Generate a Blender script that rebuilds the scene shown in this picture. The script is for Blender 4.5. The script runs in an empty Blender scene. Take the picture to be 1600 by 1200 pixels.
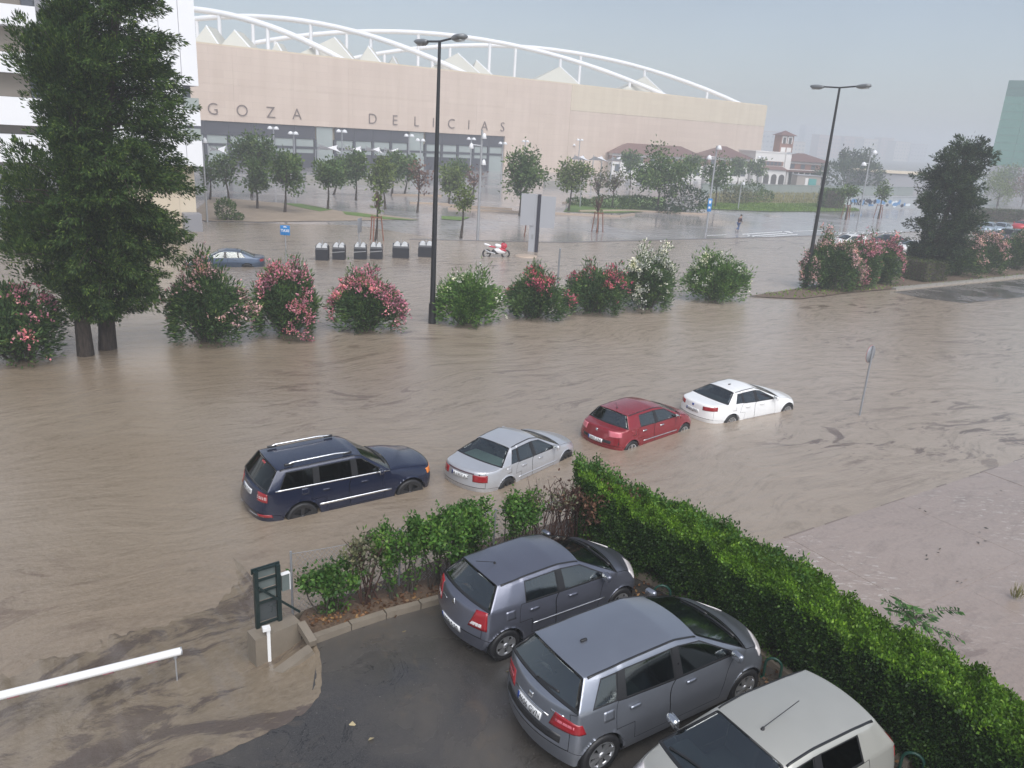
import bpy, bmesh, math, random
import numpy as np
from mathutils import Vector, Matrix
from mathutils.bvhtree import BVHTree
from mathutils.kdtree import KDTree

# ------------------------------------------------------------------ camera, sky, sun, exposure
S = bpy.context.scene
COL = S.collection
CAM_H = 8.8
CAM_R = np.array([[0.998186494, -0.060197366, 0.0],
                  [0.018380376, 0.304781489, -0.952244929],
                  [0.057322637, 0.950518028, 0.305335216]])
FPX = 1235.0                                   # focal length in pixels of a 1600 px wide picture
cam_d = bpy.data.cameras.new('camera')
cam_d.sensor_width = 36.0
cam_d.lens = FPX / 1600 * 36.0
cam_d.clip_end = 6000
cam_d.clip_start = 0.1
cam = bpy.data.objects.new('camera', cam_d)
COL.objects.link(cam)
m4 = Matrix([list(r) for r in CAM_R]).to_4x4()
m4.translation = (0, 0, CAM_H)
cam.matrix_world = m4
S.camera = cam

world = bpy.data.worlds.new('World')
S.world = world
world.use_nodes = True
wn = world.node_tree
wn.nodes.clear()
SUN_EL, SUN_AZ = math.radians(52), math.radians(160)   # azimuth: compass angle from +Y, clockwise
w_out = wn.nodes.new('ShaderNodeOutputWorld')
w_bg = wn.nodes.new('ShaderNodeBackground')
w_hs = wn.nodes.new('ShaderNodeHueSaturation')
w_sky = wn.nodes.new('ShaderNodeTexSky')
w_sky.sky_type = 'NISHITA'
w_sky.sun_disc = False
w_sky.sun_elevation = SUN_EL
w_sky.sun_rotation = SUN_AZ
w_sky.air_density = 1.0
w_sky.dust_density = 1.5
w_sky.ozone_density = 2.0
w_hs.inputs['Saturation'].default_value = 0.68
w_hs.inputs['Value'].default_value = 0.94
w_bg.inputs['Strength'].default_value = 0.05
wn.links.new(w_sky.outputs[0], w_hs.inputs['Color'])
# soft, nearly even rain cloud
w_tc = wn.nodes.new('ShaderNodeTexCoord')
w_no = wn.nodes.new('ShaderNodeTexNoise')
w_no.inputs['Scale'].default_value = 2.2
w_no.inputs['Detail'].default_value = 4
w_no.inputs['Distortion'].default_value = 0.4
w_mr = wn.nodes.new('ShaderNodeMapRange')
w_mr.inputs[1].default_value, w_mr.inputs[2].default_value = 0.3, 0.7
w_mr.inputs[3].default_value, w_mr.inputs[4].default_value = 0.93, 1.07
w_mx = wn.nodes.new('ShaderNodeMix')
w_mx.data_type, w_mx.blend_type = 'RGBA', 'MULTIPLY'
w_mx.inputs[0].default_value = 1.0
wn.links.new(w_tc.outputs['Generated'], w_no.inputs['Vector'])
wn.links.new(w_no.outputs[0], w_mr.inputs[0])
wn.links.new(w_hs.outputs[0], w_mx.inputs[6])
wn.links.new(w_mr.outputs[0], w_mx.inputs[7])
wn.links.new(w_mx.outputs[2], w_bg.inputs['Color'])
wn.links.new(w_bg.outputs[0], w_out.inputs['Surface'])

sun_d = bpy.data.lights.new('sun', 'SUN')
sun_d.energy = 1.5
sun_d.angle = math.radians(70)
sun_d.color = (1.0, 0.985, 0.965)
sun = bpy.data.objects.new('sun', sun_d)
COL.objects.link(sun)
sd = Vector((math.sin(SUN_AZ) * math.cos(SUN_EL), math.cos(SUN_AZ) * math.cos(SUN_EL), math.sin(SUN_EL)))
sun.rotation_euler = sd.to_track_quat('Z', 'Y').to_euler()

S.view_settings.view_transform = 'Standard'
S.view_settings.look = 'None'
S.view_settings.gamma = 1
S.view_settings.use_curve_mapping = False
S.view_settings.exposure = 1.36
HAZE = 0.0019                                   # density of the rain haze
S.render.engine = 'CYCLES'
S.cycles.use_denoising = True
S.cycles.max_bounces = 6
S.cycles.diffuse_bounces = 3
S.cycles.glossy_bounces = 3
S.cycles.transparent_max_bounces = 12
S.cycles.volume_bounces = 1

# ------------------------------------------------------------------ helpers
def ray(px, py):
    return CAM_R @ np.array([px - 800.0, -(py - 600.0), -FPX])

def G(px, py, z=0.0):
    """where the sight line of a surveyed pixel meets the level z"""
    d = ray(px, py)
    t = (z - CAM_H) / d[2]
    return float(d[0] * t), float(d[1] * t)

def AT(px, py, Y):
    d = ray(px, py)
    t = Y / d[1]
    return float(d[0] * t), float(d[2] * t + CAM_H)

MATS = {}
class NT:
    """small node-tree writer"""
    def __init__(s, name):
        s.m = bpy.data.materials.new(name)
        s.m.use_nodes = True
        s.t = s.m.node_tree
        s.t.nodes.clear()
        s.out = s.t.nodes.new('ShaderNodeOutputMaterial')
    def n(s, typ, **kw):
        nd = s.t.nodes.new(typ)
        for k, v in kw.items():
            if k.startswith('i_'):
                key = k[2:].replace('_', ' ')
                s.put(nd.inputs[key], v)
            elif k.startswith('j'):
                s.put(nd.inputs[int(k[1:])], v)
            else:
                setattr(nd, k, v)
        return nd
    def put(s, inp, v):
        if isinstance(v, bpy.types.NodeSocket):
            s.t.links.new(v, inp)
        elif isinstance(v, bpy.types.Node):
            s.t.links.new(v.outputs[0], inp)
        elif isinstance(v, (tuple, list)) and len(v) == 3 and inp.type == 'RGBA':
            inp.default_value = (*v, 1)
        else:
            inp.default_value = v
    def ramp(s, fac, stops, interp='LINEAR'):
        r = s.t.nodes.new('ShaderNodeValToRGB')
        s.put(r.inputs[0], fac)
        r.color_ramp.interpolation = interp
        e = r.color_ramp.elements
        while len(e) < len(stops):
            e.new(0.5)
        for k, (p, c) in enumerate(stops):
            e[k].position = p
            e[k].color = (*c, 1) if isinstance(c, (tuple, list)) else (c, c, c, 1)
        return r.outputs[0]
    def mix(s, fac, a, b, mode='MIX'):
        x = s.t.nodes.new('ShaderNodeMix')
        x.data_type = 'RGBA'
        x.blend_type = mode
        s.put(x.inputs[0], fac)
        s.put(x.inputs[6], a)
        s.put(x.inputs[7], b)
        return x.outputs[2]
    def math(s, op, a, b=0.0, clamp=False):
        x = s.t.nodes.new('ShaderNodeMath')
        x.operation = op
        x.use_clamp = clamp
        s.put(x.inputs[0], a)
        s.put(x.inputs[1], b)
        return x.outputs[0]
    def coords(s, scale=(1, 1, 1), rot=0.0, kind='Object'):
        tc = s.t.nodes.new('ShaderNodeTexCoord')
        mp = s.t.nodes.new('ShaderNodeMapping')
        s.t.links.new(tc.outputs[kind], mp.inputs[0])
        mp.inputs['Rotation'].default_value = (0, 0, rot)
        mp.inputs['Scale'].default_value = scale
        return mp.outputs[0]
    def noise(s, vec, scale, detail=3, rough=0.55, dist=0.0):
        x = s.t.nodes.new('ShaderNodeTexNoise')
        s.put(x.inputs['Vector'], vec)
        x.inputs['Scale'].default_value = scale
        x.inputs['Detail'].default_value = detail
        x.inputs['Roughness'].default_value = rough
        x.inputs['Distortion'].default_value = dist
        return x.outputs[0]
    def bump(s, h, strength, dist=0.05, normal=None):
        x = s.t.nodes.new('ShaderNodeBump')
        x.inputs['Strength'].default_value = strength
        x.inputs['Distance'].default_value = dist
        s.put(x.inputs['Height'], h)
        if normal is not None:
            s.put(x.inputs['Normal'], normal)
        return x.outputs[0]
    def done(s, shader):
        s.t.links.new(shader if isinstance(shader, bpy.types.NodeSocket) else shader.outputs[0], s.out.inputs[0])
        return s.m
    def pbr(s, color, rough=0.5, metal=0.0, normal=None, coat=0.0, spec=0.5, **kw):
        p = s.t.nodes.new('ShaderNodeBsdfPrincipled')
        s.put(p.inputs['Base Color'], color)
        s.put(p.inputs['Roughness'], rough)
        s.put(p.inputs['Metallic'], metal)
        s.put(p.inputs['Specular IOR Level'], spec)
        if normal is not None:
            s.put(p.inputs['Normal'], normal)
        if coat:
            p.inputs['Coat Weight'].default_value = coat
            p.inputs['Coat Roughness'].default_value = kw.get('coat_rough', 0.08)
        return p

def simple(name, col, rough=0.55, metal=0.0, var=0.12, scale=6.0, bump=0.0, spec=0.5):
    """plain surface with a little mottling"""
    if name in MATS:
        return MATS[name]
    t = NT(name)
    v = t.coords()
    f = t.noise(v, scale, 4, 0.6)
    c = t.mix(f, tuple(x * (1 - var) for x in col), tuple(min(1, x * (1 + var)) for x in col))
    r = t.math('MULTIPLY_ADD', f, 0.2)
    t.t.nodes[-1].inputs[2].default_value = max(0.02, rough - 0.1)
    nrm = t.bump(t.noise(v, scale * 6, 3), bump, 0.02) if bump else None
    MATS[name] = t.done(t.pbr(c, r, metal, nrm, spec=spec))
    return MATS[name]

def paint(name, col, metal=0.35, rough=0.3, coat=0.6):
    """wet car paint; the back side of the sheet shows as dark lining"""
    if name in MATS:
        return MATS[name]
    t = NT(name)
    v = t.coords()
    f = t.noise(v, 3.0, 3)
    c = t.mix(f, tuple(x * 0.94 for x in col), tuple(min(1, x * 1.06) for x in col))
    drops = t.ramp(t.noise(v, 70, 2, 0.6), [(0.55, 0.0), (0.68, 1.0)])
    nrm = t.bump(drops, 0.22, 0.004)
    geo = t.n('ShaderNodeNewGeometry')
    p = t.pbr(c, rough, metal, nrm, coat=coat, coat_rough=0.12)
    d = t.pbr((0.03, 0.03, 0.032), 0.8)
    mx = t.n('ShaderNodeMixShader', j0=geo.outputs['Backfacing'], j1=p, j2=d)
    MATS[name] = t.done(mx)
    return MATS[name]

def glass(name, tint, spec_boost=0.05):
    if name in MATS:
        return MATS[name]
    t = NT(name)
    fr = t.n('ShaderNodeFresnel')
    fr.inputs[0].default_value = 1.52
    f = t.math('ADD', fr.outputs[0], spec_boost, True)
    v = t.coords()
    nrm = t.bump(t.noise(v, 55, 2), 0.05, 0.004)
    tr = t.n('ShaderNodeBsdfTransparent')
    tr.inputs[0].default_value = (*tint, 1)
    gl = t.n('ShaderNodeBsdfGlossy')
    gl.inputs['Color'].default_value = (0.9, 0.95, 0.95, 1)
    gl.inputs['Roughness'].default_value = 0.06
    t.put(gl.inputs['Normal'], nrm)
    MATS[name] = t.done(t.n('ShaderNodeMixShader', j0=f, j1=tr, j2=gl))
    return MATS[name]

def leafmat(name, a, b, c=None, trans=0.25, rough=0.45, clump=1.6):
    """leaf colours vary from leaf to leaf"""
    if name in MATS:
        return MATS[name]
    t = NT(name)
    geo = t.n('ShaderNodeNewGeometry')
    stops = [(0.0, a), (0.75, b), (1.0, c or b)]
    col = t.ramp(geo.outputs['Random Per Island'], stops)
    cl = t.noise(t.coords(), clump, 3, 0.6)          # clumps of lighter and darker leaves
    col = t.mix(1.0, col, t.ramp(cl, [(0.30, (0.55, 0.56, 0.62)), (0.50, (1, 1, 1)), (0.68, (1.7, 1.6, 1.3))]), 'MULTIPLY')
    p = t.pbr(col, rough, spec=0.22)
    tl = t.n('ShaderNodeBsdfTranslucent')
    t.put(tl.inputs[0], col)
    MATS[name] = t.done(t.n('ShaderNodeMixShader', j0=trans, j1=p, j2=tl))
    return MATS[name]

def link(name, mesh, mat=None, parent=None):
    o = bpy.data.objects.new(name, mesh)
    COL.objects.link(o)
    if mat is not None:
        for mm in (mat if isinstance(mat, (list, tuple)) else [mat]):
            mesh.materials.append(mm)
    if parent is not None:
        o.parent = parent
    return o

def tag(o, label=None, cat=None, group=None, kind=None):
    if label: o['label'] = label
    if cat: o['category'] = cat
    if group: o['group'] = group
    if kind: o['kind'] = kind
    return o

def thing(name, label, cat, loc=(0, 0, 0), rotz=0.0, group=None):
    o = bpy.data.objects.new(name, None)
    o.empty_display_size = 0.3
    COL.objects.link(o)
    o.location = loc
    o.rotation_euler = (0, 0, rotz)
    return tag(o, label, cat, group)

def copy_thing(o, label, loc=None, rotz=None, parent=None):
    c = o.copy()
    COL.objects.link(c)
    if parent is not None:
        c.parent = parent
    for ch in o.children:
        copy_thing(ch, None, parent=c)
    if label: c['label'] = label
    if loc is not None: c.location = loc
    if rotz is not None: c.rotation_euler = (0, 0, rotz)
    return c

class MB:
    """collects simple solids; build() links them as one mesh object"""
    def __init__(s):
        s.v, s.f, s.smooth = [], [], []
    def add(s, vs, fs, smooth=False):
        b = len(s.v)
        s.v += [tuple(p) for p in vs]
        s.f += [tuple(i + b for i in f) for f in fs]
        s.smooth += [smooth] * len(fs)
        return s
    def box(s, c, size, rz=0.0, M=None):
        hx, hy, hz = size[0] / 2, size[1] / 2, size[2] / 2
        vs = [Vector((x, y, z)) for x in (-hx, hx) for y in (-hy, hy) for z in (-hz, hz)]
        R = M or Matrix.Rotation(rz, 3, 'Z')
        vs = [R @ p + Vector(c) for p in vs]
        return s.add(vs, [(0, 1, 3, 2), (4, 6, 7, 5), (0, 4, 5, 1), (2, 3, 7, 6), (0, 2, 6, 4), (1, 5, 7, 3)])
    def bar(s, a, b, w, h):
        a, b = Vector(a), Vector(b)
        d = b - a
        M = d.to_track_quat('X', 'Z').to_matrix()
        return s.box((a + b) / 2, (d.length, w, h), M=M)
    def tube(s, pts, rad, n=8, cap=True):
        pts = [Vector(p) for p in pts]
        rad = [rad] * len(pts) if not isinstance(rad, (list, tuple)) else rad
        vs, fs = [], []
        prev = None
        for i, p in enumerate(pts):
            d = (pts[min(i + 1, len(pts) - 1)] - pts[max(i - 1, 0)]).normalized()
            if prev is None:
                a = d.orthogonal().normalized()
            else:
                a = (prev - d * prev.dot(d)).normalized()
            prev = a
            b = d.cross(a)
            for k in range(n):
                an = 2 * math.pi * k / n
                vs.append(p + (a * math.cos(an) + b * math.sin(an)) * rad[i])
        for i in range(len(pts) - 1):
            for k in range(n):
                k2 = (k + 1) % n
                fs.append((i * n + k, i * n + k2, (i + 1) * n + k2, (i + 1) * n + k))
        s.add(vs, fs, True)
        if cap:
            m = len(pts) - 1
            s.add([vs[k] for k in range(n)], [tuple(reversed(range(n)))])
            s.add([vs[m * n + k] for k in range(n)], [tuple(range(n))])
        return s
    def prism(s, poly, z0, z1):
        n = len(poly)
        vs = [(x, y, z0) for x, y in poly] + [(x, y, z1) for x, y in poly]
        fs = [tuple(reversed(range(n))), tuple(range(n, 2 * n))]
        fs += [(i, (i + 1) % n, n + (i + 1) % n, n + i) for i in range(n)]
        return s.add(vs, fs)
    def lathe(s, prof, n=16, axis='Z', c=(0, 0, 0), smooth=True):
        vs, fs = [], []
        for r, h in prof:
            for k in range(n):
                a = 2 * math.pi * k / n
                x, y = r * math.cos(a), r * math.sin(a)
                p = (x, y, h) if axis == 'Z' else ((x, h, y) if axis == 'Y' else (h, x, y))
                vs.append((p[0] + c[0], p[1] + c[1], p[2] + c[2]))
        for i in range(len(prof) - 1):
            for k in range(n):
                k2 = (k + 1) % n
                fs.append((i * n + k, i * n + k2, (i + 1) * n + k2, (i + 1) * n + k))
        return s.add(vs, fs, smooth)
    def mesh(s, name, origin=(0, 0, 0)):
        me = bpy.data.meshes.new(name)
        ox, oy, oz = origin
        me.from_pydata([(x - ox, y - oy, z - oz) for x, y, z in s.v], [], s.f)
        me.polygons.foreach_set('use_smooth', s.smooth)
        me.update()
        return me
    def build(s, name, mat, parent=None, world=False, fix=True):
        """world=True: the points are world points, made local to an unturned parent"""
        me = s.mesh(name, tuple(parent.location) if (world and parent) else (0, 0, 0))
        if fix:
            bm = bmesh.new()
            bm.from_mesh(me)
            bmesh.ops.recalc_face_normals(bm, faces=bm.faces)
            bm.to_mesh(me)
            bm.free()
        return link(name, me, mat, parent)

def rbox(name, size, bev, mat, parent, loc=(0, 0, 0), rot=(0, 0, 0), seg=2):
    me = bpy.data.meshes.new(name)
    bm = bmesh.new()
    bmesh.ops.create_cube(bm, size=1)
    bmesh.ops.scale(bm, vec=size, verts=bm.verts)
    bmesh.ops.bevel(bm, geom=bm.edges[:], offset=bev, segments=seg, affect='EDGES', profile=0.5)
    for f in bm.faces: f.smooth = True
    bm.to_mesh(me)
    bm.free()
    o = link(name, me, mat, parent)
    o.location = loc
    o.rotation_euler = rot
    return o

def sheet(name, poly, z, mat, kind='structure', sub=0):
    me = bpy.data.meshes.new(name)
    bm = bmesh.new()
    f = bm.faces.new([bm.verts.new((x, y, z if not callable(z) else z(x, y))) for x, y in poly])
    if f.normal.z < 0: f.normal_flip()
    bmesh.ops.triangulate(bm, faces=bm.faces)
    bm.normal_update()
    for f in bm.faces:
        if f.normal.z < 0: f.normal_flip()
    bm.to_mesh(me)
    bm.free()
    o = link(name, me, mat)
    return tag(o, kind=kind)

def unit(v):
    return v / np.maximum(np.linalg.norm(v, axis=1, keepdims=True), 1e-9)

def leaf_mesh(name, cen, dirs, L, W, rng, jit=0.6, fold=0.0):
    """one small diamond leaf at every centre"""
    n = len(cen)
    d = unit(dirs + rng.normal(0, jit, (n, 3)))
    sd_ = unit(np.cross(d, rng.normal(0, 1, (n, 3))))
    up = np.cross(d, sd_)
    L = L * rng.uniform(0.7, 1.25, (n, 1))
    W = W * rng.uniform(0.7, 1.25, (n, 1))
    P = np.empty((n, 4, 3))
    P[:, 0] = cen
    P[:, 1] = cen + d * L * 0.45 + sd_ * W * 0.5 + up * W * fold
    P[:, 2] = cen + d * L
    P[:, 3] = cen + d * L * 0.45 - sd_ * W * 0.5 + up * W * fold
    return quads(name, P)

def quads(name, P):
    n = len(P)
    me = bpy.data.meshes.new(name)
    me.vertices.add(n * 4)
    me.vertices.foreach_set('co', P.reshape(-1).astype(np.float32))
    me.loops.add(n * 4)
    me.loops.foreach_set('vertex_index', np.arange(n * 4, dtype=np.int32))
    me.polygons.add(n)
    me.polygons.foreach_set('loop_start', np.arange(0, n * 4, 4, dtype=np.int32))
    me.update(calc_edges=True)
    return me

_F = {}
def text_mesh(body, size, ext=0.0, spacing=1.0, offset=0.0):
    cu = bpy.data.curves.new('lettering', 'FONT')
    cu.body = body
    cu.size = size
    cu.extrude = ext
    cu.offset = offset
    cu.space_character = spacing
    cu.align_x = 'CENTER'
    cu.align_y = 'CENTER'
    cu.resolution_u = 4
    o = bpy.data.objects.new('lettering', cu)
    COL.objects.link(o)
    dg = bpy.context.evaluated_depsgraph_get()
    me = bpy.data.meshes.new_from_object(o.evaluated_get(dg))
    bpy.data.objects.remove(o)
    bpy.data.curves.remove(cu)
    me.materials.clear()
    return me

rng = np.random.default_rng(11)
RND = random.Random(7)
CAR_SCALE = (1.0, 1.0, 0.93)
# ------------------------------------------------------------------ cars
M_GLASS = glass('car_glass', (0.46, 0.58, 0.55), 0.13)
M_GLASS_DARK = glass('privacy_glass', (0.035, 0.042, 0.05), 0.0)
M_RUB = simple('black_rubber', (0.018, 0.018, 0.02), 0.5, 0, 0.2)
M_TRIM = simple('black_trim', (0.02, 0.02, 0.022), 0.32, 0, 0.15)
M_SEAT = simple('seat_fabric', (0.05, 0.05, 0.055), 0.85, 0, 0.2)
M_SHELF = simple('pale_shelf', (0.42, 0.43, 0.42), 0.8)
M_ALLOY = simple('alloy', (0.62, 0.63, 0.65), 0.3, 0.85, 0.08)
M_DRIM = simple('dark_rim', (0.035, 0.035, 0.038), 0.4, 0.3, 0.1)
M_CHROME = simple('chrome', (0.75, 0.76, 0.78), 0.15, 0.95, 0.05)
M_TAIL = paint('tail_lamp_red', (0.29, 0.010, 0.016), 0.0, 0.15, 0.9)
M_TAILW = paint('lamp_clear', (0.7, 0.66, 0.66), 0.1, 0.15, 0.9)
M_TAILP = paint('tail_lamp_pink', (0.62, 0.16, 0.2), 0.0, 0.15, 0.9)
M_AMBER = paint('lamp_amber', (0.75, 0.22, 0.03), 0.0, 0.15, 0.9)
M_PLATE = simple('number_plate_white', (0.72, 0.73, 0.74), 0.4)
M_PLBLUE = simple('number_plate_blue', (0.02, 0.06, 0.3), 0.4)
M_INK = simple('plate_ink', (0.015, 0.015, 0.02), 0.5)

def smooth_body(sp):
    """control cage of the bodywork -> smoothed mesh with a part index per face"""
    W2 = sp['W'] / 2
    wf, wr = sp['wb'] / 2, -sp['wb'] / 2
    xf = wf + sp['fo']
    xr = xf - sp['L']
    Ra = sp['R'] + sp.get('arch', 0.045)
    cowl, head, rh, rb = sp['cowl'], sp['head'], sp['rh'], sp['rb']
    xB = sp['xB']
    fc, rc = sp.get('fcorner', 0.26), sp.get('rcorner', 0.22)
    c0, c12 = xf - fc, xr + rc
    low = [c0, wf + Ra, wf, wf - Ra, wf - Ra - 0.06, wf - Ra - 0.14, xB + 0.05, xB - 0.05, wr + Ra + 0.08, wr + Ra * 0.65, wr, wr - Ra, c12]
    a1 = sp.get('apil', 0.16)
    belt = [c0 - sp.get('nose_dx', 0.05), 0, 0, 0, cowl, cowl - a1 - sp.get('quarterlight', 0.0), xB + 0.05, xB - 0.05, sp['c8'][0], sp['c9'][0], sp['c10'][0], rb, c12 + sp['tail_dx']]
    for k in (1, 2, 3):
        belt[k] = belt[0] + (cowl - belt[0]) * k / 4
    top = {4: head, 5: head - 0.10, 6: xB + 0.04, 7: xB - 0.05, 8: sp['c8'][1], 9: sp['c9'][1], 10: sp['c10'][1], 11: rh}
    zb = sp['zb']                       # belt heights: nose, hood mid, cowl, mid, rear base, tail
    zbelt = [zb[0], zb[0] * .62 + zb[1] * .38, zb[1] * .75 + zb[2] * .25, zb[1] * .3 + zb[2] * .7, zb[2], zb[2] * .9 + zb[3] * .1, zb[3], zb[3], zb[3] * .5 + zb[4] * .5,
             zb[3] * .3 + zb[4] * .7, zb[3] * .15 + zb[4] * .85, zb[4], zb[5]]
    zs, zl, zm = sp.get('zsill', 0.23), 0.36, sp.get('zmid', 0.66)
    zbf, zbr = sp.get('zbump_f', 0.5), sp.get('zbump_r', 0.52)
    wcol = [sp.get('wnose', 0.80), 0.965, 0.995, 1, 1, 1, 1, 1, 1, 1, 0.998, 0.985, sp.get('wtail', 0.86)]
    wbelt = sp.get('wbelt', 0.905)
    zr_ = sp['roof']                    # roof heights: header, mid, rear header
    yr = sp['yr']
    zroof = {4: zr_[0], 5: zr_[0] + 0.025, 6: zr_[1], 7: zr_[1], 8: zr_[1] * .55 + zr_[2] * .45, 9: zr_[1] * .3 + zr_[2] * .7, 10: zr_[1] * .12 + zr_[2] * .88, 11: zr_[2]}
    bm = bmesh.new()
    cl = bm.edges.layers.float.new('crease_edge')
    V = {}
    tw = sp.get('twin', 0.88)
    for s in (1, -1):
        for i in range(13):
            zrow = [zs, zl, zm, zbelt[i]]
            if i in (0, 12):
                zz = zbf if i == 0 else zbr
                zrow = [zs + 0.02, zz, zz + (zbelt[i] - zz) * .45, zbelt[i]]
            if i in (1, 11):
                zz = zbf if i == 1 else zbr
                zrow[1] = (zl + zz) / 2 + .05
                zrow[2] = max(zm, zz + .1)
            zrow[2] = min(zrow[2], zbelt[i] - 0.08)
            for k in range(4):
                f = [0.0, 0.12, 0.5, 1.0][k]
                x = low[i] + (belt[i] - low[i]) * f
                if i == 12:
                    x = low[i] + [0.05, 0.0, sp['tail_dx'] * sp.get('tail_mid', .45), sp['tail_dx']][k]
                if i == 0:
                    x = low[i] + [-0.06, 0.0, -0.02, belt[0] - c0][k]
                y = W2 * wcol[i] * [0.95, 1.0, 0.985, wbelt][k]
                if k == 3 and i in (1, 2, 3):
                    y = W2 * wcol[i] * (wbelt - [0, .05, .035, .015][i])
                if k == 3 and i == 0:
                    y = W2 * sp.get('wnose', .8) * .93
                V[s, i, k] = bm.verts.new((x, y * s, zrow[k]))
            if 4 <= i <= 11:
                b = V[s, i, 3].co
                r5 = Vector((top[i], yr * s * (0.965 if i in (4, 11) else 1), zroof[i] - 0.05))
                bow = 0.02 if 4 < i < 11 else 0.0
                p4 = b.lerp(r5, tw)
                p4.y += bow * s
                V[s, i, 4] = bm.verts.new(p4)
                V[s, i, 5] = bm.verts.new(r5)
    FR = [1, 0.55, 0, -0.55, -1]
    BU = [0, 0.72, 1.0, 0.72, 0]
    def row(i, k, bulge_x, bulge_z):
        L_, R_ = V[1, i, k], V[-1, i, k]
        out = [L_]
        for j in (1, 2, 3):
            p = L_.co.lerp(R_.co, (1 - FR[j]) / 2)
            out.append(bm.verts.new((p.x + bulge_x * BU[j], p.y, p.z + bulge_z * BU[j])))
        return out + [R_]
    def face(vs, idx):
        f = bm.faces.new(vs)
        f.material_index = idx
        f.smooth = True
        return f
    def strip(r0, r1, idx):
        for j in range(4):
            face((r0[j], r0[j + 1], r1[j + 1], r1[j]), idx)
    # part numbers
    BODY, HOOD, BUMPF, BUMPR, GATE, WSH, RWIN = 0, 1, 2, 3, 4, 5, 6
    PIL = {(1, 6): 14, (-1, 6): 15, (1, 8): 16, (-1, 8): 17}
    DOOR = {(1, 0): 10, (-1, 0): 11, (1, 1): 12, (-1, 1): 13}
    WIN = {(1, 0): 20, (-1, 0): 21, (1, 1): 22, (-1, 1): 23, (1, 2): 24, (-1, 2): 25}
    for s in (1, -1):
        for i in range(12):
            for k in range(5):
                if (s, i, k + 1) not in V or (s, i + 1, k + 1) not in V:
                    continue
                idx = BODY
                if k < 3:
                    if i == 0 and k == 0: idx = BUMPF
                    elif i == 11 and k == 0: idx = BUMPR
                    elif k >= 1 and i in (5, 6): idx = DOOR[s, 0]
                    elif k >= 1 and i == 7 and sp.get('doors', 5) == 5: idx = DOOR[s, 1]
                    elif k == 2 and i == 8 and sp.get('doors', 5) == 5: idx = DOOR[s, 1]
                elif k == 3:
                    if i == 5: idx = WIN[s, 0]
                    elif i == 6: idx = PIL[s, 6]
                    elif i == 7: idx = WIN[s, 1]
                    elif i == 8: idx = PIL[s, 8] if sp.get('c_trim', True) else BODY
                    elif i == 9 and sp.get('quarter'): idx = WIN[s, 2]
                vs = (V[s, i, k], V[s, i + 1, k], V[s, i + 1, k + 1], V[s, i, k + 1])
                face(vs if s < 0 else tuple(reversed(vs)), idx)
    # hood
    nb = sp.get('nosebulge', fc)
    hz = sp.get('hoodcrown', 0.07)
    hood = [row(i, 3, nb * [0.9, .55, .3, .25][i], hz * [.35, .8, 1, 1][i]) for i in range(4)]
    cw = row(4, 3, 0.15, hz)
    hood.append(cw)
    for i in range(4):
        strip(hood[i + 1], hood[i], HOOD)
    w4, w5 = row(4, 4, 0.07, 0.035), row(4, 5, 0.045, 0.05)
    strip(w4, cw, WSH)
    strip(w5, w4, WSH)
    roofrows = [w5] + [row(i, 5, 0, sp.get('roofcrown', 0.06)) for i in range(5, 11)]
    rh5 = row(11, 5, -0.05, 0.045)
    roofrows.append(rh5)
    for a, b in zip(roofrows[:-1], roofrows[1:]):
        strip(b, a, BODY)
    rb4 = row(11, 4, -0.07, 0.03)
    rb3 = row(11, 3, -sp.get('rbbulge', .1), sp.get('rbz', 0.015))
    strip(rb4, rh5, RWIN)
    strip(rb3, rb4, RWIN)
    tb = sp.get('tailbulge', rc)
    tail = [row(12, k, -tb * [.9, 1, .95, .85][k], [0, 0, 0, sp.get('tailcrown', .02)][k]) for k in range(4)]
    strip(tail[3], rb3, GATE)
    strip(tail[2], tail[3], GATE)
    strip(tail[1], tail[2], GATE)
    strip(tail[0], tail[1], BUMPR)
    f3 = hood[0]
    fr = [row(0, k, nb * [.95, 1, 1][k], 0) for k in range(3)]
    strip(f3, fr[2], BUMPF)
    strip(fr[2], fr[1], BUMPF)
    strip(fr[1], fr[0], BUMPF)
    bmesh.ops.recalc_face_normals(bm, faces=bm.faces)
    # make sure normals look outward
    tf = max(bm.faces, key=lambda f: f.calc_center_median().z)
    if tf.normal.z < 0:
        for f in bm.faces: f.normal_flip()
    def crease(a, b, v):
        e = bm.edges.get((a, b))
        if e: e[cl] = max(e[cl], v)
    for s in (1, -1):
        for i in range(4, 11):
            crease(V[s, i, 3], V[s, i + 1, 3], 0.6)
            crease(V[s, i, 4], V[s, i + 1, 4], 0.45)
            crease(V[s, i, 5], V[s, i + 1, 5], sp.get('rail_crease', 0.35))
        for i in (4, 5, 6, 7, 8, 9, 10, 11):
            for k in (3, 4):
                crease(V[s, i, k], V[s, i, k + 1], 0.75 if i in (4, 11) else 0.5)
        for i in range(0, 4):
            crease(V[s, i, 3], V[s, i + 1, 3], 0.3)
        crease(V[s, 11, 3], V[s, 12, 3], 0.35)
        for i in range(0, 12):
            crease(V[s, i, 2], V[s, i + 1, 2], sp.get('side_crease', 0.35))
            crease(V[s, i, 0], V[s, i + 1, 0], 0.6)
    for j in range(4):
        crease(cw[j], cw[j + 1], 0.9)
        crease(w5[j], w5[j + 1], 0.6)
        crease(rh5[j], rh5[j + 1], 0.6)
        crease(rb3[j], rb3[j + 1], 0.9)
        crease(tail[3][j], tail[3][j + 1], sp.get('tail_crease', 0.4))
        crease(tail[1][j], tail[1][j + 1], 0.6)
        crease(f3[j], f3[j + 1], 0.3)
    me = bpy.data.meshes.new('cage')
    bm.to_mesh(me)
    bm.free()
    o = bpy.data.objects.new('cage', me)
    for q in range(30):
        me.materials.append(None)
    COL.objects.link(o)
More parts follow.
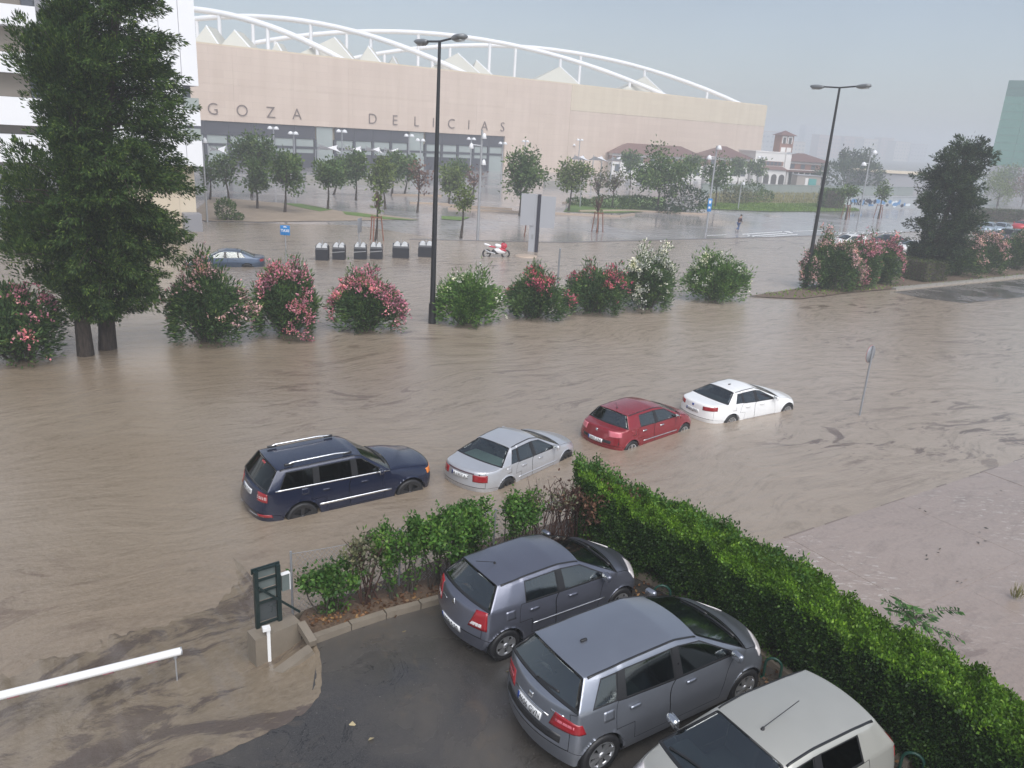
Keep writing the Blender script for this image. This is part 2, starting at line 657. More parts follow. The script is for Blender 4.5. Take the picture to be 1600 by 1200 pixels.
    md = o.modifiers.new('s', 'SUBSURF')
    md.levels = sp.get('sub', 3)
    md.use_limit_surface = False
    dg = bpy.context.evaluated_depsgraph_get()
    out = bpy.data.meshes.new_from_object(o.evaluated_get(dg))
    bpy.data.objects.remove(o)
    bpy.data.meshes.remove(me)
    return out, dict(xf=xf, xr=xr, wf=wf, wr=wr, Ra=Ra, W2=W2)

def make_car(sp, name, label, loc, rotz, group=None):
    """one car: bodywork split into its panels, windows, wheels, lamps, seats"""
    sp = dict(sp)
    sp['_parts'] = {}
    src, g = smooth_body(sp)
    pm = sp['paint']
    root = thing(name, label, 'car', loc, rotz, group)
    root.scale = CAR_SCALE
    bm = bmesh.new()
    bm.from_mesh(src)
    bpy.data.meshes.remove(src)
    # wheel arches
    R, Ra = sp['R'], g['Ra']
    cell = 0.06
    for wx in (g['wf'], g['wr']):
        for v in bm.verts:
            if abs(v.co.y) > g['W2'] * 0.6 and v.co.z < R + Ra + 0.15:
                d = Vector((v.co.x - wx, v.co.z - R))
                r = d.length
                if 1e-6 < r and abs(r - Ra) < cell * 0.6 and v.co.z > 0.2:
                    d *= Ra / r
                    v.co.x, v.co.z = wx + d.x, R + d.y
    kill = []
    for f in bm.faces:
        c = f.calc_center_median()
        if abs(c.y) > g['W2'] * 0.6 and c.z < R + Ra + 0.1:
            for wx in (g['wf'], g['wr']):
                if math.hypot(c.x - wx, c.z - R) < Ra - 0.004:
                    kill.append(f)
                    break
    bmesh.ops.delete(bm, geom=kill, context='FACES')
    bm.normal_update()
    bm.faces.ensure_lookup_table()
    bvh = BVHTree.FromBMesh(bm)
    kd = KDTree(len(bm.verts))
    nrm = []
    for k, v in enumerate(bm.verts):
        kd.insert(v.co, k)
        nrm.append(v.normal.copy())
    kd.balance()
    groups = {}
    for f in bm.faces:
        groups.setdefault(f.material_index, []).append(f)
    WINMAT = {20: sp.get('gf', M_GLASS), 21: sp.get('gf', M_GLASS), 22: sp.get('gr', M_GLASS), 23: sp.get('gr', M_GLASS), 24: sp.get('gr', M_GLASS), 25: sp.get('gr', M_GLASS)}
    names = {0: ('body', pm), 1: ('hood', pm), 2: ('bumper', sp.get('bump_mat', pm)), 3: ('bumper', sp.get('bump_mat_r', sp.get('bump_mat', pm))), 4: (sp.get('gate', 'tailgate'), pm), 5: ('windscreen', sp.get('gf', M_GLASS)),
             6: ('rear_window', sp.get('gr', M_GLASS))}
    for q in (14, 15, 16, 17): names[q] = ('pillar_trim', M_TRIM)
    for q in (10, 11, 12, 13): names[q] = ('door', pm)
    for q in range(20, 26): names[q] = ('window', WINMAT[q])
    for idx, fs in groups.items():
        nm, mt = names[idx]
        vs = {}
        b2 = bmesh.new()
        for f in fs:
            vv = []
            for v in f.verts:
                if v.index not in vs:
                    vs[v.index] = b2.verts.new(v.co)
                vv.append(vs[v.index])
            nf = b2.faces.new(vv)
            nf.smooth = True
        b2.normal_update()
        mats = [mt]
        if nm in ('windscreen', 'rear_window', 'window'):
            for v in b2.verts: v.co -= v.normal * 0.007
            before = set(b2.faces)
            th = 0.022 if nm == 'window' else 0.042
            bmesh.ops.inset_region(b2, faces=b2.faces[:], thickness=th, use_boundary=True, use_even_offset=True)
            for f in b2.faces:
                f.smooth = True
            inner = set()
            for f in b2.faces:
                if any(len(e.link_faces) == 1 for e in f.edges):
                    f.material_index = 1
            mats = [mt, M_TRIM]
        elif nm in ('hood', 'door', 'tailgate', 'boot_lid', 'bumper'):
            bmesh.ops.inset_region(b2, faces=b2.faces[:], thickness=0.008, use_boundary=True, use_even_offset=True)
            ring = [f for f in b2.faces if any(len(e.link_faces) == 1 for e in f.edges)]
            bmesh.ops.delete(b2, geom=ring, context='FACES')
        if nm in ('body', 'bumper', 'door'):
            for wx in (g['wf'], g['wr']):
                es = [e for e in b2.edges if len(e.link_faces) == 1 and all(abs(math.hypot(v.co.x - wx, v.co.z - R) - Ra) < 0.035 and abs(v.co.y) > g['W2'] * 0.6 for v in e.verts)]
                if es:
                    r_ = bmesh.ops.extrude_edge_only(b2, edges=es)
                    for v in [q for q in r_['geom'] if isinstance(q, bmesh.types.BMVert)]:
                        v.co.y -= 0.10 * (1 if v.co.y > 0 else -1)
        me = bpy.data.meshes.new(nm)
        b2.to_mesh(me)
        b2.free()
        if nm not in ('windscreen', 'rear_window', 'window'):
            ns = []
            for v in me.vertices:
                co, ix, dist = kd.find(v.co)
                ns.append(nrm[ix] if dist < 0.05 else v.normal.copy())
            me.normals_split_custom_set_from_vertices(ns)
        o = link(nm, me, mats, root)
        sp.setdefault('_parts', {})[idx] = o
    bm.free()

    def patch(nm, corners, direction, mt, parent=root, n=6, m=3, off=0.006, deep=0.02):
        """a thin plate laid on the bodywork: corners are carried onto it along a direction"""
        A, B, C_, D = [Vector(c) for c in corners]
        d = Vector(direction).normalized()
        P, Nn = [], []
        for j in range(m + 1):
            for i in range(n + 1):
                u, v = i / n, j / m
                p = A.lerp(B, u).lerp(D.lerp(C_, u), v)
                h = bvh.ray_cast(p - d * 1.5, d)
                if h[0] is None:
                    h = bvh.find_nearest(p)
                nn = h[1] if h[1].dot(d) < 0 else -h[1]
                P.append(h[0] + nn * off)
                Nn.append(nn)
        vs = list(P)
        fs = [(j * (n + 1) + i, j * (n + 1) + i + 1, (j + 1) * (n + 1) + i + 1, (j + 1) * (n + 1) + i) for j in range(m) for i in range(n)]
        rim = [i for i in range(n + 1)] + [j * (n + 1) + n for j in range(1, m + 1)] + [m * (n + 1) + i for i in range(n - 1, -1, -1)] + [j * (n + 1) for j in range(m - 1, 0, -1)]
        base = len(vs)
        vs += [P[i] - Nn[i] * deep for i in rim]
        K = len(rim)
        fs += [(rim[a], base + a, base + (a + 1) % K, rim[(a + 1) % K]) for a in range(K)]
        mb = MB().add(vs, fs, True)
        o = mb.build(nm, mt, parent, fix=False)
        bm_ = bmesh.new(); bm_.from_mesh(o.data)
        bmesh.ops.recalc_face_normals(bm_, faces=bm_.faces); bm_.to_mesh(o.data); bm_.free()
        ctr = P[(m // 2) * (n + 1) + n // 2]
        return o, ctr, Nn[(m // 2) * (n + 1) + n // 2]
    sp['_patch'] = patch
    W2, xf, xr = g['W2'], g['xf'], g['xr']
    # floor and cabin
    fl = MB()
    fl.box(((xf + xr) / 2, 0, 0.34), (sp['L'] - 0.5, sp['W'] - 0.52, 0.3))
    fl.box(((g['wf'] + g['wr']) / 2, 0, 0.3), (sp['wb'] - 2 * Ra - 0.1, sp['W'] - 0.2, 0.18))
    fl.build('underbody', M_RUB, root)
    if sp.get('cabin', True):
        zseat = 0.30 + sp.get('seat_z', 0.06)
        x1 = sp['xB'] + 0.12
        for sx, ys in ((x1, (0.36, -0.36)), (sp['xB'] - sp.get('rear_seat', 0.80), (0.34, -0.34))):
            for yy in ys:
                st = MB()
                o = rbox('seat', (0.5, 0.5, 0.16), 0.05, M_SEAT, root, (sx + 0.2, yy, zseat + 0.12))
                rbox('backrest', (0.14, 0.5, 0.62), 0.05, M_SEAT, o, (-0.26, 0, 0.33), (0, -0.2, 0))
                rbox('headrest', (0.09, 0.27, 0.2), 0.04, M_SEAT, o, (-0.35, 0, 0.74), (0, -0.15, 0))
        rbox('dashboard', (0.42, sp['W'] * 0.76, 0.24), 0.06, M_SEAT, root, (sp['cowl'] - 0.18, 0, sp['zb'][2] - 0.10))
        sw = MB()
        sw.tube([(0.0, 0.18 * math.cos(a), 0.18 * math.sin(a)) for a in np.linspace(0, 2 * math.pi, 17)], 0.016, 6, False)
        so = sw.build('steering_wheel', M_TRIM, root)
        so.location = (sp['cowl'] - 0.62, 0.36, sp['zb'][2] + 0.02)
        so.rotation_euler = (0, 0.4, 0)
        if sp.get('shelf'):
            x0s, x1s = sp['shelf']
            rbox('parcel_shelf', (abs(x1s - x0s), sp['W'] * 0.72, 0.03), 0.01, sp.get('shelf_mat', M_SEAT), root, ((x0s + x1s) / 2, 0, sp['zb'][4] - 0.05))
    # wheels
    def wheel(x, s):
        y = (W2 - 0.115) * s
        w = MB()
        wd = 0.20
        prof = [(R - 0.12, -wd / 2), (R - 0.02, -wd / 2), (R, -wd / 2 + 0.03), (R, wd / 2 - 0.03), (R - 0.02, wd / 2), (R - 0.10, wd / 2), (R - 0.115, wd / 2 - 0.02)]
        w.lathe(prof, 28, 'Y')
        wo = w.build('wheel', M_RUB, root, fix=True)
        wo.location = (x, y, R)
        rm = MB()
        rr = R - 0.10
        rm.lathe([(rr, wd / 2 - 0.005), (rr - 0.02, wd / 2 + 0.004), (rr - 0.035, wd / 2 - 0.03)], 28, 'Y')
        ns = sp.get('spokes', 5)
        for k in range(ns):
            a = 2 * math.pi * k / ns + 0.3
            dx, dz = math.cos(a), math.sin(a)
            tx, tz = -dz, dx
            ww = sp.get('spoke_w', 0.05)
            pts = []
            for rad_, hw_, yy in ((0.03, ww * 0.6, wd / 2 - 0.005), (rr - 0.025, ww * 1.1, wd / 2 - 0.002)):
                for q in (-1, 1):
                    pts.append((dx * rad_ + tx * hw_ * q, yy, dz * rad_ + tz * hw_ * q))
            b_ = [(p[0], p[1] - 0.03, p[2]) for p in pts]
            rm.add(pts + b_, [(0, 1, 3, 2), (0, 2, 6, 4), (1, 5, 7, 3), (2, 3, 7, 6)])
        rm.lathe([(0.001, wd / 2 + 0.008), (0.05, wd / 2 + 0.006), (0.06, wd / 2 - 0.03)], 12, 'Y')
        ro = rm.build('rim', sp.get('rim_mat', M_ALLOY), wo)
        dk = MB().lathe([(0.001, 0.03), (R - 0.11, 0.03)], 20, 'Y')
        dk.build('brake_disc', M_RUB, wo)
        if s < 0:
            wo.rotation_euler = (0, 0, math.pi)
    for x in (g['wf'], g['wr']):
        for s in (1, -1):
            wheel(x, s)
    # mirrors
    for s in (1, -1):
        mx = sp['cowl'] - sp.get('apil', .16) - 0.18
        zz = sp['zb'][2] + 0.08
        mo = rbox('mirror', (0.10, 0.20, 0.14), 0.04, sp.get('mirror_mat', pm), root, (mx, s * (W2 * sp.get('wbelt', .905) + 0.13), zz), (0, 0, 0.15 * s))
        rbox('mirror_glass', (0.012, 0.165, 0.11), 0.005, M_CHROME, mo, (-0.05, 0, 0))
        rbox('mirror_foot', (0.05, 0.12, 0.05), 0.015, M_TRIM, mo, (0.0, -s * 0.13, -0.04))
    # door handles
    hm = sp.get('handle_mat', pm)
    for s in (1, -1):
        for hx in sp.get('handles', (sp['xB'] + 0.13, sp['c8'][0] + 0.08)):
            hz_ = sp.get('handle_z', sp['zb'][3] - 0.12)
            patch('door_handle', [(hx, s * 2, hz_ - 0.02), (hx + 0.18, s * 2, hz_ - 0.02), (hx + 0.18, s * 2, hz_ + 0.022), (hx, s * 2, hz_ + 0.022)], (0, -s, 0), hm, sp['_parts'].get(10 if s > 0 else 11) if hx > sp['xB'] else sp['_parts'].get(12 if s > 0 else 13) or root, 4, 2, 0.028)
    # side trim
    for (x0, x1, z0, z1, hgt, mt) in sp.get('strips', ()):
        for s in (1, -1):
            patch('trim_strip', [(x0, s * 2, z0), (x1, s * 2, z1), (x1, s * 2, z1 + hgt), (x0, s * 2, z0 + hgt)], (0, -s, 0), mt, root, 16, 1, 0.010)
    fx = g['wr'] + 0.10
    fzz = sp['zb'][3] - 0.10
    patch('fuel_flap', [(fx - .10, -2, fzz - .09), (fx + .08, -2, fzz - .09), (fx + .08, -2, fzz + .07), (fx - .10, -2, fzz + .07)], (0, 1, 0), pm, root, 4, 4, 0.0018, 0.008)
    # roof drip strips
    if sp.get('drip', True):
        for s in (1, -1):
            yy = sp['yr'] * 0.985
            patch('roof_strip', [(sp['head'] - 0.02, s * yy - 0.014, 2), (sp['rh'] + 0.05, s * yy - 0.014, 2), (sp['rh'] + 0.05, s * yy + 0.014, 2), (sp['head'] - 0.02, s * yy + 0.014, 2)], (0, 0, -1), M_TRIM, root, 24, 2, 0.006)
    # tail lamps
    for (pts, diag, mt, nm) in sp.get('tails', ()):
        for s in (1, -1):
            patch(nm, [(x, y * s, z) for x, y, z in (pts if s > 0 else pts)], (diag[0], diag[1] * s, 0), mt, root, 6, 6, 0.008)
    for (pts, direction, mt, nm) in sp.get('decals', ()):
        patch(nm, pts, direction, mt, root, 6, 3, 0.006)
    # plates
    if 'plate' in sp:
        txt, zc, sl = sp['plate']
        po, c, nn = patch('number_plate', [(xr - 1, 0.27, zc - 0.058), (xr - 1, -0.27, zc - 0.058), (xr - 1, -0.27, zc + 0.058), (xr - 1, 0.27, zc + 0.058)], (1, 0, 0), M_PLATE, root, 6, 2, 0.014)
        patch('plate_band', [(xr - 1, 0.268, zc - 0.056), (xr - 1, 0.225, zc - 0.056), (xr - 1, 0.225, zc + 0.056), (xr - 1, 0.268, zc + 0.056)], (1, 0, 0), M_PLBLUE, po, 2, 2, 0.016)
        tm = text_mesh(txt, 0.125, 0.0, 1.02)
        bm_ = bmesh.new(); bm_.from_mesh(tm)
        for v in bm_.verts:                          # flat print wrapped on the plate
            yy, zz = -v.co.x * 0.86 - 0.022, v.co.y + zc
            h = bvh.ray_cast(Vector((xr - 1.5, yy, zz)), Vector((1, 0, 0)))
            v.co = (h[0] + (h[1] if h[1].x < 0 else -h[1]) * 0.019) if h[0] is not None else Vector((xr, yy, zz))
        bm_.to_mesh(tm); bm_.free()
        link('plate_number', tm, M_INK, po)['kind'] = 'stuff'
    if sp.get('antenna'):
        ax, ay, lean, ln = sp['antenna']
        zt = sp['roof'][1] + 0.01
        h = bvh.ray_cast(Vector((ax, ay, 3)), Vector((0, 0, -1)))
        zt = h[0].z
        MB().tube([(ax, ay, zt - 0.01), (ax + 0.01 * (1 if lean > 0 else -1), ay, zt + 0.03)], [0.03, 0.014], 8).tube([(ax, ay, zt + 0.02), (ax + lean, ay, zt + ln)], 0.006, 5).build('antenna', M_RUB, root)
    if sp.get('fin'):
        h = bvh.ray_cast(Vector((sp['fin'], 0, 3)), Vector((0, 0, -1)))
        rbox('antenna', (0.11, 0.045, 0.04), 0.015, M_RUB, root, (sp['fin'], 0, h[0].z + 0.015))
    # wipers on the windscreen
    for y0, y1 in sp.get('wipers', ((0.55, 0.02), (0.0, -0.55))):
        xw = sp['cowl'] + 0.06
        patch('wiper', [(xw - 0.10, y0, 3), (xw - 0.05, y1, 3), (xw - 0.075, y1, 3), (xw - 0.125, y0, 3)], (0, 0, -1), M_TRIM, root, 8, 1, 0.02)
    return root
P_NAVY = paint('navy_paint', (0.010, 0.016, 0.045), 0.3, 0.22, 0.8)
P_SILVER = paint('silver_paint', (0.56, 0.57, 0.60), 0.55, 0.32, 0.6)
P_RED = paint('dark_red_paint', (0.25, 0.018, 0.026), 0.25, 0.26, 0.7)
P_WHITE = paint('white_paint', (0.80, 0.80, 0.80), 0.0, 0.25, 0.6)
P_SLATE = paint('slate_blue_paint', (0.19, 0.20, 0.25), 0.72, 0.30, 0.5)
P_GREY = paint('mid_grey_paint', (0.30, 0.32, 0.37), 0.75, 0.30, 0.5)
P_CHAMP = paint('champagne_paint', (0.44, 0.435, 0.40), 0.4, 0.34, 0.5)
P_BLUE = paint('steel_blue_paint', (0.070, 0.098, 0.150), 0.6, 0.3, 0.6)
P_BLACK = paint('black_paint', (0.02, 0.022, 0.028), 0.2, 0.22, 0.8)
P_LBLUE = paint('pale_blue_paint', (0.36, 0.43, 0.50), 0.4, 0.3, 0.6)
P_BRED = paint('bright_red_paint', (0.50, 0.02, 0.03), 0.1, 0.26, 0.7)
P_GREYB = simple('grey_bumper', (0.10, 0.10, 0.11), 0.5)

def lamp(xr, W2, y0, x1, z0, z1, mt=None, nm='tail_lamp', z0b=None, z1b=None, front=False):
    sgn = -1 if front else 1
    return ([(xr, y0, z0), (xr + sgn * x1, W2, z0 if z0b is None else z0b), (xr + sgn * x1, W2, z1 if z1b is None else z1b), (xr, y0, z1)], (sgn, -1), mt or M_TAIL, nm)

JEEP = dict(rim_mat=M_DRIM, L=4.74, W=1.87, wb=2.78, R=.37, fo=.87, cowl=.86, head=.17, rh=-1.88, rb=-2.18, xB=-.06, c8=(-.97, -.95), c9=(-1.06, -1.04), c10=(-1.92, -1.68),
            quarter=True, zb=[1.0, 1.09, 1.14, 1.15, 1.17, 1.13], roof=(1.675, 1.72, 1.69), yr=.70, tail_dx=.10, wnose=.88, wtail=.90, wbelt=.92, fcorner=.22, rcorner=.18,
            paint=P_NAVY, gr=M_GLASS_DARK, gf=glass('tinted_glass', (.16, .19, .19), .03), zbump_f=.6, zbump_r=.62, zsill=.30, zmid=.8, c_trim=True, handle_z=.99, apil=.12, hoodcrown=.06, roofcrown=.03,
            strips=[(-.98, .86, .60, .60, .05, M_CHROME), (-1.99, .84, 1.155, 1.125, .035, M_CHROME)], arch=.07, bump_mat_r=P_NAVY,
            tails=[lamp(-2.48, .935, .70, .20, .90, 1.12, M_TAIL), lamp(-2.49, .935, .72, .17, .96, 1.04, M_TAILW, 'reversing_lamp'), lamp(2.26, .93, .62, .25, .80, .94, M_AMBER, 'indicator', front=True)],
            plate=('6038 DXW', 1.0, 0), decals=[([(-3, .10, 1.60), (-3, -.10, 1.60), (-3, -.10, 1.64), (-3, .10, 1.64)], (1, 0, 0), M_TAIL, 'brake_lamp'),
                                                ([(-3, .85, .50), (-3, .25, .50), (-3, .25, .53), (-3, .85, .53)], (1, 0, 0), M_CHROME, 'bumper_trim'), ([(-3, -.25, .50), (-3, -.85, .50), (-3, -.85, .53), (-3, -.25, .53)], (1, 0, 0), M_CHROME, 'bumper_trim'),
                                                ([(-3, -.62, .50), (-3, -.86, .50), (-3, -.86, .58), (-3, -.62, .58)], (1, 0, 0), M_TAIL, 'reflector')])
A4 = dict(rim_mat=M_DRIM, rear_seat=.62, L=4.48, W=1.735, wb=2.62, R=.315, fo=.86, cowl=.99, head=.22, rh=-.92, rb=-1.50, xB=-.14, c8=(-.80, -.68), c9=(-.84, -.70), c10=(-1.14, -.88), quarter=True,
          zb=[.70, .84, .91, .93, .97, .95], roof=(1.345, 1.42, 1.36), yr=.55, tail_dx=.03, paint=P_SILVER, gate='boot_lid', handle_mat=P_SILVER, zsill=.24, wtail=.88,
          strips=[(-.86, .86, .50, .48, .035, P_SILVER)], shelf=(-1.5, -.95), shelf_mat=M_SHELF, wbelt=.93,
          tails=[lamp(-2.31, .86, .52, .20, .67, .86, M_TAIL)], plate=('BA 1957 AZ', .76, 0),
          decals=[([(-3, .55, .875), (-3, -.55, .875), (-3, -.55, .915), (-3, .55, .915)], (1, 0, 0), M_TAILP, 'reflector_strip')])
A4['decals'] = [([(-3, .58, .865), (-3, -.58, .865), (-3, -.58, .90), (-3, .58, .90)], (1, 0, 0), simple('smoked_strip', (.10, .06, .075), .35), 'reflector_strip')]
MEGANE = dict(L=4.21, W=1.775, wb=2.625, R=.315, fo=.83, cowl=1.15, head=.40, rh=-1.31, rb=-1.46, xB=-.12, c8=(-.92, -.86), c9=(-.99, -.92), c10=(-1.24, -1.06), quarter=False, c_trim=False,
              zb=[.74, .88, .97, .98, 1.02, .98], roof=(1.38, 1.46, 1.43), yr=.57, tail_dx=.05, paint=P_RED, zsill=.24, wtail=.90, bump_mat_r=P_RED, handle_mat=M_CHROME,
              strips=[(-.80, .86, .52, .50, .03, M_ALLOY)], gr=M_GLASS, rbbulge=.14,
              tails=[lamp(-2.07, .875, .56, .24, .78, .97, M_TAILP, z0b=.80, z1b=.95)], plate=('5997 CNJ', .60, 0),
              decals=[([(-3, .75, .56), (-3, -.75, .56), (-3, -.75, .66), (-3, .75, .66)], (1, 0, 0), M_TRIM, 'bumper_strip'), ([(-3, .035, .86), (-3, -.035, .86), (-3, -.035, .94), (-3, .035, .94)], (1, 0, 0), M_CHROME, 'badge')],
              antenna=(-1.12, 0, -.10, .22))
BMW = dict(rear_seat=.62, L=4.63, W=1.81, wb=2.81, R=.325, fo=.78, cowl=.92, head=.06, rh=-1.10, rb=-1.62, xB=-.20, c8=(-.86, -.78), c9=(-.90, -.81), c10=(-1.26, -.98), quarter=True,
           zb=[.72, .86, .94, .96, 1.02, 1.00], roof=(1.36, 1.435, 1.375), yr=.56, tail_dx=.02, paint=P_WHITE, gate='boot_lid', zsill=.24, wtail=.88, shelf=(-1.6, -1.1), spokes=10, spoke_w=.022,
           tails=[lamp(-2.445, .885, .50, .30, .80, .94, M_TAIL, z0b=.83, z1b=.97)], plate=('3204 JWN', .72, 0), wbelt=.93,
           decals=[([(-3, .04, .86), (-3, -.04, .86), (-3, -.04, .94), (-3, .04, .94)], (1, 0, 0), M_PLBLUE, 'badge'), ([(-3, .8, .34), (-3, .5, .34), (-3, .5, .38), (-3, .8, .38)], (1, 0, 0), M_TAIL, 'reflector'), ([(-3, -.5, .34), (-3, -.8, .34), (-3, -.8, .38), (-3, -.5, .38)], (1, 0, 0), M_TAIL, 'reflector')], fin=-.75)
CLIO = dict(L=3.81, W=1.64, wb=2.47, R=.29, fo=.74, cowl=1.12, head=.38, rh=-1.27, rb=-1.53, xB=-.10, c8=(-.86, -.80), c9=(-.93, -.86), c10=(-1.22, -1.0), quarter=False, c_trim=False,
            zb=[.72, .86, .94, .95, .99, .93], roof=(1.345, 1.425, 1.37), yr=.535, tail_dx=.05, rcorner=.19, paint=P_SLATE, zsill=.22, wtail=.88, handle_mat=P_SLATE, spokes=5, spoke_w=.055,
            strips=[(-.72, .82, .56, .54, .018, M_ALLOY)], tails=[([(-1.84, .52, .66), (-1.66, .82, .66), (-1.66, .80, .98), (-1.80, .66, .96)], (1, -1), M_TAIL, 'tail_lamp'),
                                                                 ([(-1.84, .56, .70), (-1.72, .74, .70), (-1.72, .74, .76), (-1.82, .60, .76)], (1, -1), M_TAILW, 'reversing_lamp'),
                                                                 lamp(1.975, .80, .42, .34, .62, .78, M_TAILW, 'headlamp', z0b=.66, z1b=.80, front=True)],
            plate=('1028 S 20', .48, 0), decals=[([(-3, .04, .84), (-3, -.04, .84), (-3, 0, .93), (-3, 0, .93)], (1, 0, 0), M_CHROME, 'badge'), ([(-3, .42, .80), (-3, .22, .80), (-3, .22, .82), (-3, .42, .82)], (1, 0, 0), M_CHROME, 'script_badge')],
            antenna=(-.98, 0, -.38, .16), arch=.05)
BCLASS = dict(L=4.27, W=1.78, wb=2.78, R=.32, fo=.80, cowl=1.36, head=.46, rh=-1.58, rb=-1.80, xB=-.02, c8=(-1.02, -.96), c9=(-1.14, -1.05), c10=(-1.58, -1.32), quarter=True, c_trim=True,
              zb=[.80, .94, 1.03, 1.04, 1.13, 1.08], roof=(1.50, 1.60, 1.54), yr=.59, tail_dx=.06, rcorner=.2, paint=P_GREY, zsill=.22, wtail=.89, handle_mat=P_GREY, spokes=7, spoke_w=.04,
              tails=[([(-2.08, .52, .78), (-1.72, .88, .80), (-1.78, .86, .95), (-2.05, .60, 1.0)], (1, -1), M_TAIL, 'tail_lamp'), ([(-2.06, .62, .87), (-1.90, .84, .87), (-1.90, .84, .91), (-2.06, .62, .91)], (1, -1), M_TAILP, 'reversing_lamp'),
                     lamp(2.19, .86, .45, .42, .70, .84, M_TAILW, 'headlamp', z0b=.76, z1b=.90, front=True)],
              plate=('4606 GVN', .78, 0), decals=[([(-3, .38, .86), (-3, -.38, .86), (-3, -.38, .885), (-3, .38, .885)], (1, 0, 0), M_CHROME, 'plate_trim'), ([(-3, .045, .93), (-3, -.045, .93), (-3, -.045, 1.01), (-3, .045, 1.01)], (1, 0, 0), M_CHROME, 'badge'),
                                                  ([(-3, -.40, .97), (-3, -.60, .97), (-3, -.60, 1.0), (-3, -.40, 1.0)], (1, 0, 0), M_CHROME, 'script_badge'), ([(-3, .62, .58), (-3, -.62, .58), (-3, -.62, .70), (-3, .62, .70)], (1, 0, 0), M_TRIM, 'bumper_pad'), ([(-3, .05, 1.16), (-3, -.38, 1.20), (-3, -.38, 1.225), (-3, .05, 1.19)], (1, 0, 0), M_TRIM, 'rear_wiper')],
              fin=-1.15, seat_z=.22)
CHAMP = dict(L=3.78, W=1.67, wb=2.45, R=.29, fo=.70, cowl=1.12, head=.36, rh=-1.30, rb=-1.52, xB=-.12, c8=(-.92, -.90), c9=(-1.0, -.96), c10=(-1.26, -1.12), quarter=False, c_trim=False,
             zb=[.74, .88, .97, .98, 1.04, .98], roof=(1.40, 1.47, 1.43), yr=.555, tail_dx=.05, rcorner=.17, paint=P_CHAMP, zsill=.22, wtail=.9, spokes=7,
             tails=[([(-1.83, .66, .80), (-1.66, .83, .80), (-1.62, .80, 1.06), (-1.76, .66, 1.06)], (1, -1), M_TAIL, 'tail_lamp'), lamp(1.925, .80, .42, .34, .64, .80, M_TAILW, 'headlamp', z0b=.70, z1b=.86, front=True)],
             antenna=(.20, .04, -.62, .20), mirror_mat=M_CHROME, gr=M_GLASS_DARK)
PASSAT = dict(rim_mat=M_DRIM, rear_seat=.62, L=4.67, W=1.74, wb=2.70, R=.315, fo=.88, cowl=1.0, head=.25, rh=-.98, rb=-1.72, xB=-.12, c8=(-.86, -.80), c9=(-.91, -.84), c10=(-1.28, -1.0), quarter=True,
              zb=[.72, .85, .93, .95, .99, .97], roof=(1.375, 1.455, 1.38), yr=.555, tail_dx=.02, paint=P_BLUE, gate='boot_lid', zsill=.24, wtail=.88,
              tails=[lamp(2.23, .85, .40, .30, .60, .76, M_TAILW, 'headlamp', front=True), lamp(-2.44, .86, .5, .2, .74, .9, M_TAIL)], sub=2, fin=-.8)
# ------------------------------------------------------------------ the ground, the flood
ST = math.radians(33.5)                        # heading of the street
SU = np.array([math.cos(ST), math.sin(ST)])
SN = np.array([-SU[1], SU[0]])

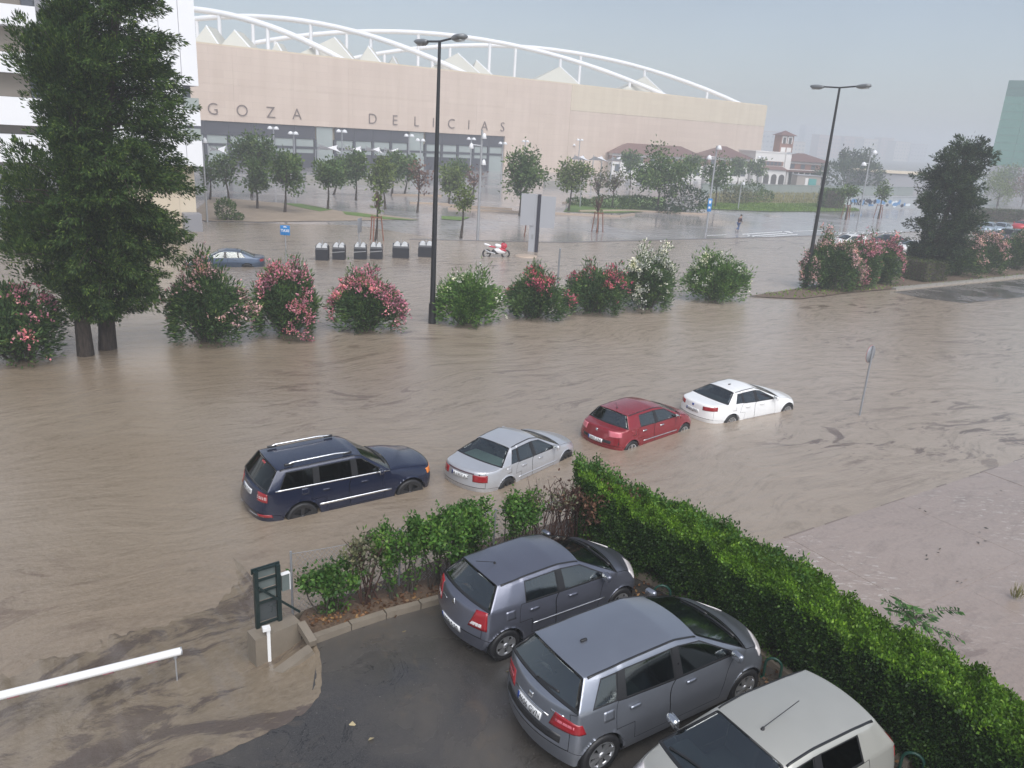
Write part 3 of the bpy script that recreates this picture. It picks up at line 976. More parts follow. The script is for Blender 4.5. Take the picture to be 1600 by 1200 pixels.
def water_mat(name, c1, c2, cd, deb=0.5, foam=0.0, rough=0.16, bstr=0.42, spec=0.9, cfar=None, msk=(0.47, 0.62), streak=(0.32, 1.0, 1.0), dscale=1.5, thr=(0.535, 0.60)):
    t = NT(name)
    v = t.coords((1, 1, 1), -ST)
    vs = t.coords((0.28, 1.0, 1), -ST - 0.12)
    big = t.noise(vs, 0.16, 4, 0.55, 0.6)
    col = t.mix(t.ramp(big, [(0.35, 0.0), (0.65, 1.0)]), c1, c2)
    if cfar is not None:                              # colour grows paler up the street
        sx_ = t.n('ShaderNodeSeparateXYZ', j0=v)
        up_ = t.math('MULTIPLY_ADD', sx_.outputs[0], 0.045)
        t.t.nodes[-1].inputs[2].default_value = -0.30
        t.t.nodes[-1].use_clamp = True
        col = t.mix(up_, col, cfar)
    fine = t.noise(vs, 2.2, 4, 0.65, 0.4)
    col = t.mix(t.ramp(fine, [(0.3, 0.0), (0.75, 0.35)]), col, tuple(x * 0.78 for x in c1))
    # trails of dirt carried by the current
    # the current bends the trails: warp the pattern by a slow noise
    wn_ = t.n('ShaderNodeTexNoise', j0=v)
    wn_.inputs['Scale'].default_value = 0.13
    wn_.inputs['Detail'].default_value = 2
    wv = t.n('ShaderNodeVectorMath', operation='MULTIPLY_ADD', j0=wn_.outputs[1], j1=(4.5, 4.5, 0), j2=v)
    ws = t.n('ShaderNodeMapping', j0=wv.outputs[0])
    ws.inputs['Scale'].default_value = streak
    n1 = t.noise(ws.outputs[0], dscale, 10, 0.70, 0.7)
    fl_ = t.noise(ws.outputs[0], 3.4, 6, 0.65, 0.4)      # fine flow lines
    col = t.mix(t.ramp(fl_, [(0.50, 0.0), (0.68, 0.55)]), col, tuple(x * 0.70 for x in c1))
    mk = t.noise(t.coords((0.6, 1.0, 1), -ST), 0.10, 4, 0.6)
    trails = t.math('MULTIPLY', t.ramp(n1, [(thr[0], 0.0), (thr[1], 1.0)]), t.ramp(mk, [(msk[0], 0.0), (msk[1], 1.0)]))
    grain = t.noise(v, 9.0, 4, 0.75)
    col = t.mix(t.ramp(grain, [(0.35, 0.0), (0.7, 0.5)]), col, tuple(min(1, x * 1.16) for x in c2))
    trails = t.math('MULTIPLY', trails, deb)
    col = t.mix(trails, col, cd)
    if foam:
        fl = t.ramp(t.noise(t.coords((0.5, 1.6, 1), -ST + 0.5), 5.5, 5, 0.75, 0.5), [(0.565, 0.0), (0.62, 1.0)])
        fm = t.ramp(t.noise(v, 0.16, 3), [(0.47, 0.0), (0.58, 1.0)])
        col = t.mix(t.math('MULTIPLY', t.math('MULTIPLY', fl, fm), foam), col, (0.55, 0.52, 0.48))
    h1 = t.noise(ws.outputs[0], 1.6, 5, 0.6, 0.5)
    h2 = t.noise(v, 6.5, 5, 0.7)
    n = t.bump(h1, bstr, 0.12)
    n = t.bump(h2, bstr * 1.3, 0.035, n)
    r = t.math('MULTIPLY_ADD', t.noise(v, 0.3, 2), 0.12)
    t.t.nodes[-1].inputs[2].default_value = rough - 0.05
    r = t.math('MULTIPLY_ADD', n1, 0.1)
    t.t.nodes[-1].inputs[2].default_value = rough
    return t.done(t.pbr(col, r, normal=n, spec=spec))

M_FLOOD = water_mat('flood_water', (0.222, 0.172, 0.124), (0.268, 0.220, 0.168), (0.105, 0.070, 0.054), 0.85, rough=0.12, cfar=(0.392, 0.325, 0.268))
M_RAMP = water_mat('muddy_ramp', (0.195, 0.152, 0.106), (0.240, 0.196, 0.146), (0.085, 0.064, 0.056), 0.85, bstr=0.35, msk=(0.40, 0.52), streak=(0.6, 1.0, 1.0), dscale=1.15, thr=(0.47, 0.54))
M_SHALLOW = water_mat('shallow_water', (0.262, 0.208, 0.178), (0.305, 0.248, 0.215), (0.165, 0.122, 0.105), 0.7, foam=0.55, rough=0.2, bstr=0.25)

def asphalt_mat(name, base, silt=0.6):
    t = NT(name)
    v = t.coords()
    n = t.noise(v, 75, 3, 0.75)
    b = t.noise(v, 0.55, 5, 0.6, 0.5)
    g = t.noise(v, 1.3, 6, 0.7, 0.8)
    col = t.mix(t.ramp(n, [(0.30, 0.0), (0.55, 0.5), (0.72, 1.0)]), tuple(x * 0.55 for x in base), tuple(x * 1.6 for x in base))
    col = t.mix(t.ramp(b, [(0.40, 0.0), (0.62, 0.75)]), col, (base[0] * 1.75, base[1] * 1.65, base[2] * 1.5))
    col = t.mix(t.ramp(g, [(0.56, 0.0), (0.70, silt)]), col, (0.105, 0.084, 0.062))      # thin silt left by the water
    chips = t.ramp(t.noise(v, 24, 2, 0.5), [(0.72, 0.0), (0.76, 0.7)])
    col = t.mix(chips, col, (0.20, 0.19, 0.17))
    ck = t.ramp(t.noise(v, 0.9, 7, 0.62, 0.9), [(0.488, 0.0), (0.497, 0.75), (0.506, 0.0)])
    ck = t.math('MULTIPLY', ck, t.ramp(t.noise(v, 0.35, 2), [(0.48, 0.0), (0.60, 1.0)]))
    col = t.mix(ck, col, (0.012, 0.012, 0.012))            # hairline cracks
    wet = t.ramp(b, [(0.38, 0.03), (0.47, 0.10), (0.60, 0.38)])
    hn = t.math('MULTIPLY', n, t.ramp(b, [(0.40, 0.1), (0.55, 1.0)]))
    p = t.pbr(col, wet, normal=t.bump(hn, 0.35, 0.012), spec=0.75)
    return t.done(p)
M_LOT = asphalt_mat('wet_asphalt', (0.050, 0.047, 0.045))
M_ROAD = asphalt_mat('road_asphalt', (0.105, 0.10, 0.10))

def plaza_mat():
    t = NT('wet_paving')
    v = t.coords((1, 1, 1), -ST)
    b = t.noise(v, 0.07, 5, 0.6, 0.4)
    col = t.mix(t.ramp(b, [(0.35, 0.0), (0.65, 1.0)]), (0.25, 0.235, 0.235), (0.36, 0.345, 0.345))
    br = t.n('ShaderNodeTexBrick', j0=v)
    br.inputs['Scale'].default_value = 0.22
    br.inputs['Mortar Size'].default_value = 0.012
    br.inputs['Color1'].default_value = (1, 1, 1, 1)
    br.inputs['Color2'].default_value = (0.9, 0.9, 0.9, 1)
    br.inputs['Mortar'].default_value = (0.6, 0.6, 0.6, 1)
    col = t.mix(1.0, col, br.outputs[0], 'MULTIPLY')
    n = t.bump(t.noise(v, 1.5, 3), 0.12, 0.05)
    r = t.ramp(b, [(0.35, 0.08), (0.65, 0.28)])
    return t.done(t.pbr(col, r, normal=n))
M_PLAZA = plaza_mat()

def soil_mat(name, a, b, scale=5):
    t = NT(name)
    v = t.coords()
    f = t.noise(v, scale, 6, 0.7)
    g = t.noise(v, 0.35, 3)
    col = t.mix(t.ramp(f, [(0.35, 0.0), (0.7, 1.0)]), a, b)
    col = t.mix(t.ramp(g, [(0.4, 0.0), (0.7, 0.4)]), col, tuple(x * 0.7 for x in a))
    return t.done(t.pbr(col, 0.7, normal=t.bump(f, 0.5, 0.05)))
M_SOIL = soil_mat('wet_soil', (0.11, 0.075, 0.052), (0.20, 0.15, 0.11))
M_DIRT = soil_mat('pale_dirt', (0.30, 0.235, 0.175), (0.37, 0.30, 0.235), 1.5)
M_MULCH = soil_mat('bark_mulch', (0.075, 0.048, 0.032), (0.17, 0.115, 0.075), 22)
M_LAWN = soil_mat('lawn', (0.10, 0.17, 0.035), (0.16, 0.24, 0.06), 2.0)
M_FIELD = soil_mat('dry_field', (0.24, 0.22, 0.11), (0.30, 0.27, 0.16), 0.8)
M_FARLAND = soil_mat('far_land', (0.16, 0.16, 0.14), (0.22, 0.215, 0.19), 0.05)
M_CONC = simple('wet_concrete', (0.20, 0.17, 0.135), 0.5, 0, 0.25, 3, 0.25)
M_KERB = simple('kerb_stone', (0.30, 0.285, 0.26), 0.45, 0, 0.2, 2, 0.15)
M_TANKERB = simple('tan_kerb', (0.42, 0.33, 0.26), 0.5, 0, 0.15, 2)
M_LINE = simple('white_line', (0.75, 0.75, 0.74), 0.3, 0, 0.12, 2)

def rect(c0, c1, w0, w1, o=(0, 0), u=SU, n=SN):
    """street-aligned rectangle corners"""
    f = lambda a, b: (o[0] + u[0] * a + n[0] * b, o[1] + u[1] * a + n[1] * b)
    return [f(c0, w0), f(c1, w0), f(c1, w1), f(c0, w1)]

sheet('ground', [(-1400, -100), (1500, -100), (1500, 1600), (-1400, 1600)], -0.45, M_FARLAND)
# the flooded street: up to the plaza edge
sheet('flood_water', [(-70, -5), (60, -5), (75, 40), (60, 82), G(1600, 352), G(1330, 366), G(1080, 373), G(880, 378), G(690, 374), G(560, 352), G(300, 346), G(0, 350), (-75, 60)], 0.0, M_FLOOD)
sheet('plaza', [G(-120, 352), G(300, 347), G(560, 353), G(690, 375), G(880, 379), G(1080, 374), G(1330, 367), G(1600, 353), (140, 120), (260, 420), (-120, 420), (-120, 70)], -0.006, M_PLAZA)

# car park, one metre above the flood; its edge and the muddy ramp down to the street
Z_LOT = 0.66
LS = 1.0436
lot = [(x_ * LS, y_ * LS) for x_, y_ in [(-2.83, 10.47), (-2.08, 11.14), (-0.99, 11.82), (1.75, 13.55), (2.61, 13.04), (3.47, 11.99), (4.46, 10.46), (5.6, 8.59), (7.4, 5.9), (10, 2), (-3, -3), (-9, 4.2), (-4.92, 7.18), (-4.01, 7.84), (-3.26, 8.45), (-2.75, 8.92), (-2.58, 9.3), (-2.73, 10.28)]]
sheet('car_park', lot, Z_LOT, M_LOT)
def ramp_sheet():
    edge = np.array([(-9.5, 3.8), (-4.92, 7.18), (-4.01, 7.84), (-3.26, 8.45), (-2.78, 8.86), (-2.62, 9.08), (-2.57, 9.4), (-2.73, 10.28), (-2.9, 10.6)]) * LS
    s_ = np.r_[0, np.cumsum(np.linalg.norm(np.diff(edge, axis=0), axis=1))]
    q = np.linspace(0, s_[-1], 140)
    ed = np.c_[np.interp(q, s_, edge[:, 0]), np.interp(q, s_, edge[:, 1])]
    gg = np.random.default_rng(4)
    wob = np.convolve(gg.normal(0, 1, 150), np.ones(9) / 9, 'same')[:140] * 0.13 + np.convolve(gg.normal(0, 1, 150), np.ones(2) / 2, 'same')[:140] * 0.018
    P = []
    m = 30
    bumps = gg.normal(0, 1, (146, m + 7))
    k_ = np.ones((5, 5)) / 25
    sm = np.array([[np.sum(bumps[i:i + 5, j:j + 5] * k_) for j in range(m + 1)] for i in range(140)]) * 5
    for i, (x, y) in enumerate(ed):
        for k in range(m + 1):
            tt = k / m
            far = np.array([x, y]) + np.array([-0.60, 0.80]) * (4.9 * tt - (0.10 + wob[i]) * (1 - tt) ** 4)
            z = Z_LOT + 0.004 - 0.80 * max(0, tt - .045) ** 0.85 + sm[i, k] * 0.016 * min(1, tt * 4)
            P.append((far[0], far[1], z))
    n = m + 1
    F = [(i * n + k, (i + 1) * n + k, (i + 1) * n + k + 1, i * n + k + 1) for i in range(139) for k in range(m)]
    o = MB().add(P, F, True).build('muddy_ramp', M_RAMP)
    if o.data.polygons[0].normal.z < 0:
        o.data.flip_normals()
    tag(o, kind='structure')
ramp_sheet()

# pavement on the near right, under a skin of running water: slabs with sunk joints
o_pv = (6.72, 16.84)
pv = tag(sheet('pavement', rect(-12, 42, -16, 0.0, o_pv), 0.006, M_SHALLOW), kind='structure')
for b in range(4):
    for a in range(-1, 9):
        w0, w1 = -3.3 * (b + 1) + 0.014, -3.3 * b - 0.014
        off = 1.7 * (b % 2)
        r_ = rect(a * 4.4 + 0.009 + off, (a + 1) * 4.4 - 0.009 + off, w0, w1, o_pv)
        if r_[0][0] < 5.2 and r_[0][1] < 13: continue
        dz = RND.uniform(-0.006, 0.006)
        mb = MB().prism(r_, -0.03, 0.014 + dz)
        sl = mb.build('paving_slab', M_SHALLOW, pv)
M_RIFFLE = simple('dark_riffle', (0.185, 0.145, 0.120), 0.22, 0, 0.35, 4)
xq_ = -1.5
while xq_ < 15:                                    # dark strips drawn for the riffle line along the kerb
    lq_ = RND.uniform(0.35, 1.3)
    wq_ = RND.uniform(0.015, 0.05)
    tag(MB().prism(rect(xq_, xq_ + lq_, -0.01, wq_, o_pv), -0.1, 0.011).build('kerb', M_RIFFLE), kind='structure')
    xq_ += lq_ + RND.uniform(0.05, 1.6)
# the planted strip along the far kerb
bed = [G(1168, 464), G(1250, 451), G(1330, 436), (34, 64.5), (60, 82), (63, 79), G(1600, 432), G(1430, 449), G(1330, 458), G(1250, 468)]
sheet('planting_bed', bed, 0.05, M_SOIL)
ka, kb_ = np.array(G(1400, 453)), np.array(G(1600, 433))
kd_ = (kb_ - ka) / np.linalg.norm(kb_ - ka)
kn_ = np.array([-kd_[1], kd_[0]])
for k in range(34):
    a0 = ka + kd_ * (k * 1.0)
    kq = MB().prism([tuple(a0), tuple(a0 + kd_ * 0.97), tuple(a0 + kd_ * 0.97 + kn_ * 0.35), tuple(a0 + kn_ * 0.35)], -0.3, 0.13)
    if k == 0:
        kroot = tag(kq.build('kerb', M_KERB), kind='structure')
    else:
        kq.build('kerb_stone', M_KERB, kroot)
sheet('road', [G(1395, 456), G(1600, 436), (46, 64), G(1600, 464), G(1510, 474), G(1440, 466)], 0.008, M_ROAD)

# plaza: dirt, lawns, low tan kerbs, road markings
sheet('dirt', [G(268, 344), G(300, 334), G(330, 308), G(420, 316), G(480, 320), G(530, 330), G(600, 336), G(655, 343), G(560, 345), G(400, 347)], 0.03, M_DIRT)
for q, p in enumerate(([(535, 331), (560, 333), (600, 339), (655, 345), (600, 343), (540, 336)], [(440, 318), (470, 319), (520, 328), (500, 331), (465, 324)], [(690, 338), (735, 340), (720, 345), (690, 343)])):
    sheet('lawn', [G(*z) for z in p], 0.05, M_LAWN)
sheet('lawn', [G(1085, 326), G(1110, 318), G(1320, 319), G(1345, 330), G(1290, 331), G(1200, 331), G(1130, 328)], 0.06, M_LAWN)
sheet('lawn', [G(880, 331), G(900, 312), G(1040, 308), G(1040, 330), G(960, 333)], 0.04, M_LAWN)
sheet('field', [G(1100, 319), G(1110, 299), G(1320, 301), G(1320, 320)], 0.02, M_FIELD)
def low_kerb(p, q, w=0.35, h=0.22, m=M_TANKERB):
    a, b = G(*p), G(*q)
    tag(MB().bar((a[0], a[1], h / 2 - 0.02), (b[0], b[1], h / 2 - 0.02), w, h).build('kerb', m), kind='structure')
for p, q in (((690, 321), (800, 328)), ((700, 327), (820, 333)), ((820, 333), (968, 339)), ((905, 331), (985, 330)), ((968, 339), (990, 336)), ((612, 305), (690, 307)), ((640, 318), (700, 320)), ((985, 330), (1105, 336)), ((880, 318), (905, 316))):
    low_kerb(p, q)
def marking(pts, z=0.006):
    tag(sheet('road_marking', [G(*p) for p in pts], z, M_LINE))
for p in ([(1160, 365.6), (1222, 361.6), (1222, 362.6), (1160, 366.8)], [(1168, 368.4), (1230, 364.0), (1230, 365.1), (1168, 369.6)], [(1182, 370.2), (1246, 365.8), (1246, 366.9), (1182, 371.4)], [(1224, 361.4), (1232, 361.2), (1240, 364.2), (1236, 364.4)], [(1166, 366.9), (1170, 366.8), (1180, 370), (1176, 370.2)], [(1240, 361.0), (1290, 359.6), (1290, 360.3), (1240, 361.8)],
          [(1105, 367.8), (1135, 366.4), (1135, 367.2), (1105, 368.6)]):
    marking(p)
for k in range(9):
    x = 1308 + k * 11.5
    marking([(x, 368 - k * 0.25), (x + 2.6, 368 - k * 0.25), (x + 11, 362.5 - k * 0.2), (x + 8.4, 362.5 - k * 0.2)])
marking([(1300, 363.6), (1405, 360.9), (1405, 361.5), (1300, 364.2)])
# kerb line where the plaza steps down to the street
for p, q in (((640, 374), (880, 379)), ((880, 379), (1080, 374)), ((1080, 374), (1330, 367)), ((1330, 367), (1430, 362))):
    low_kerb(p, q, 0.3, 0.06, simple('dark_kerb', (0.16, 0.15, 0.15), 0.3))
# ------------------------------------------------------------------ the station
TH = math.radians(39.18)
WU = np.array([math.cos(TH), math.sin(TH)])
WN_ = np.array([-WU[1], WU[0]])
P0 = np.array([-5.204, 179.81])
def W(s, off, z):
    q = P0 + WU * s + WN_ * off
    return (float(q[0]), float(q[1]), float(z))

def wall_mat(name, a, b, courses=1.2):
    t = NT(name)
    v = t.coords((1, 1, 1), -TH)
    sx = t.n('ShaderNodeSeparateXYZ', j0=v)
    zc = t.n('ShaderNodeCombineXYZ', j0=sx.outputs[0], j1=sx.outputs[2])
    br = t.n('ShaderNodeTexBrick', j0=zc.outputs[0])
    br.inputs['Scale'].default_value = 0.5
    br.inputs['Brick Width'].default_value = 2.4
    br.inputs['Row Height'].default_value = 0.6
    br.inputs['Mortar Size'].default_value = 0.012
    br.inputs['Color1'].default_value = (1, 1, 1, 1)
    br.inputs['Color2'].default_value = (0.95, 0.94, 0.94, 1)
    br.inputs['Mortar'].default_value = (0.86, 0.85, 0.85, 1)
    st = t.noise(t.coords((0.6, 0.6, 0.05), -TH), 0.9, 5, 0.65)
    c = t.mix(t.ramp(st, [(0.35, 0.0), (0.7, 1.0)]), a, b)
    c = t.mix(1.0, c, br.outputs[0], 'MULTIPLY')
    return t.done(t.pbr(c, 0.6))
M_STONE = wall_mat('pink_stone', (0.60, 0.485, 0.40), (0.66, 0.54, 0.455))
M_STONE2 = wall_mat('cream_stone', (0.62, 0.53, 0.40), (0.68, 0.59, 0.46))
M_DARKCLAD = simple('dark_cladding', (0.055, 0.055, 0.07), 0.5, 0, 0.15, .4)
M_PALEPANE = simple('pale_window', (0.33, 0.37, 0.36), 0.2, 0, 0.15, .3)
M_STEELW = simple('white_steel', (0.78, 0.79, 0.82), 0.45, 0, 0.05, .2)
M_ROOFC = simple('cream_roof', (0.52, 0.51, 0.45), 0.5, 0, 0.08, .2)
M_LETTER = simple('dark_letter', (0.17, 0.125, 0.115), 0.5)

station = thing('station_building', 'huge pink stone station hall with white steel arches over its roof and tall dark lettering', 'station', W(0, 0, 0))
def slab_w(name, s0, s1, o0, o1, z0, z1, m, parent=station):
    c = [W(s0, o0, 0)[:2], W(s1, o0, 0)[:2], W(s1, o1, 0)[:2], W(s0, o1, 0)[:2]]
    return MB().prism(c, z0, z1).build(name, m, parent, world=True)
ZT, ZB = 19.4, 7.4
# facade courses: each length of cladding a panel of its own
def facade(s0, s1, z0, z1, m, ns, nz, o0=0.0):
    for a in range(ns):
        for b in range(nz):
            g = 0.006
            x0 = s0 + (s1 - s0) * a / ns; x1 = s0 + (s1 - s0) * (a + 1) / ns
            y0 = z0 + (z1 - z0) * b / nz; y1 = z0 + (z1 - z0) * (b + 1) / nz
            j = RND.uniform(0, 0.008)
            slab_w('facade_panel', x0 + g, x1 - g, o0 - j, o0 + 1.0, y0 + g, y1 - g, m)
facade(-80, -15.2, ZB, ZT, M_STONE, 6, 2)
facade(-15.2, 0.6, ZB, ZT, M_STONE, 2, 2, 0.03)
facade(0.6, 19.1, -1.0, ZT, M_STONE, 2, 3, 0.03)
facade(19.1, 94.0, 13.9, ZT, M_STONE2, 6, 1, -0.05)
facade(19.1, 94.0, -1.0, 13.9, M_STONE, 6, 2, 0.0)
slab_w('end_wall', 93.0, 94.0, 1.02, 74, -1, ZT, M_STONE)
slab_w('hall', -82, 92.9, 1.05, 74, -1, ZT - 0.25, M_STONE2)
slab_w('parapet', -82, 94.0, 0.2, 0.9, ZT, ZT + 0.25, M_STONE2)
# the glazed ground floor
bays = 20
for k in range(bays):
    s0 = -79.5 + k * 4.0
    door = k in (9, 14)
    if door:
        slab_w('tall_window', s0 + 0.3, s0 + 3.5, 0.35, 0.5, 2.2, 7.3, M_PALEPANE)
    else:
        slab_w('fascia_panel', s0 + 0.02, s0 + 3.98, 0.30, 0.5, 5.1, 7.38, M_DARKCLAD)
        slab_w('window', s0 + 0.3, s0 + 3.7, 0.45, 0.55, 3.75, 5.05, M_PALEPANE)
        slab_w('window', s0 + 0.3, s0 + 3.7, 0.45, 0.55, 2.6, 3.35, M_PALEPANE)
    slab_w('column', s0 - 0.22, s0 + 0.22, 0.2, 0.7, -1, 5.1, M_DARKCLAD)
    slab_w('transom', s0 + 0.22, s0 + 3.78, 0.30, 0.5, 3.35, 3.75, M_DARKCLAD)
    slab_w('shopfront', s0 + 0.22, s0 + 3.78, 0.38, 0.55, -1.0, 2.6, M_DARKCLAD if k % 5 != 4 else M_PALEPANE)
# lettering
for ch, s0 in (('G', -62.1), ('O', -57.1), ('Z', -52.0), ('A', -47.1), ('D', -31.8), ('E', -26.9), ('L', -22.0), ('I', -18.0), ('C', -13.6), ('I', -9.2), ('A', -5.1), ('S', -0.3)):
    tm = text_mesh(ch, 2.75, 0.06, 1.0, -0.05)
    o = link('letter', tm, M_LETTER, station)
    p = W(s0, -0.10, 9.25)
    o.location = (p[0] - station.location[0], p[1] - station.location[1], p[2])
    o.rotation_euler = (math.pi / 2, 0, TH)
# arches over the roof
for s0, D, s1, h in ((-80.7, 60, -36.7, 8.5), (-69, 80, -9.0, 10.0), (-47, 80, 53.1, 11.5), (-16, 80, 83.9, 11.5), (18, 80, 130, 11.5), (-120, 80, -68, 10.0)):
    if s1 > 100: continue
    pts = []
    for tt in np.linspace(0, 1, 25):
        pts.append(W(s0 + (s1 - s0) * tt, D * (1 - tt) + 1.0 * tt, 19.0 + 4 * h * tt * (1 - tt)))
    MB().tube(pts, 0.56, 8).build('roof_arch', M_STEELW, station, world=True)
    for tt in np.arange(0.22, 0.95, 0.14):
        q = W(s0 + (s1 - s0) * tt, D * (1 - tt) + 1.0 * tt, 0)
        zt = 19.0 + 4 * h * tt * (1 - tt)
        MB().tube([(q[0], q[1], 19.0), (q[0], q[1], zt - 0.3)], 0.38, 8).build('roof_post', M_STEELW, station, world=True)
for (xa, ya, xl, xr_, off) in ((366, 47, 338, 402, 8), (322, 40, 296, 350, 8), (432, 66, 414, 452, 22), (522, 58, 452, 560, 6), (575, 72, 556, 604, 10), (614, 88, 602, 628, 14), (715, 83, 660, 760, 6), (744, 94, 735, 782, 10), (875, 104, 826, 918, 6), (1008, 119, 966, 1052, 6)):
    def sw(px, off_):
        d = ray(px, 100)
        Pn = P0 + WN_ * off_
        tt, s_ = np.linalg.solve(np.array([[d[0], -WU[0]], [d[1], -WU[1]]]), Pn)
        return s_
    def zw(px, py, off_):
        d = ray(px, py)
        Pn = P0 + WN_ * off_
        tt, s_ = np.linalg.solve(np.array([[d[0], -WU[0]], [d[1], -WU[1]]]), Pn)
        return s_, d[2] * tt + CAM_H
    sa, za = zw(xa, ya, off + 3)
    sl, sr = sw(xl, off), sw(xr_, off)
    base = [W(sl, off, 19.0), W(sr, off, 19.0), W(sr + 6, off + 9, 19.0), W(sl + 4, off + 9, 19.0)]
    ap, ap2 = W(sa, off + 3, za), W(sa + 3, off + 6.5, za)
    mb = MB().add(base + [ap, ap2], [(0, 1, 4), (1, 2, 5, 4), (2, 3, 5), (3, 0, 4, 5)])
    sk = mb.build('roof_skylight', M_ROOFC, station, world=True)
    MB().tube([base[1], ap], 0.16, 6).build('skylight_edge', M_STEELW, sk).location = (-station.location[0], -station.location[1], -station.location[2])

# ------------------------------------------------------------------ white apartment block on the left
M_WHITEW = simple('white_cladding', (0.80, 0.81, 0.84), 0.5, 0, 0.03, .3)
M_RECESS = simple('brown_recess', (0.25, 0.215, 0.175), 0.6, 0, 0.12, .4)
M_DARKGL = simple('dark_window', (0.10, 0.115, 0.14), 0.15, 0, 0.2, .4)
M_GREYW = simple('grey_wall', (0.24, 0.24, 0.26), 0.6, 0, 0.1, .4)
apt = thing('apartment_block', 'white clad apartment block with brown balcony bands behind the big dark trees', 'building', (-24.75, 61.2, 0), math.radians(30))
def bbox(name, x0, x1, y0, y1, z0, z1, m, parent=apt):
    return MB().box(((x0 + x1) / 2, (y0 + y1) / 2, (z0 + z1) / 2), (x1 - x0, y1 - y0, z1 - z0)).build(name, m, parent)
XL, XM, XR = -40.0, -8.6, 0.55
bands = [(4.76, 6.59), (7.2, 9.0), (10.53, 11.79), (13.47, 14.72), (16.35, 17.6), (19.2, 20.5), (22.1, 23.4)]
bbox('core', XL, XM - 0.8, 1.6, 16, -0.4, 25, M_RECESS)
for q, (z0, z1) in enumerate(bands):
    bbox('balcony_band', XL, XM - 0.75, 0, 1.5, z0, z1, M_WHITEW)
    zn = bands[q + 1][0] if q + 1 < len(bands) else 25
    for j in range(5):
        x0 = XM - 0.8 - j * 5.2
        bbox('window', x0 - 0.75, x0, 1.42, 1.56, z1 + 0.01, zn - 0.02, M_DARKGL)
        bbox('recess_panel', x0 - 5.1, x0 - 0.8, 1.48, 1.58, z1 + 0.03, zn - 0.03, M_RECESS)
bbox('ground_floor', XL, XM - 0.8, 0.8, 1.5, -0.4, 4.74, M_GREYW)
bbox('corner_recess', XM - 0.75, XM, 0.9, 14, -0.4, 25, M_GREYW)
# the tall plain end
npan = 6
for k in range(npan):
    w_ = (-0.55 - XM - 0.02) / npan
    x0 = XM + 0.02 + k * w_
    bbox('cladding_panel', x0, x0 + w_ - 0.03, 0, 14, 4.85, 25, M_WHITEW)
xe = -0.55
for z0, z1 in ((10.55, 25), (7.76, 8.85), (4.85, 6.70)):
    bbox('cladding_panel', xe, XR, 0, 14, z0, z1, M_WHITEW)
for z0, z1 in ((8.85, 10.55), (6.70, 7.76)):
    bbox('balcony_recess', xe + .01, XR - 0.5, 0.7, 13.9, z0 + 0.01, z1 - 0.01, M_DARKGL)
    bbox('balcony_glass', xe + .02, XR - 0.04, 0.03, 0.09, z0 + 0.02, z0 + 0.85, M_PALEPANE)
bbox('ground_floor', XM + 0.1, XR - 0.5, 1.4, 13, -0.4, 4.83, M_STONE2)
bbox('porch_wall', XR - 1.6, XR - 0.35, -0.2, 1.3, -0.4, 1.3, M_GREYW)

# ------------------------------------------------------------------ old station with the clock tower
M_TILE = simple('red_brown_tile', (0.15, 0.078, 0.068), 0.5, 0, 0.2, .8)
M_BRICK = simple('red_brick', (0.26, 0.13, 0.10), 0.6, 0, 0.2, .8)
M_WHITER = simple('white_render', (0.72, 0.70, 0.68), 0.55, 0, 0.06, .5)
M_SHADOWW = simple('arcade_shade', (0.06, 0.055, 0.055), 0.6)  # shade in the openings and under the lean-to, put into the colour
def OS(px, D):
    return AT(px, 240, D)[0]
oD = 206.0
old = thing('old_station', 'long low old station with red brown hipped roofs, white arches and a brick clock tower', 'station', (50, oD, 0))
OT = math.radians(10)
ou = np.array([math.cos(OT), math.sin(OT)]); on = np.array([-ou[1], ou[0]])
oo = np.array([20.0, 197.0])
def O(a, b, z):
    q = oo + ou * a + on * b
    return (float(q[0]), float(q[1]), z)
def obox(name, a0, a1, b0, b1, z0, z1, m, parent=old):
    return MB().prism([O(a0, b0, 0)[:2], O(a1, b0, 0)[:2], O(a1, b1, 0)[:2], O(a0, b1, 0)[:2]], z0, z1).build(name, m, parent, world=True)
def hip(name, a0, a1, b0, b1, z0, z1, inset=None):
    i = inset or (b1 - b0) / 2
    vs = [O(a0, b0, z0), O(a1, b0, z0), O(a1, b1, z0), O(a0, b1, z0), O(a0 + i, (b0 + b1) / 2, z1), O(a1 - i, (b0 + b1) / 2, z1)]
    return MB().add(vs, [(0, 1, 5, 4), (1, 2, 5), (2, 3, 4, 5), (3, 0, 4), (3, 2, 1, 0)]).build(name, M_TILE, old, world=True)
LOFF = 0.0
def wing(a0, a1, zt, zr, z0=-0.5):
    obox('wall', a0, a1, 0, 9, z0, zt - 1.9, M_WHITER)
    obox('brick_band', a0 - 0.03, a1 + 0.03, -0.04, 9.04, zt - 1.9, zt - 0.6, M_BRICK)
    obox('cornice', a0 - 0.05, a1 + 0.05, -0.10, 9.1, zt - 0.6, zt, M_WHITER)
    hip('roof', a0 - 0.7, a1 + 0.7, -0.9, 9.9, zt, zr)
    n = max(2, int((a1 - a0) / 2.6))
    for k in range(n):
        x = a0 + (k + 0.5) * (a1 - a0) / n
        obox('window', x - 0.55, x + 0.55, -0.10, -0.05, zt - 1.8, zt - 0.7, M_DARKGL)
        obox('window', x - 0.6, x + 0.6, -0.06, 0.02, zt - 4.2, zt - 2.5, M_DARKGL)
def oA(px, b=0.0):
    """place along the old front that a sight line through column px meets"""
    d = ray(px, 265)
    Pn = oo + on * b
    tt, a_ = np.linalg.solve(np.array([[d[0], -ou[0]], [d[1], -ou[1]]]), Pn)
    return float(a_)
wing(oA(955), oA(1098), 5.0, 7.4)
wing(oA(1104), oA(1170), 5.4, 8.0)
wing(oA(1229), oA(1294), 5.5, 7.4)
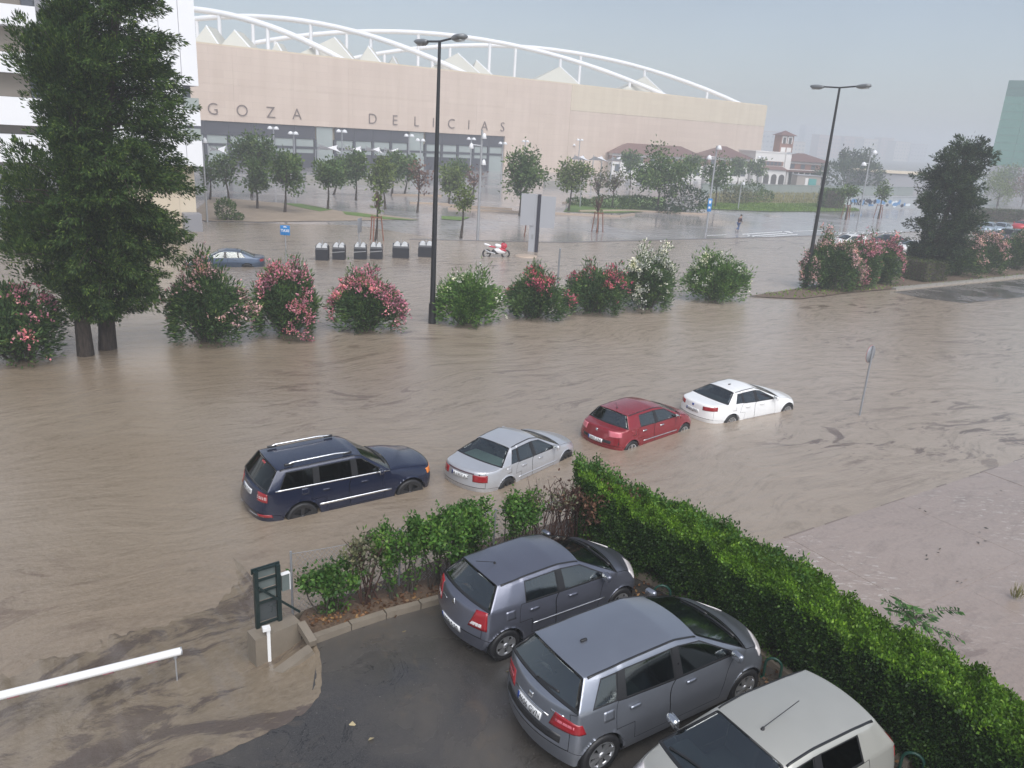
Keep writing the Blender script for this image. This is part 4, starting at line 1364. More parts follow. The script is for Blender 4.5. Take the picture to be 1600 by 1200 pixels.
# middle pavilion with the arcade
p0_, p1_, p2_ = oA(1172), oA(1218), oA(1227)
obox('pavilion_wall', p0_, p1_, -2.0, 8, -0.5, 7.2, M_WHITER)
obox('pavilion_parapet', p0_ - .15, p1_ + .15, -2.12, 8, 7.2, 7.45, M_WHITER)
obox('corner_pier', p1_ + .05, p2_, -2.2, 3, -0.5, 7.0, M_WHITER)
obox('pavilion_band', p0_ + 1.4, p1_ - 0.3, -2.08, -2.02, 4.2, 5.2, M_BRICK)
for k in range(5):
    x = p0_ + 2.0 + k * (p1_ - p0_ - 2.6) / 5
    obox('window', x, x + .8, -2.14, -2.09, 4.3, 5.1, M_DARKGL)
r0_, r1_ = oA(1193, -4.2), oA(1229, -4.2)
obox('arcade', r0_, r1_, -4.15, -2.25, -0.5, 3.3, M_WHITER)
hip('arcade_roof', r0_ - .4, r1_ + .4, -4.6, -2.0, 3.3, 4.1, 1.2)
aw = (r1_ - r0_) / 3
for k in range(3):
    x = r0_ + (k + .5) * aw
    hw = aw * .36
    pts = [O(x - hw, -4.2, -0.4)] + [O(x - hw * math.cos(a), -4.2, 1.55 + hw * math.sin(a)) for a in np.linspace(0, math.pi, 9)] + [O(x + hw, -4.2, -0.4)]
    MB().add(pts, [tuple(range(len(pts)))]).build('arch_shade', M_SHADOWW, old, world=True)
q0_, q1_ = oA(1229, -3), oA(1296, -3)
for k in range(8):
    x = q0_ + .4 + k * (q1_ - q0_ - .8) / 7
    obox('post', x - 0.14, x + 0.14, -3.0, -2.75, -0.5, 3.0, M_WHITER)
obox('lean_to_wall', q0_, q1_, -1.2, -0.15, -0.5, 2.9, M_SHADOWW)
obox('lean_to_roof', q0_ - .2, q1_ + .2, -3.3, -0.12, 3.0, 3.4, M_TILE)
# tower
t0_, t1_ = oA(1213, 1), oA(1233, 1)
tw_ = t1_ - t0_
obox('tower_shaft', t0_, t1_, 1.0, 1.0 + tw_, 7.46, 11.4, M_BRICK)
for dx in (0.10, 0.54):
    xa, xb = t0_ + tw_ * dx, t0_ + tw_ * (dx + .36)
    obox('tower_window', xa, xb, 0.92, 0.985, 7.5, 8.6, M_WHITER)
    obox('belfry_surround', xa, xb, 0.92, 0.985, 9.5, 11.3, M_WHITER)
    obox('belfry_shade', xa + .25, xb - .25, 0.86, 0.91, 9.5, 10.9, M_SHADOWW)
vs = [O(t0_ - .6, .4, 11.4), O(t1_ + .6, .4, 11.4), O(t1_ + .6, 1.6 + tw_, 11.4), O(t0_ - .6, 1.6 + tw_, 11.4), O((t0_ + t1_) / 2, 1 + tw_ / 2, 12.6)]
MB().add(vs, [(0, 1, 4), (1, 2, 4), (2, 3, 4), (3, 0, 4), (3, 2, 1, 0)]).build('tower_roof', M_TILE, old, world=True)

# ------------------------------------------------------------------ green glass hall at the right edge
M_GREENG = simple('green_glass', (0.10, 0.25, 0.20), 0.3, 0, 0.08, .2)
M_GREENG2 = simple('dark_green_glass', (0.075, 0.17, 0.145), 0.3, 0, 0.08, .2)
M_GREYB = simple('grey_base', (0.30, 0.30, 0.32), 0.6, 0, 0.08, .2)
gh = thing('glass_hall', 'tall green glass hall on a grey base behind the broad dark tree', 'building', (128, 229, 0), math.radians(-36))
for k in range(11):
    z0 = 7.2 + k * 2.0
    m = M_GREENG if k < 9 else M_GREENG2
    for j in range(6):
        MB().box((j * 5.2 + 2.6, 0.3 + 15, z0 + 0.98 + 0.0), (5.14, 30, 1.93)).build('glass_panel', m, gh)
MB().box((15.6, 15.4, 18.2), (30.8, 29.6, 22)).build('frame', M_GREYB, gh)
MB().box((15.8, 15.6, 3.2), (31.0, 30.6, 8)).build('base_wall', M_GREYB, gh)

# ------------------------------------------------------------------ hazy town
M_TOWN = [simple('town_cream', (0.50, 0.43, 0.36), 0.6, 0, .08, .1), simple('town_red', (0.36, 0.22, 0.18), 0.6, 0, .08, .1), simple('town_grey', (0.36, 0.36, 0.38), 0.6, 0, .08, .1)]
town = [(1205, 206, 28, 470, 2, 'slender grey tower block fading in the rain beside the station corner'), (1180, 222, 26, 450, 0, 'low cream block behind the brick clock tower'), (1268, 196, 16, 700, 2, 'tall pale tower block almost lost in the haze'),
        (1298, 212, 34, 560, 1, 'red brick apartment block in the haze beyond the black lamp post'), (1335, 214, 30, 580, 1, 'long red roofed apartment block fading in the haze'), (1362, 218, 22, 560, 0, 'cream apartment block in the middle of the hazy town'),
        (1388, 216, 20, 640, 1, 'narrow reddish block in the hazy town'), (1412, 222, 24, 600, 0, 'pale low block in the haze left of the broad dark tree'), (1438, 226, 26, 620, 2, 'grey low block partly behind the broad dark tree'), (1248, 222, 22, 500, 0, 'low cream block between the clock tower and the lamp post')]
for (px, py, wpx, D, mi, lab) in town:
    D *= 1.75
    x0, zt = AT(px, py, D)
    wd = wpx / FPX * D * 1.05
    b = thing('apartment_building', lab, 'building', (x0, D, -0.45), 0.25, 'hazy blocks of the far town')
    H_ = zt + 0.45
    MB().box((0, 8, H_ / 2), (wd, 16, H_)).build('wall', M_TOWN[mi], b)
    MB().box((0, 8, H_ + 0.3), (wd * 1.02, 16.4, 0.6)).build('roof', M_TOWN[1], b)
    nf = max(2, int(H_ / 4.5)); nw = max(2, int(wd / 4))
    for f in range(nf):
        for k in range(nw):
            MB().box((-wd / 2 + (k + .5) * wd / nw, -0.05, 2.5 + f * (H_ - 3) / nf + 0.8), (wd / nw * .45, 0.12, 1.6)).build('window', M_DARKGL, b)

# ------------------------------------------------------------------ walls and fences of the railway land
def wall_thing(name, label, cat, p, q, h, m, th=0.3, group=None, z0=0.0, extra=None):
    a, b = np.array(G(*p)), np.array(G(*q))
    root = thing(name, label, cat, (float(a[0]), float(a[1]), 0), math.atan2(b[1] - a[1], b[0] - a[0]), group)
    L = float(np.linalg.norm(b - a))
    n = max(1, int(L / 6))
    for k in range(n):
        MB().box(((k + .5) * L / n, 0, z0 + h / 2), (L / n - 0.04, th, h)).build('panel', m, root)
    MB().box((L / 2, 0, z0 + h + 0.05), (L, th + 0.12, 0.1)).build('coping', m, root)
    return root, L
M_FENCEG = simple('grey_green_fence', (0.24, 0.27, 0.26), 0.6, 0, .15, .5)
M_GRAF = simple('pale_wall', (0.36, 0.38, 0.40), 0.6, 0, .15, .5)
wall_thing('boundary_wall', 'long grey green boundary wall behind the dry field', 'wall', (1095, 303), (1425, 305), 1.7, M_FENCEG)
gw, gL = wall_thing('graffiti_wall', 'low pale wall sprayed with blue and black graffiti beside the clipped hedge block', 'wall', (1314, 326), (1428, 326), 1.9, M_GRAF)
M_GB = simple('graffiti_blue', (0.12, 0.25, 0.45), 0.6); M_GK = simple('graffiti_black', (0.03, 0.035, 0.06), 0.6); M_GW = simple('graffiti_white', (0.65, 0.70, 0.74), 0.6)
for k in range(26):
    x = RND.uniform(0.8, gL * 0.9)
    w_, h_ = RND.uniform(0.4, 1.5), RND.uniform(0.3, 0.9)
    z = RND.uniform(0.45, 1.3)
    m = RND.choice([M_GB, M_GW, M_GB, M_GK])
    n = 7
    pts = [(x + w_ * math.cos(2 * math.pi * j / n) * RND.uniform(.4, .6), -0.155 - k * 0.0008, z + h_ * math.sin(2 * math.pi * j / n) * RND.uniform(.4, .6)) for j in range(n)]
    MB().add(pts, [tuple(range(n))]).build('graffiti_patch', m, gw)
for k in range(9):
    x = 1.2 + k * 0.75
    pts = [(x + RND.uniform(-.5, .5), -0.19, 0.5 + RND.uniform(0, 1.2)) for _ in range(5)]
    MB().tube(pts, 0.07, 5).build('graffiti_stroke', M_GK, gw)
# a hut and container by the tracks, a long canopy wall
hut = thing('service_hut', 'low tan hut with a green and a white door by the tracks', 'hut', (*G(1262, 292), 0))
MB().box((0, 2, 1.2), (5.6, 4, 2.6)).build('wall', simple('hut_wall', (.33, .29, .26), .6), hut)
MB().box((0, 2, 2.6), (6, 4.4, 0.2)).build('roof', M_GREYB, hut)
MB().box((-0.5, -0.05, 1.0), (0.7, 0.1, 2.0)).build('door', M_WHITER, hut)
MB().box((0.9, -0.05, 1.1), (1.8, 0.1, 1.6)).build('door', simple('teal_door', (.05, .28, .26), .5), hut)
sh = thing('long_shed', 'long grey shed beyond the tracks left of the broad dark tree', 'shed', (*G(1425, 300), 0), 0.15)
MB().box((0, 4, 2.0), (26, 9, 4.4)).build('wall', M_GREYB, sh)
MB().box((0, 4, 4.4), (27, 10, 0.5)).build('roof', M_STONE2, sh)
# steel mesh fence along the dry field
fa, fb = np.array(G(1105, 315)), np.array(G(1300, 318))
fr = thing('field_fence', 'thin wire fence on posts along the dry field behind the lawn', 'fence', (float(fa[0]), float(fa[1]), 0), math.atan2(fb[1] - fa[1], fb[0] - fa[0]))
fl = float(np.linalg.norm(fb - fa))
for k in range(13):
    MB().box((k * fl / 12, 0, 0.7), (0.09, 0.09, 1.5)).build('post', M_FENCEG, fr)
for z in (0.35, 0.8, 1.35):
    MB().box((fl / 2, 0, z), (fl, 0.03, 0.03)).build('wire', M_FENCEG, fr)

# ------------------------------------------------------------------ white sail canopies and light gantries in the plaza
def sail(px, py, wpx, D, lab):
    """a tensioned white sail: two low corners, two high ones, on masts"""
    x, z = AT(px, py, D)
    w_ = wpx / FPX * D
    root = thing('sail_canopy', lab, 'canopy', (x, D, 0), 0.35, 'white sail canopies in the plaza')
    P, n = [], 8
    c = [(-w_ / 2, -2.2, z + .9), (w_ / 2, -2.2, z - .25), (w_ / 2, 2.4, z + .8), (-w_ / 2, 2.4, z - .3)]
    for j in range(n + 1):
        for i in range(n + 1):
            u, v = i / n, j / n
            p = (Vector(c[0]) * (1 - u) + Vector(c[1]) * u) * (1 - v) + (Vector(c[3]) * (1 - u) + Vector(c[2]) * u) * v
            sag = math.sin(math.pi * u) * math.sin(math.pi * v)
            p = p * 1.0
            p.z -= 0.25 * sag
            p.x *= 1 - 0.25 * math.sin(math.pi * v)
            P.append(tuple(p))
    F = [(j * (n + 1) + i, j * (n + 1) + i + 1, (j + 1) * (n + 1) + i + 1, (j + 1) * (n + 1) + i) for j in range(n) for i in range(n)]
    MB().add(P, F, True).build('sail', M_STEELW, root, fix=False)
    for q in c:
        MB().tube([(q[0], q[1], -0.02), (q[0], q[1], q[2] + .15)], 0.07, 6).build('mast', M_GREYM, root)
M_GREYM = simple('galvanised', (0.42, 0.43, 0.45), 0.4, 0.5, .08, 2)
for a in ((340, 236, 26, 128, 'single beige looking sail canopy beside the white apartment block'), (513, 234, 34, 140, 'first white sail canopy of four, nearest the bushy plaza trees'), (552, 236, 30, 142, 'second white sail canopy of four in front of the station'), (583, 237, 28, 144, 'third white sail canopy of four in front of the station'),
          (612, 239, 28, 146, 'fourth white sail canopy, nearest the tall lamp post'), (905, 250, 30, 160, 'white sail canopy nearest the round street tree, left of the old station'), (934, 251, 30, 162, 'middle white sail canopy of three by the old station'), (963, 252, 30, 164, 'white sail canopy touching the end of the old station')):
    sail(*a)
def gantry(p, q, h, lab):
    a, b = G(*p), G(*q)
    root = thing('steel_gantry', lab, 'gantry', (a[0], a[1], 0), math.atan2(b[1] - a[1], b[0] - a[0]), 'thin steel gantries in the plaza')
    L = math.hypot(b[0] - a[0], b[1] - a[1])
    for k in (0, 1):
        MB().box((L * k, 0, h / 2), (0.16, 0.16, h)).build('post', M_GREYM, root)
    MB().box((L / 2, 0, h), (L, 0.16, 0.16)).build('beam', M_GREYM, root)
gantry((800, 266), (858, 267), 3.6, 'thin steel gantry against the pink wall beside the station entrance')
gantry((886, 268), (980, 273), 3.4, 'wide thin steel gantry over the sail canopies by the old station')
for q, (p0_, p1_) in enumerate((((478, 285), (640, 292)), ((850, 292), (905, 292)))):
    a, b = G(*p0_), G(*p1_)
    lw = MB().bar((a[0], a[1], 0.5), (b[0], b[1], 0.5), 0.4, 1.0).build('low_wall', M_KERB)
    tag(lw, ['long low pale wall in front of the station entrance', 'short low pale wall left of the round street tree'][q], 'wall')
# ------------------------------------------------------------------ trees and shrubs
def bark(name, a, b):
    t = NT(name)
    f = t.ramp(t.noise(t.coords((6, 6, 0.9)), 2.2, 6, 0.75, 0.6), [(0.34, 0.0), (0.66, 1.0)])
    return t.done(t.pbr(t.mix(f, a, b), 0.75, normal=t.bump(f, 0.9, 0.06)))
M_BARK = bark('dark_bark', (0.022, 0.016, 0.014), (0.115, 0.088, 0.072))
M_BARK2 = bark('grey_bark', (0.07, 0.06, 0.05), (0.14, 0.12, 0.10))
M_TWIG = bark('red_brown_twig', (0.075, 0.035, 0.028), (0.15, 0.08, 0.06))
L_CYP = leafmat('cypress_leaf', (0.022, 0.048, 0.016), (0.050, 0.094, 0.022), (0.12, 0.17, 0.04), 0.2, 0.5, 2.0)
L_PINE = leafmat('dark_conifer_leaf', (0.020, 0.040, 0.022), (0.042, 0.074, 0.034), (0.075, 0.11, 0.05), 0.15, 0.5, 0.9)
L_OLE = leafmat('oleander_leaf', (0.036, 0.074, 0.028), (0.072, 0.135, 0.044), (0.14, 0.20, 0.065), 0.2, 0.4)
L_OLEB = leafmat('bright_oleander_leaf', (0.045, 0.11, 0.025), (0.10, 0.20, 0.042), (0.19, 0.29, 0.08), 0.2, 0.4)
L_HEDGE_LIT = leafmat('lit_hedge_leaf', (0.050, 0.115, 0.012), (0.100, 0.205, 0.020), (0.19, 0.31, 0.04), 0.3, 0.35, 3.0)  # clipped top: the light from above is put into this brighter leaf colour
L_HEDGE_SHADE = leafmat('shaded_hedge_leaf', (0.022, 0.052, 0.014), (0.045, 0.095, 0.020), (0.085, 0.16, 0.03), 0.25, 0.4, 2.5)  # hedge sides: their shade is put into this darker leaf colour
L_SHRUB = leafmat('shrub_leaf', (0.040, 0.105, 0.022), (0.080, 0.175, 0.035), (0.16, 0.26, 0.06), 0.3, 0.35)
L_DEAD = leafmat('dry_leaf', (0.075, 0.040, 0.030), (0.12, 0.065, 0.048), (0.16, 0.10, 0.07), 0.15, 0.6)
L_PLAZA = leafmat('street_tree_leaf', (0.050, 0.096, 0.030), (0.094, 0.150, 0.048), (0.15, 0.205, 0.07), 0.2, 0.45, 0.5)
L_PLAZB = leafmat('yellow_green_leaf', (0.085, 0.125, 0.035), (0.135, 0.185, 0.055), (0.20, 0.24, 0.08), 0.25, 0.45)
L_SPARSE = leafmat('sparse_leaf', (0.09, 0.105, 0.055), (0.14, 0.15, 0.085), (0.19, 0.17, 0.11), 0.25, 0.5)
L_BARE = leafmat('rusty_leaf', (0.14, 0.075, 0.06), (0.20, 0.12, 0.10), (0.22, 0.15, 0.12), 0.2, 0.6)
F_PINK = leafmat('pink_flower', (0.60, 0.18, 0.27), (0.72, 0.30, 0.38), (0.80, 0.48, 0.52), 0.25, 0.6)
F_ROSE = leafmat('deep_pink_flower', (0.55, 0.09, 0.16), (0.66, 0.16, 0.24), (0.72, 0.30, 0.35), 0.25, 0.6)
F_WHITE = leafmat('white_flower', (0.70, 0.70, 0.58), (0.78, 0.78, 0.70), (0.82, 0.82, 0.78), 0.25, 0.6)
F_PALE = leafmat('pale_pink_flower', (0.66, 0.36, 0.38), (0.74, 0.47, 0.47), (0.80, 0.60, 0.58), 0.25, 0.6)

def trunk_tube(pts, r0, r1, mat, parent, name='trunk', flare=1.25):
    n = len(pts)
    rad = [r0 + (r1 - r0) * i / (n - 1) for i in range(n)]
    rad[0] *= flare
    return MB().tube(pts, rad, 10).build(name, mat, parent)

def big_conifer(name, label, x, y, prof, trunk, nb, seed, droop=0.25, azw=None, leafm=None, lsize=0.15, lean=0.0, per=125, tuft=0.25, zlow=1.4, upright=0.5, plume=0.0, hang=0.0):
    """layered conifer: limbs with hanging sprays; prof(z, azimuth) gives the reach of the limbs"""
    g = np.random.default_rng(seed)
    root = thing(name, label, 'tree', (x, y, 0))
    H = trunk[1]
    tp = [(lean * (k / 8) ** 1.5 + 0.04 * math.sin(k * 1.7 + seed), 0.05 * math.cos(k * 2.1), -0.4 + (H + 0.2) * k / 8) for k in range(9)]
    trunk_tube(tp, trunk[0], 0.05, M_BARK, root)
    C, Dd = [], []
    br = MB()
    for b in range(nb):
        z = zlow + (H - zlow) * g.uniform(0, 1) ** 1.05
        az = g.uniform(0, 2 * math.pi)
        Lb = max(0.25, prof(z, az) * g.uniform(0.72, 1.08) - 0.40)
        up = g.uniform(0.05, upright) if z > H * 0.45 else g.uniform(-0.12, upright * .6)
        d = np.array([math.cos(az), math.sin(az), up])
        side = np.array([-math.sin(az), math.cos(az), 0])
        base = np.array([lean * (z / H) ** 1.5, 0, z])
        pts = []
        for q in range(5):
            tt = q / 4
            pts.append(base + d * Lb * tt + np.array([0, 0, -droop * Lb * tt * tt]))
        if b % 3 == 0 and Lb > 0.8:
            br.tube([tuple(p) for p in pts], [0.05, 0.04, 0.03, 0.02, 0.01], 5)
        nt = max(2, int(Lb * 2.3))
        for q in range(nt):
            tt = 0.30 + 0.70 * (q + g.uniform(0.2, 1)) / nt
            p = base + d * Lb * tt + np.array([0, 0, -droop * Lb * tt * tt])
            p = p + side * g.normal(0, 0.15 * Lb * (1.2 - tt)) + np.array([0, 0, g.normal(0, 0.08)])
            # one plume: an elongated spray of scale leaves
            ax_ = d * g.uniform(.5, 1.0) + side * g.normal(0, .45) + np.array([0, 0, plume + g.normal(0, .25)])
            ax_ /= np.linalg.norm(ax_)
            if q == nt - 1: ax_ = unit((d * 1.6 + side * g.normal(0, .25) + np.array([0, 0, plume * .8 - .12]))[None])[0]
            m = int(per * g.uniform(.7, 1.3))
            al_ = g.uniform(-.35, 1.0, (m, 1))
            wid = tuft * (1.0 - 0.88 * np.clip(al_, 0, 1)) * .58
            e = g.normal(0, 1, (m, 3)) * wid
            C.append(p + ax_ * al_ * tuft * 2.5 + e)
            Dd.append(np.tile(ax_ * 1.0 + np.array([0, 0, hang]), (m, 1)) + unit(e) * 0.75)
    br.build('branches', M_BARK, root)['kind'] = 'stuff'
    C, Dd = np.concatenate(C), np.concatenate(Dd)
    o = link('crown', leaf_mesh('crown', C, Dd, lsize, lsize * 0.30, g, 0.25), leafm or L_CYP, root)
    return root

def prof_left(z, az):
    r = np.interp(z, [1.5, 2.1, 3.2, 4.5, 6, 7.1, 8, 8.7, 9.4, 10.2, 12, 18], [0.9, 1.5, 2.9, 3.0, 2.9, 1.7, 1.2, 1.9, 2.5, 0.9, 0.75, 0.5])
    w = math.cos(az - math.pi)
    return r if w > 0.1 else min(r, 2.3)
def prof_right(z, az):
    r = np.interp(z, [1.3, 2, 3, 4.5, 5.7, 7.5, 8.6, 10, 11.3, 12.5, 13.5, 16, 18], [1.1, 2.0, 2.7, 3.1, 3.2, 3.0, 2.7, 2.3, 2.0, 1.4, 1.0, 0.8, 0.4])
    wl = math.cos(az - math.pi)
    return r * (1 - 0.5 * max(0, wl))
tx, ty = G(133, 555); big_conifer('cypress_tree', 'huge dark cypress with a tall narrow top, nearer of two flooded trunks', tx, ty, prof_left, (0.26, 18.5), 480, 3, 0.10, upright=1.3, lean=1.7, plume=0.9, hang=.3)
tx, ty = G(168, 545); big_conifer('cypress_tree', 'huge dark cypress with layered branches before the white apartment block, farther trunk', tx, ty, prof_right, (0.29, 18.0), 560, 5, 0.24, lean=2.6, plume=-0.15, hang=-.45)
def prof_b(z, az):
    return np.interp(z, [0.3, 1.2, 2.0, 3.4, 4.4, 5.6, 7.2, 8.2, 9.3, 10.2], [1.1, 1.6, 1.9, 2.3, 2.4, 2.3, 2.1, 1.8, 1.2, 0.5]) * (1 + 0.20 * math.sin(3 * az + z * 1.9))
tx, ty = G(1447, 434)
big_conifer('cedar_tree', 'broad very dark evergreen with a ragged top on the strip by parked cars', tx, ty, prof_b, (0.3, 9.7), 190, 8, 0.10, leafm=L_PINE, lsize=0.24, lean=1.1, per=95, tuft=0.34, plume=.25, zlow=0.6, upright=0.6)

def oleander(label, px, py, rx, h, fm, nf, seed, leafm=None, n=5200, clump=5, side=0.0, group='oleander bushes along the flooded median', z0=0.0, squash=1.0, flow_low=True):
    """many stems from the base, narrow leaves in a lumpy dome, clusters of flowers on the outside"""
    g = np.random.default_rng(seed)
    rx *= 0.98; h *= 0.95
    ph = g.uniform(0, 6.28, 4)
    lob = lambda a: 1 + 0.16 * np.sin(2 * a + ph[0]) + 0.14 * np.sin(3 * a + ph[1]) + 0.10 * np.sin(5 * a + ph[2])
    lobh = lambda a: 1 + 0.12 * np.sin(2 * a + ph[3]) + 0.10 * np.sin(4 * a + ph[1])
    n = int(n * 1.55); nf = int(nf * 1.9)
    x, y = G(px, py)
    # the pixel is the front foot of the bush; its middle stands behind it
    y += rx * 0.75
    x += rx * 0.75 * (x / max(y, 1))
    root = thing('oleander_bush', label, 'bush', (x, y, z0), 0, group)
    st = MB()
    tips = []
    for k in range(44):
        a = g.uniform(0, 2 * math.pi)
        rr = g.uniform(0.1, 1.0) ** 0.7
        tip = np.array([math.cos(a) * rx * rr * 0.98, math.sin(a) * rx * rr * 0.9, h * (1.03 - 0.62 * rr ** 2.2) * g.uniform(0.86, 1.08)])
        tip = tip * np.array([lob(a), lob(a), 1 + (lobh(a) - 1) * min(1, rr * 1.6)])
        if k % 3 == 0: tip = tip * np.array([1.04, 1.04, g.uniform(1.05, 1.25)])
        tips.append(tip)
        b = np.array([math.cos(a) * 0.25 * rr, math.sin(a) * 0.25 * rr, -0.15])
        mid = (b * 0.5 + tip * 0.5) + np.array([math.cos(a), math.sin(a), 0]) * 0.12
        st.tube([tuple(b), tuple(mid), tuple(tip * 0.97)], [0.022, 0.016, 0.007], 5)
    so = st.build('stems', M_BARK2, root); so['kind'] = 'stuff'
    tips = np.array(tips)
    m = n
    pick = g.integers(0, len(tips), m)
    tt = g.uniform(0.0, 1.0, (m, 1)) ** 0.55
    base = np.zeros((m, 3)); base[:, 2] = 0.1
    cen = base + (tips[pick] - base) * tt
    spread = g.normal(0, 1, (m, 3)) * np.array([0.16, 0.16, 0.14])
    cen = cen + spread
    out = unit(tips[pick] - base) * 0.7 + unit(spread) * 0.7 + np.array([0, 0, 0.35])
    # drooping side shoots fill the dome down to the water
    k2 = int(m * 0.55)
    a = g.uniform(0, 2 * math.pi, k2)
    lump = lob(a) * (1 + 0.08 * np.sin(a * 9 + seed * 2))
    zz = g.uniform(0.02, 0.80, k2)
    rad = rx * np.sqrt(np.clip(1 - (zz - 0.30) ** 2 / 0.42, 0.05, 1)) * g.uniform(0.62, 1.0, k2) ** 0.6 * lump * 0.97
    sk = (zz > 0.22 + 0.22 * np.sin(3 * a + ph[2])) | (g.uniform(0, 1, k2) < .35)      # bare stems show here and there at the foot
    a, zz, rad = a[sk], zz[sk], rad[sk]; k2 = len(a)
    low = np.c_[np.cos(a) * rad, np.sin(a) * rad * 0.95, zz * h * lobh(a)] + g.normal(0, .06, (k2, 3))
    cen = np.concatenate([cen, low])
    out = np.concatenate([out, np.c_[np.cos(a), np.sin(a), np.full(k2, 0.25)]])
    cen[:, 2] = np.abs(cen[:, 2]) * squash + 0.03
    link('foliage', leaf_mesh('foliage', cen, out, 0.21, 0.062, g, 0.35, 0.1), leafm or L_OLE, root)
    if nf:
        # flower heads sit among the outermost leaves
        e = cen / np.array([rx, rx, h * 0.62]) - np.array([0, 0, 0.62])
        d_out = np.linalg.norm(e, axis=1) + 0.25 * (cen[:, 2] / h)
        cand = np.argsort(-d_out)[: int(len(cen) * 0.16)]
        ctrs = cen[g.choice(cand, max(8, nf // 9))]
        dist = np.min(np.linalg.norm(cen[cand][:, None, :] - ctrs[None], axis=2), axis=1)
        wgt = np.exp(-(dist / 0.22) ** 2) + 0.03
        pk = g.choice(cand, nf, replace=len(cand) < nf, p=wgt / wgt.sum())
        P, D_ = [], []
        for k in pk:
            m2 = g.integers(4, clump + 3)
            q = cen[k] + out[k] / np.linalg.norm(out[k]) * 0.08 + g.normal(0, 0.055, (m2, 3))
            q[:, 2] = np.maximum(q[:, 2], 0.05)
            P.append(q)
            D_.append(np.tile(out[k], (m2, 1)) + g.normal(0, .6, (m2, 3)))
        P, D_ = np.concatenate(P), np.concatenate(D_)
        fo = link('blossoms', leaf_mesh('blossoms', P, D_, 0.09, 0.085, g, 0.6, 0.15), fm, root)
        fo['kind'] = 'stuff'
    return root

oleander('dark oleander bush with scattered pink flowers at the left edge, left of the cypress trunks', 38, 576, 1.45, 2.55, F_PINK, 130, 21)
oleander('tall sprawling oleander with small pink flowers just right of the cypress trunks', 325, 545, 1.55, 3.0, F_PALE, 190, 22, n=5600)
oleander('tall oleander bush with pink flowers on its crown in front of the taxi sign', 450, 532, 1.5, 2.85, F_PINK, 250, 23, n=5600)
oleander('round oleander covered in bright pink flowers, left of the tall black lamp post', 572, 524, 1.38, 2.3, F_PINK, 420, 24)
oleander('bright green oleander with few white flowers at the foot of the tall black lamp post', 728, 513, 1.40, 2.2, F_WHITE, 70, 25, L_OLEB)
oleander('low oleander with deep pink flowers left of the thin grey post', 836, 503, 1.5, 2.05, F_ROSE, 110, 26)
oleander('wide low oleander with deep pink flowers right of the thin grey post', 926, 494, 1.75, 2.15, F_ROSE, 120, 27)
oleander('oleander thick with white flowers touching the deep pink one', 1006, 488, 1.72, 2.8, F_WHITE, 330, 28)
oleander('rounded bright oleander with few white flowers, last before the bare soil', 1115, 475, 1.75, 2.55, F_WHITE, 110, 29, L_OLEB, n=6000)
oleander('broad oleander hung with pink flowers at the foot of the second black lamp post', 1290, 457, 1.72, 3.15, F_PALE, 330, 30, n=6500)
oleander('middle oleander of the pink flowering clump by the second lamp post', 1338, 452, 1.5, 3.1, F_PINK, 300, 31, n=5200)
oleander('pink oleander at the far end of the clump, beside the white parked car', 1370, 446, 1.4, 2.9, F_PINK, 260, 32, n=4600)
oleander('oleander with white and pale flowers right of the broad dark evergreen', 1490, 434, 1.7, 2.7, F_PALE, 200, 33, n=5200)
oleander('salmon pink oleander between two greener ones under the parked cars', 1535, 430, 1.9, 3.0, F_PALE, 260, 34, n=5200)
oleander('mostly green oleander at the right edge of the planted strip', 1585, 424, 1.9, 3.0, F_PALE, 60, 35, n=5200)

def box_foliage(name, label, cat, px, py, sx, sy, sz, rz, leafm, n, seed, lsize=.12, z0=0.0):
    g = np.random.default_rng(seed)
    x, y = G(px, py)
    root = thing(name, label, cat, (x, y + sy * .4, z0), rz)
    P = g.uniform(-.5, .5, (n, 3))
    ax = g.integers(0, 3, n)
    for k in range(3):
        s_ = ax == k
        P[s_, k] = np.sign(P[s_, k]) * (0.5 - np.abs(g.normal(0, .04, s_.sum())))
    Nn = np.zeros((n, 3)); Nn[np.arange(n), ax] = np.sign(P[np.arange(n), ax])
    P = P * np.array([sx, sy, sz]); P[:, 2] += sz / 2
    P += g.normal(0, .05, P.shape); P[:, 2] = np.maximum(P[:, 2], 0.02)
    link('foliage', leaf_mesh('foliage', P, Nn + [0, 0, .3], lsize, lsize * .5, g, .5), leafm, root)
    MB().box((0, 0, sz / 2), (sx * .85, sy * .85, sz * .88)).build('branches', M_BARK, root)
    return root
box_foliage('clipped_bush', 'small clipped olive green block bush at the foot of the broad dark evergreen', 'bush', 1448, 440, 3.0, 2.2, 1.5, ST, leafmat('olive_leaf', (.05, .07, .025), (.09, .12, .04), (.13, .15, .06)), 4500, 41)
box_foliage('clipped_hedge', 'clipped dark hedge block beside the graffiti wall', 'hedge', 1301, 327, 3.4, 2.4, 2.9, 0.1, L_PLAZA, 2600, 42, .3)
box_foliage('low_hedge', 'long low green hedge behind the far parked cars at the right edge', 'hedge', 1560, 346, 13, 3, 1.5, 0.3, leafmat('dull_hedge_leaf', (.045, .065, .03), (.08, .105, .05), (.15, .11, .07)), 6000, 43, .3)

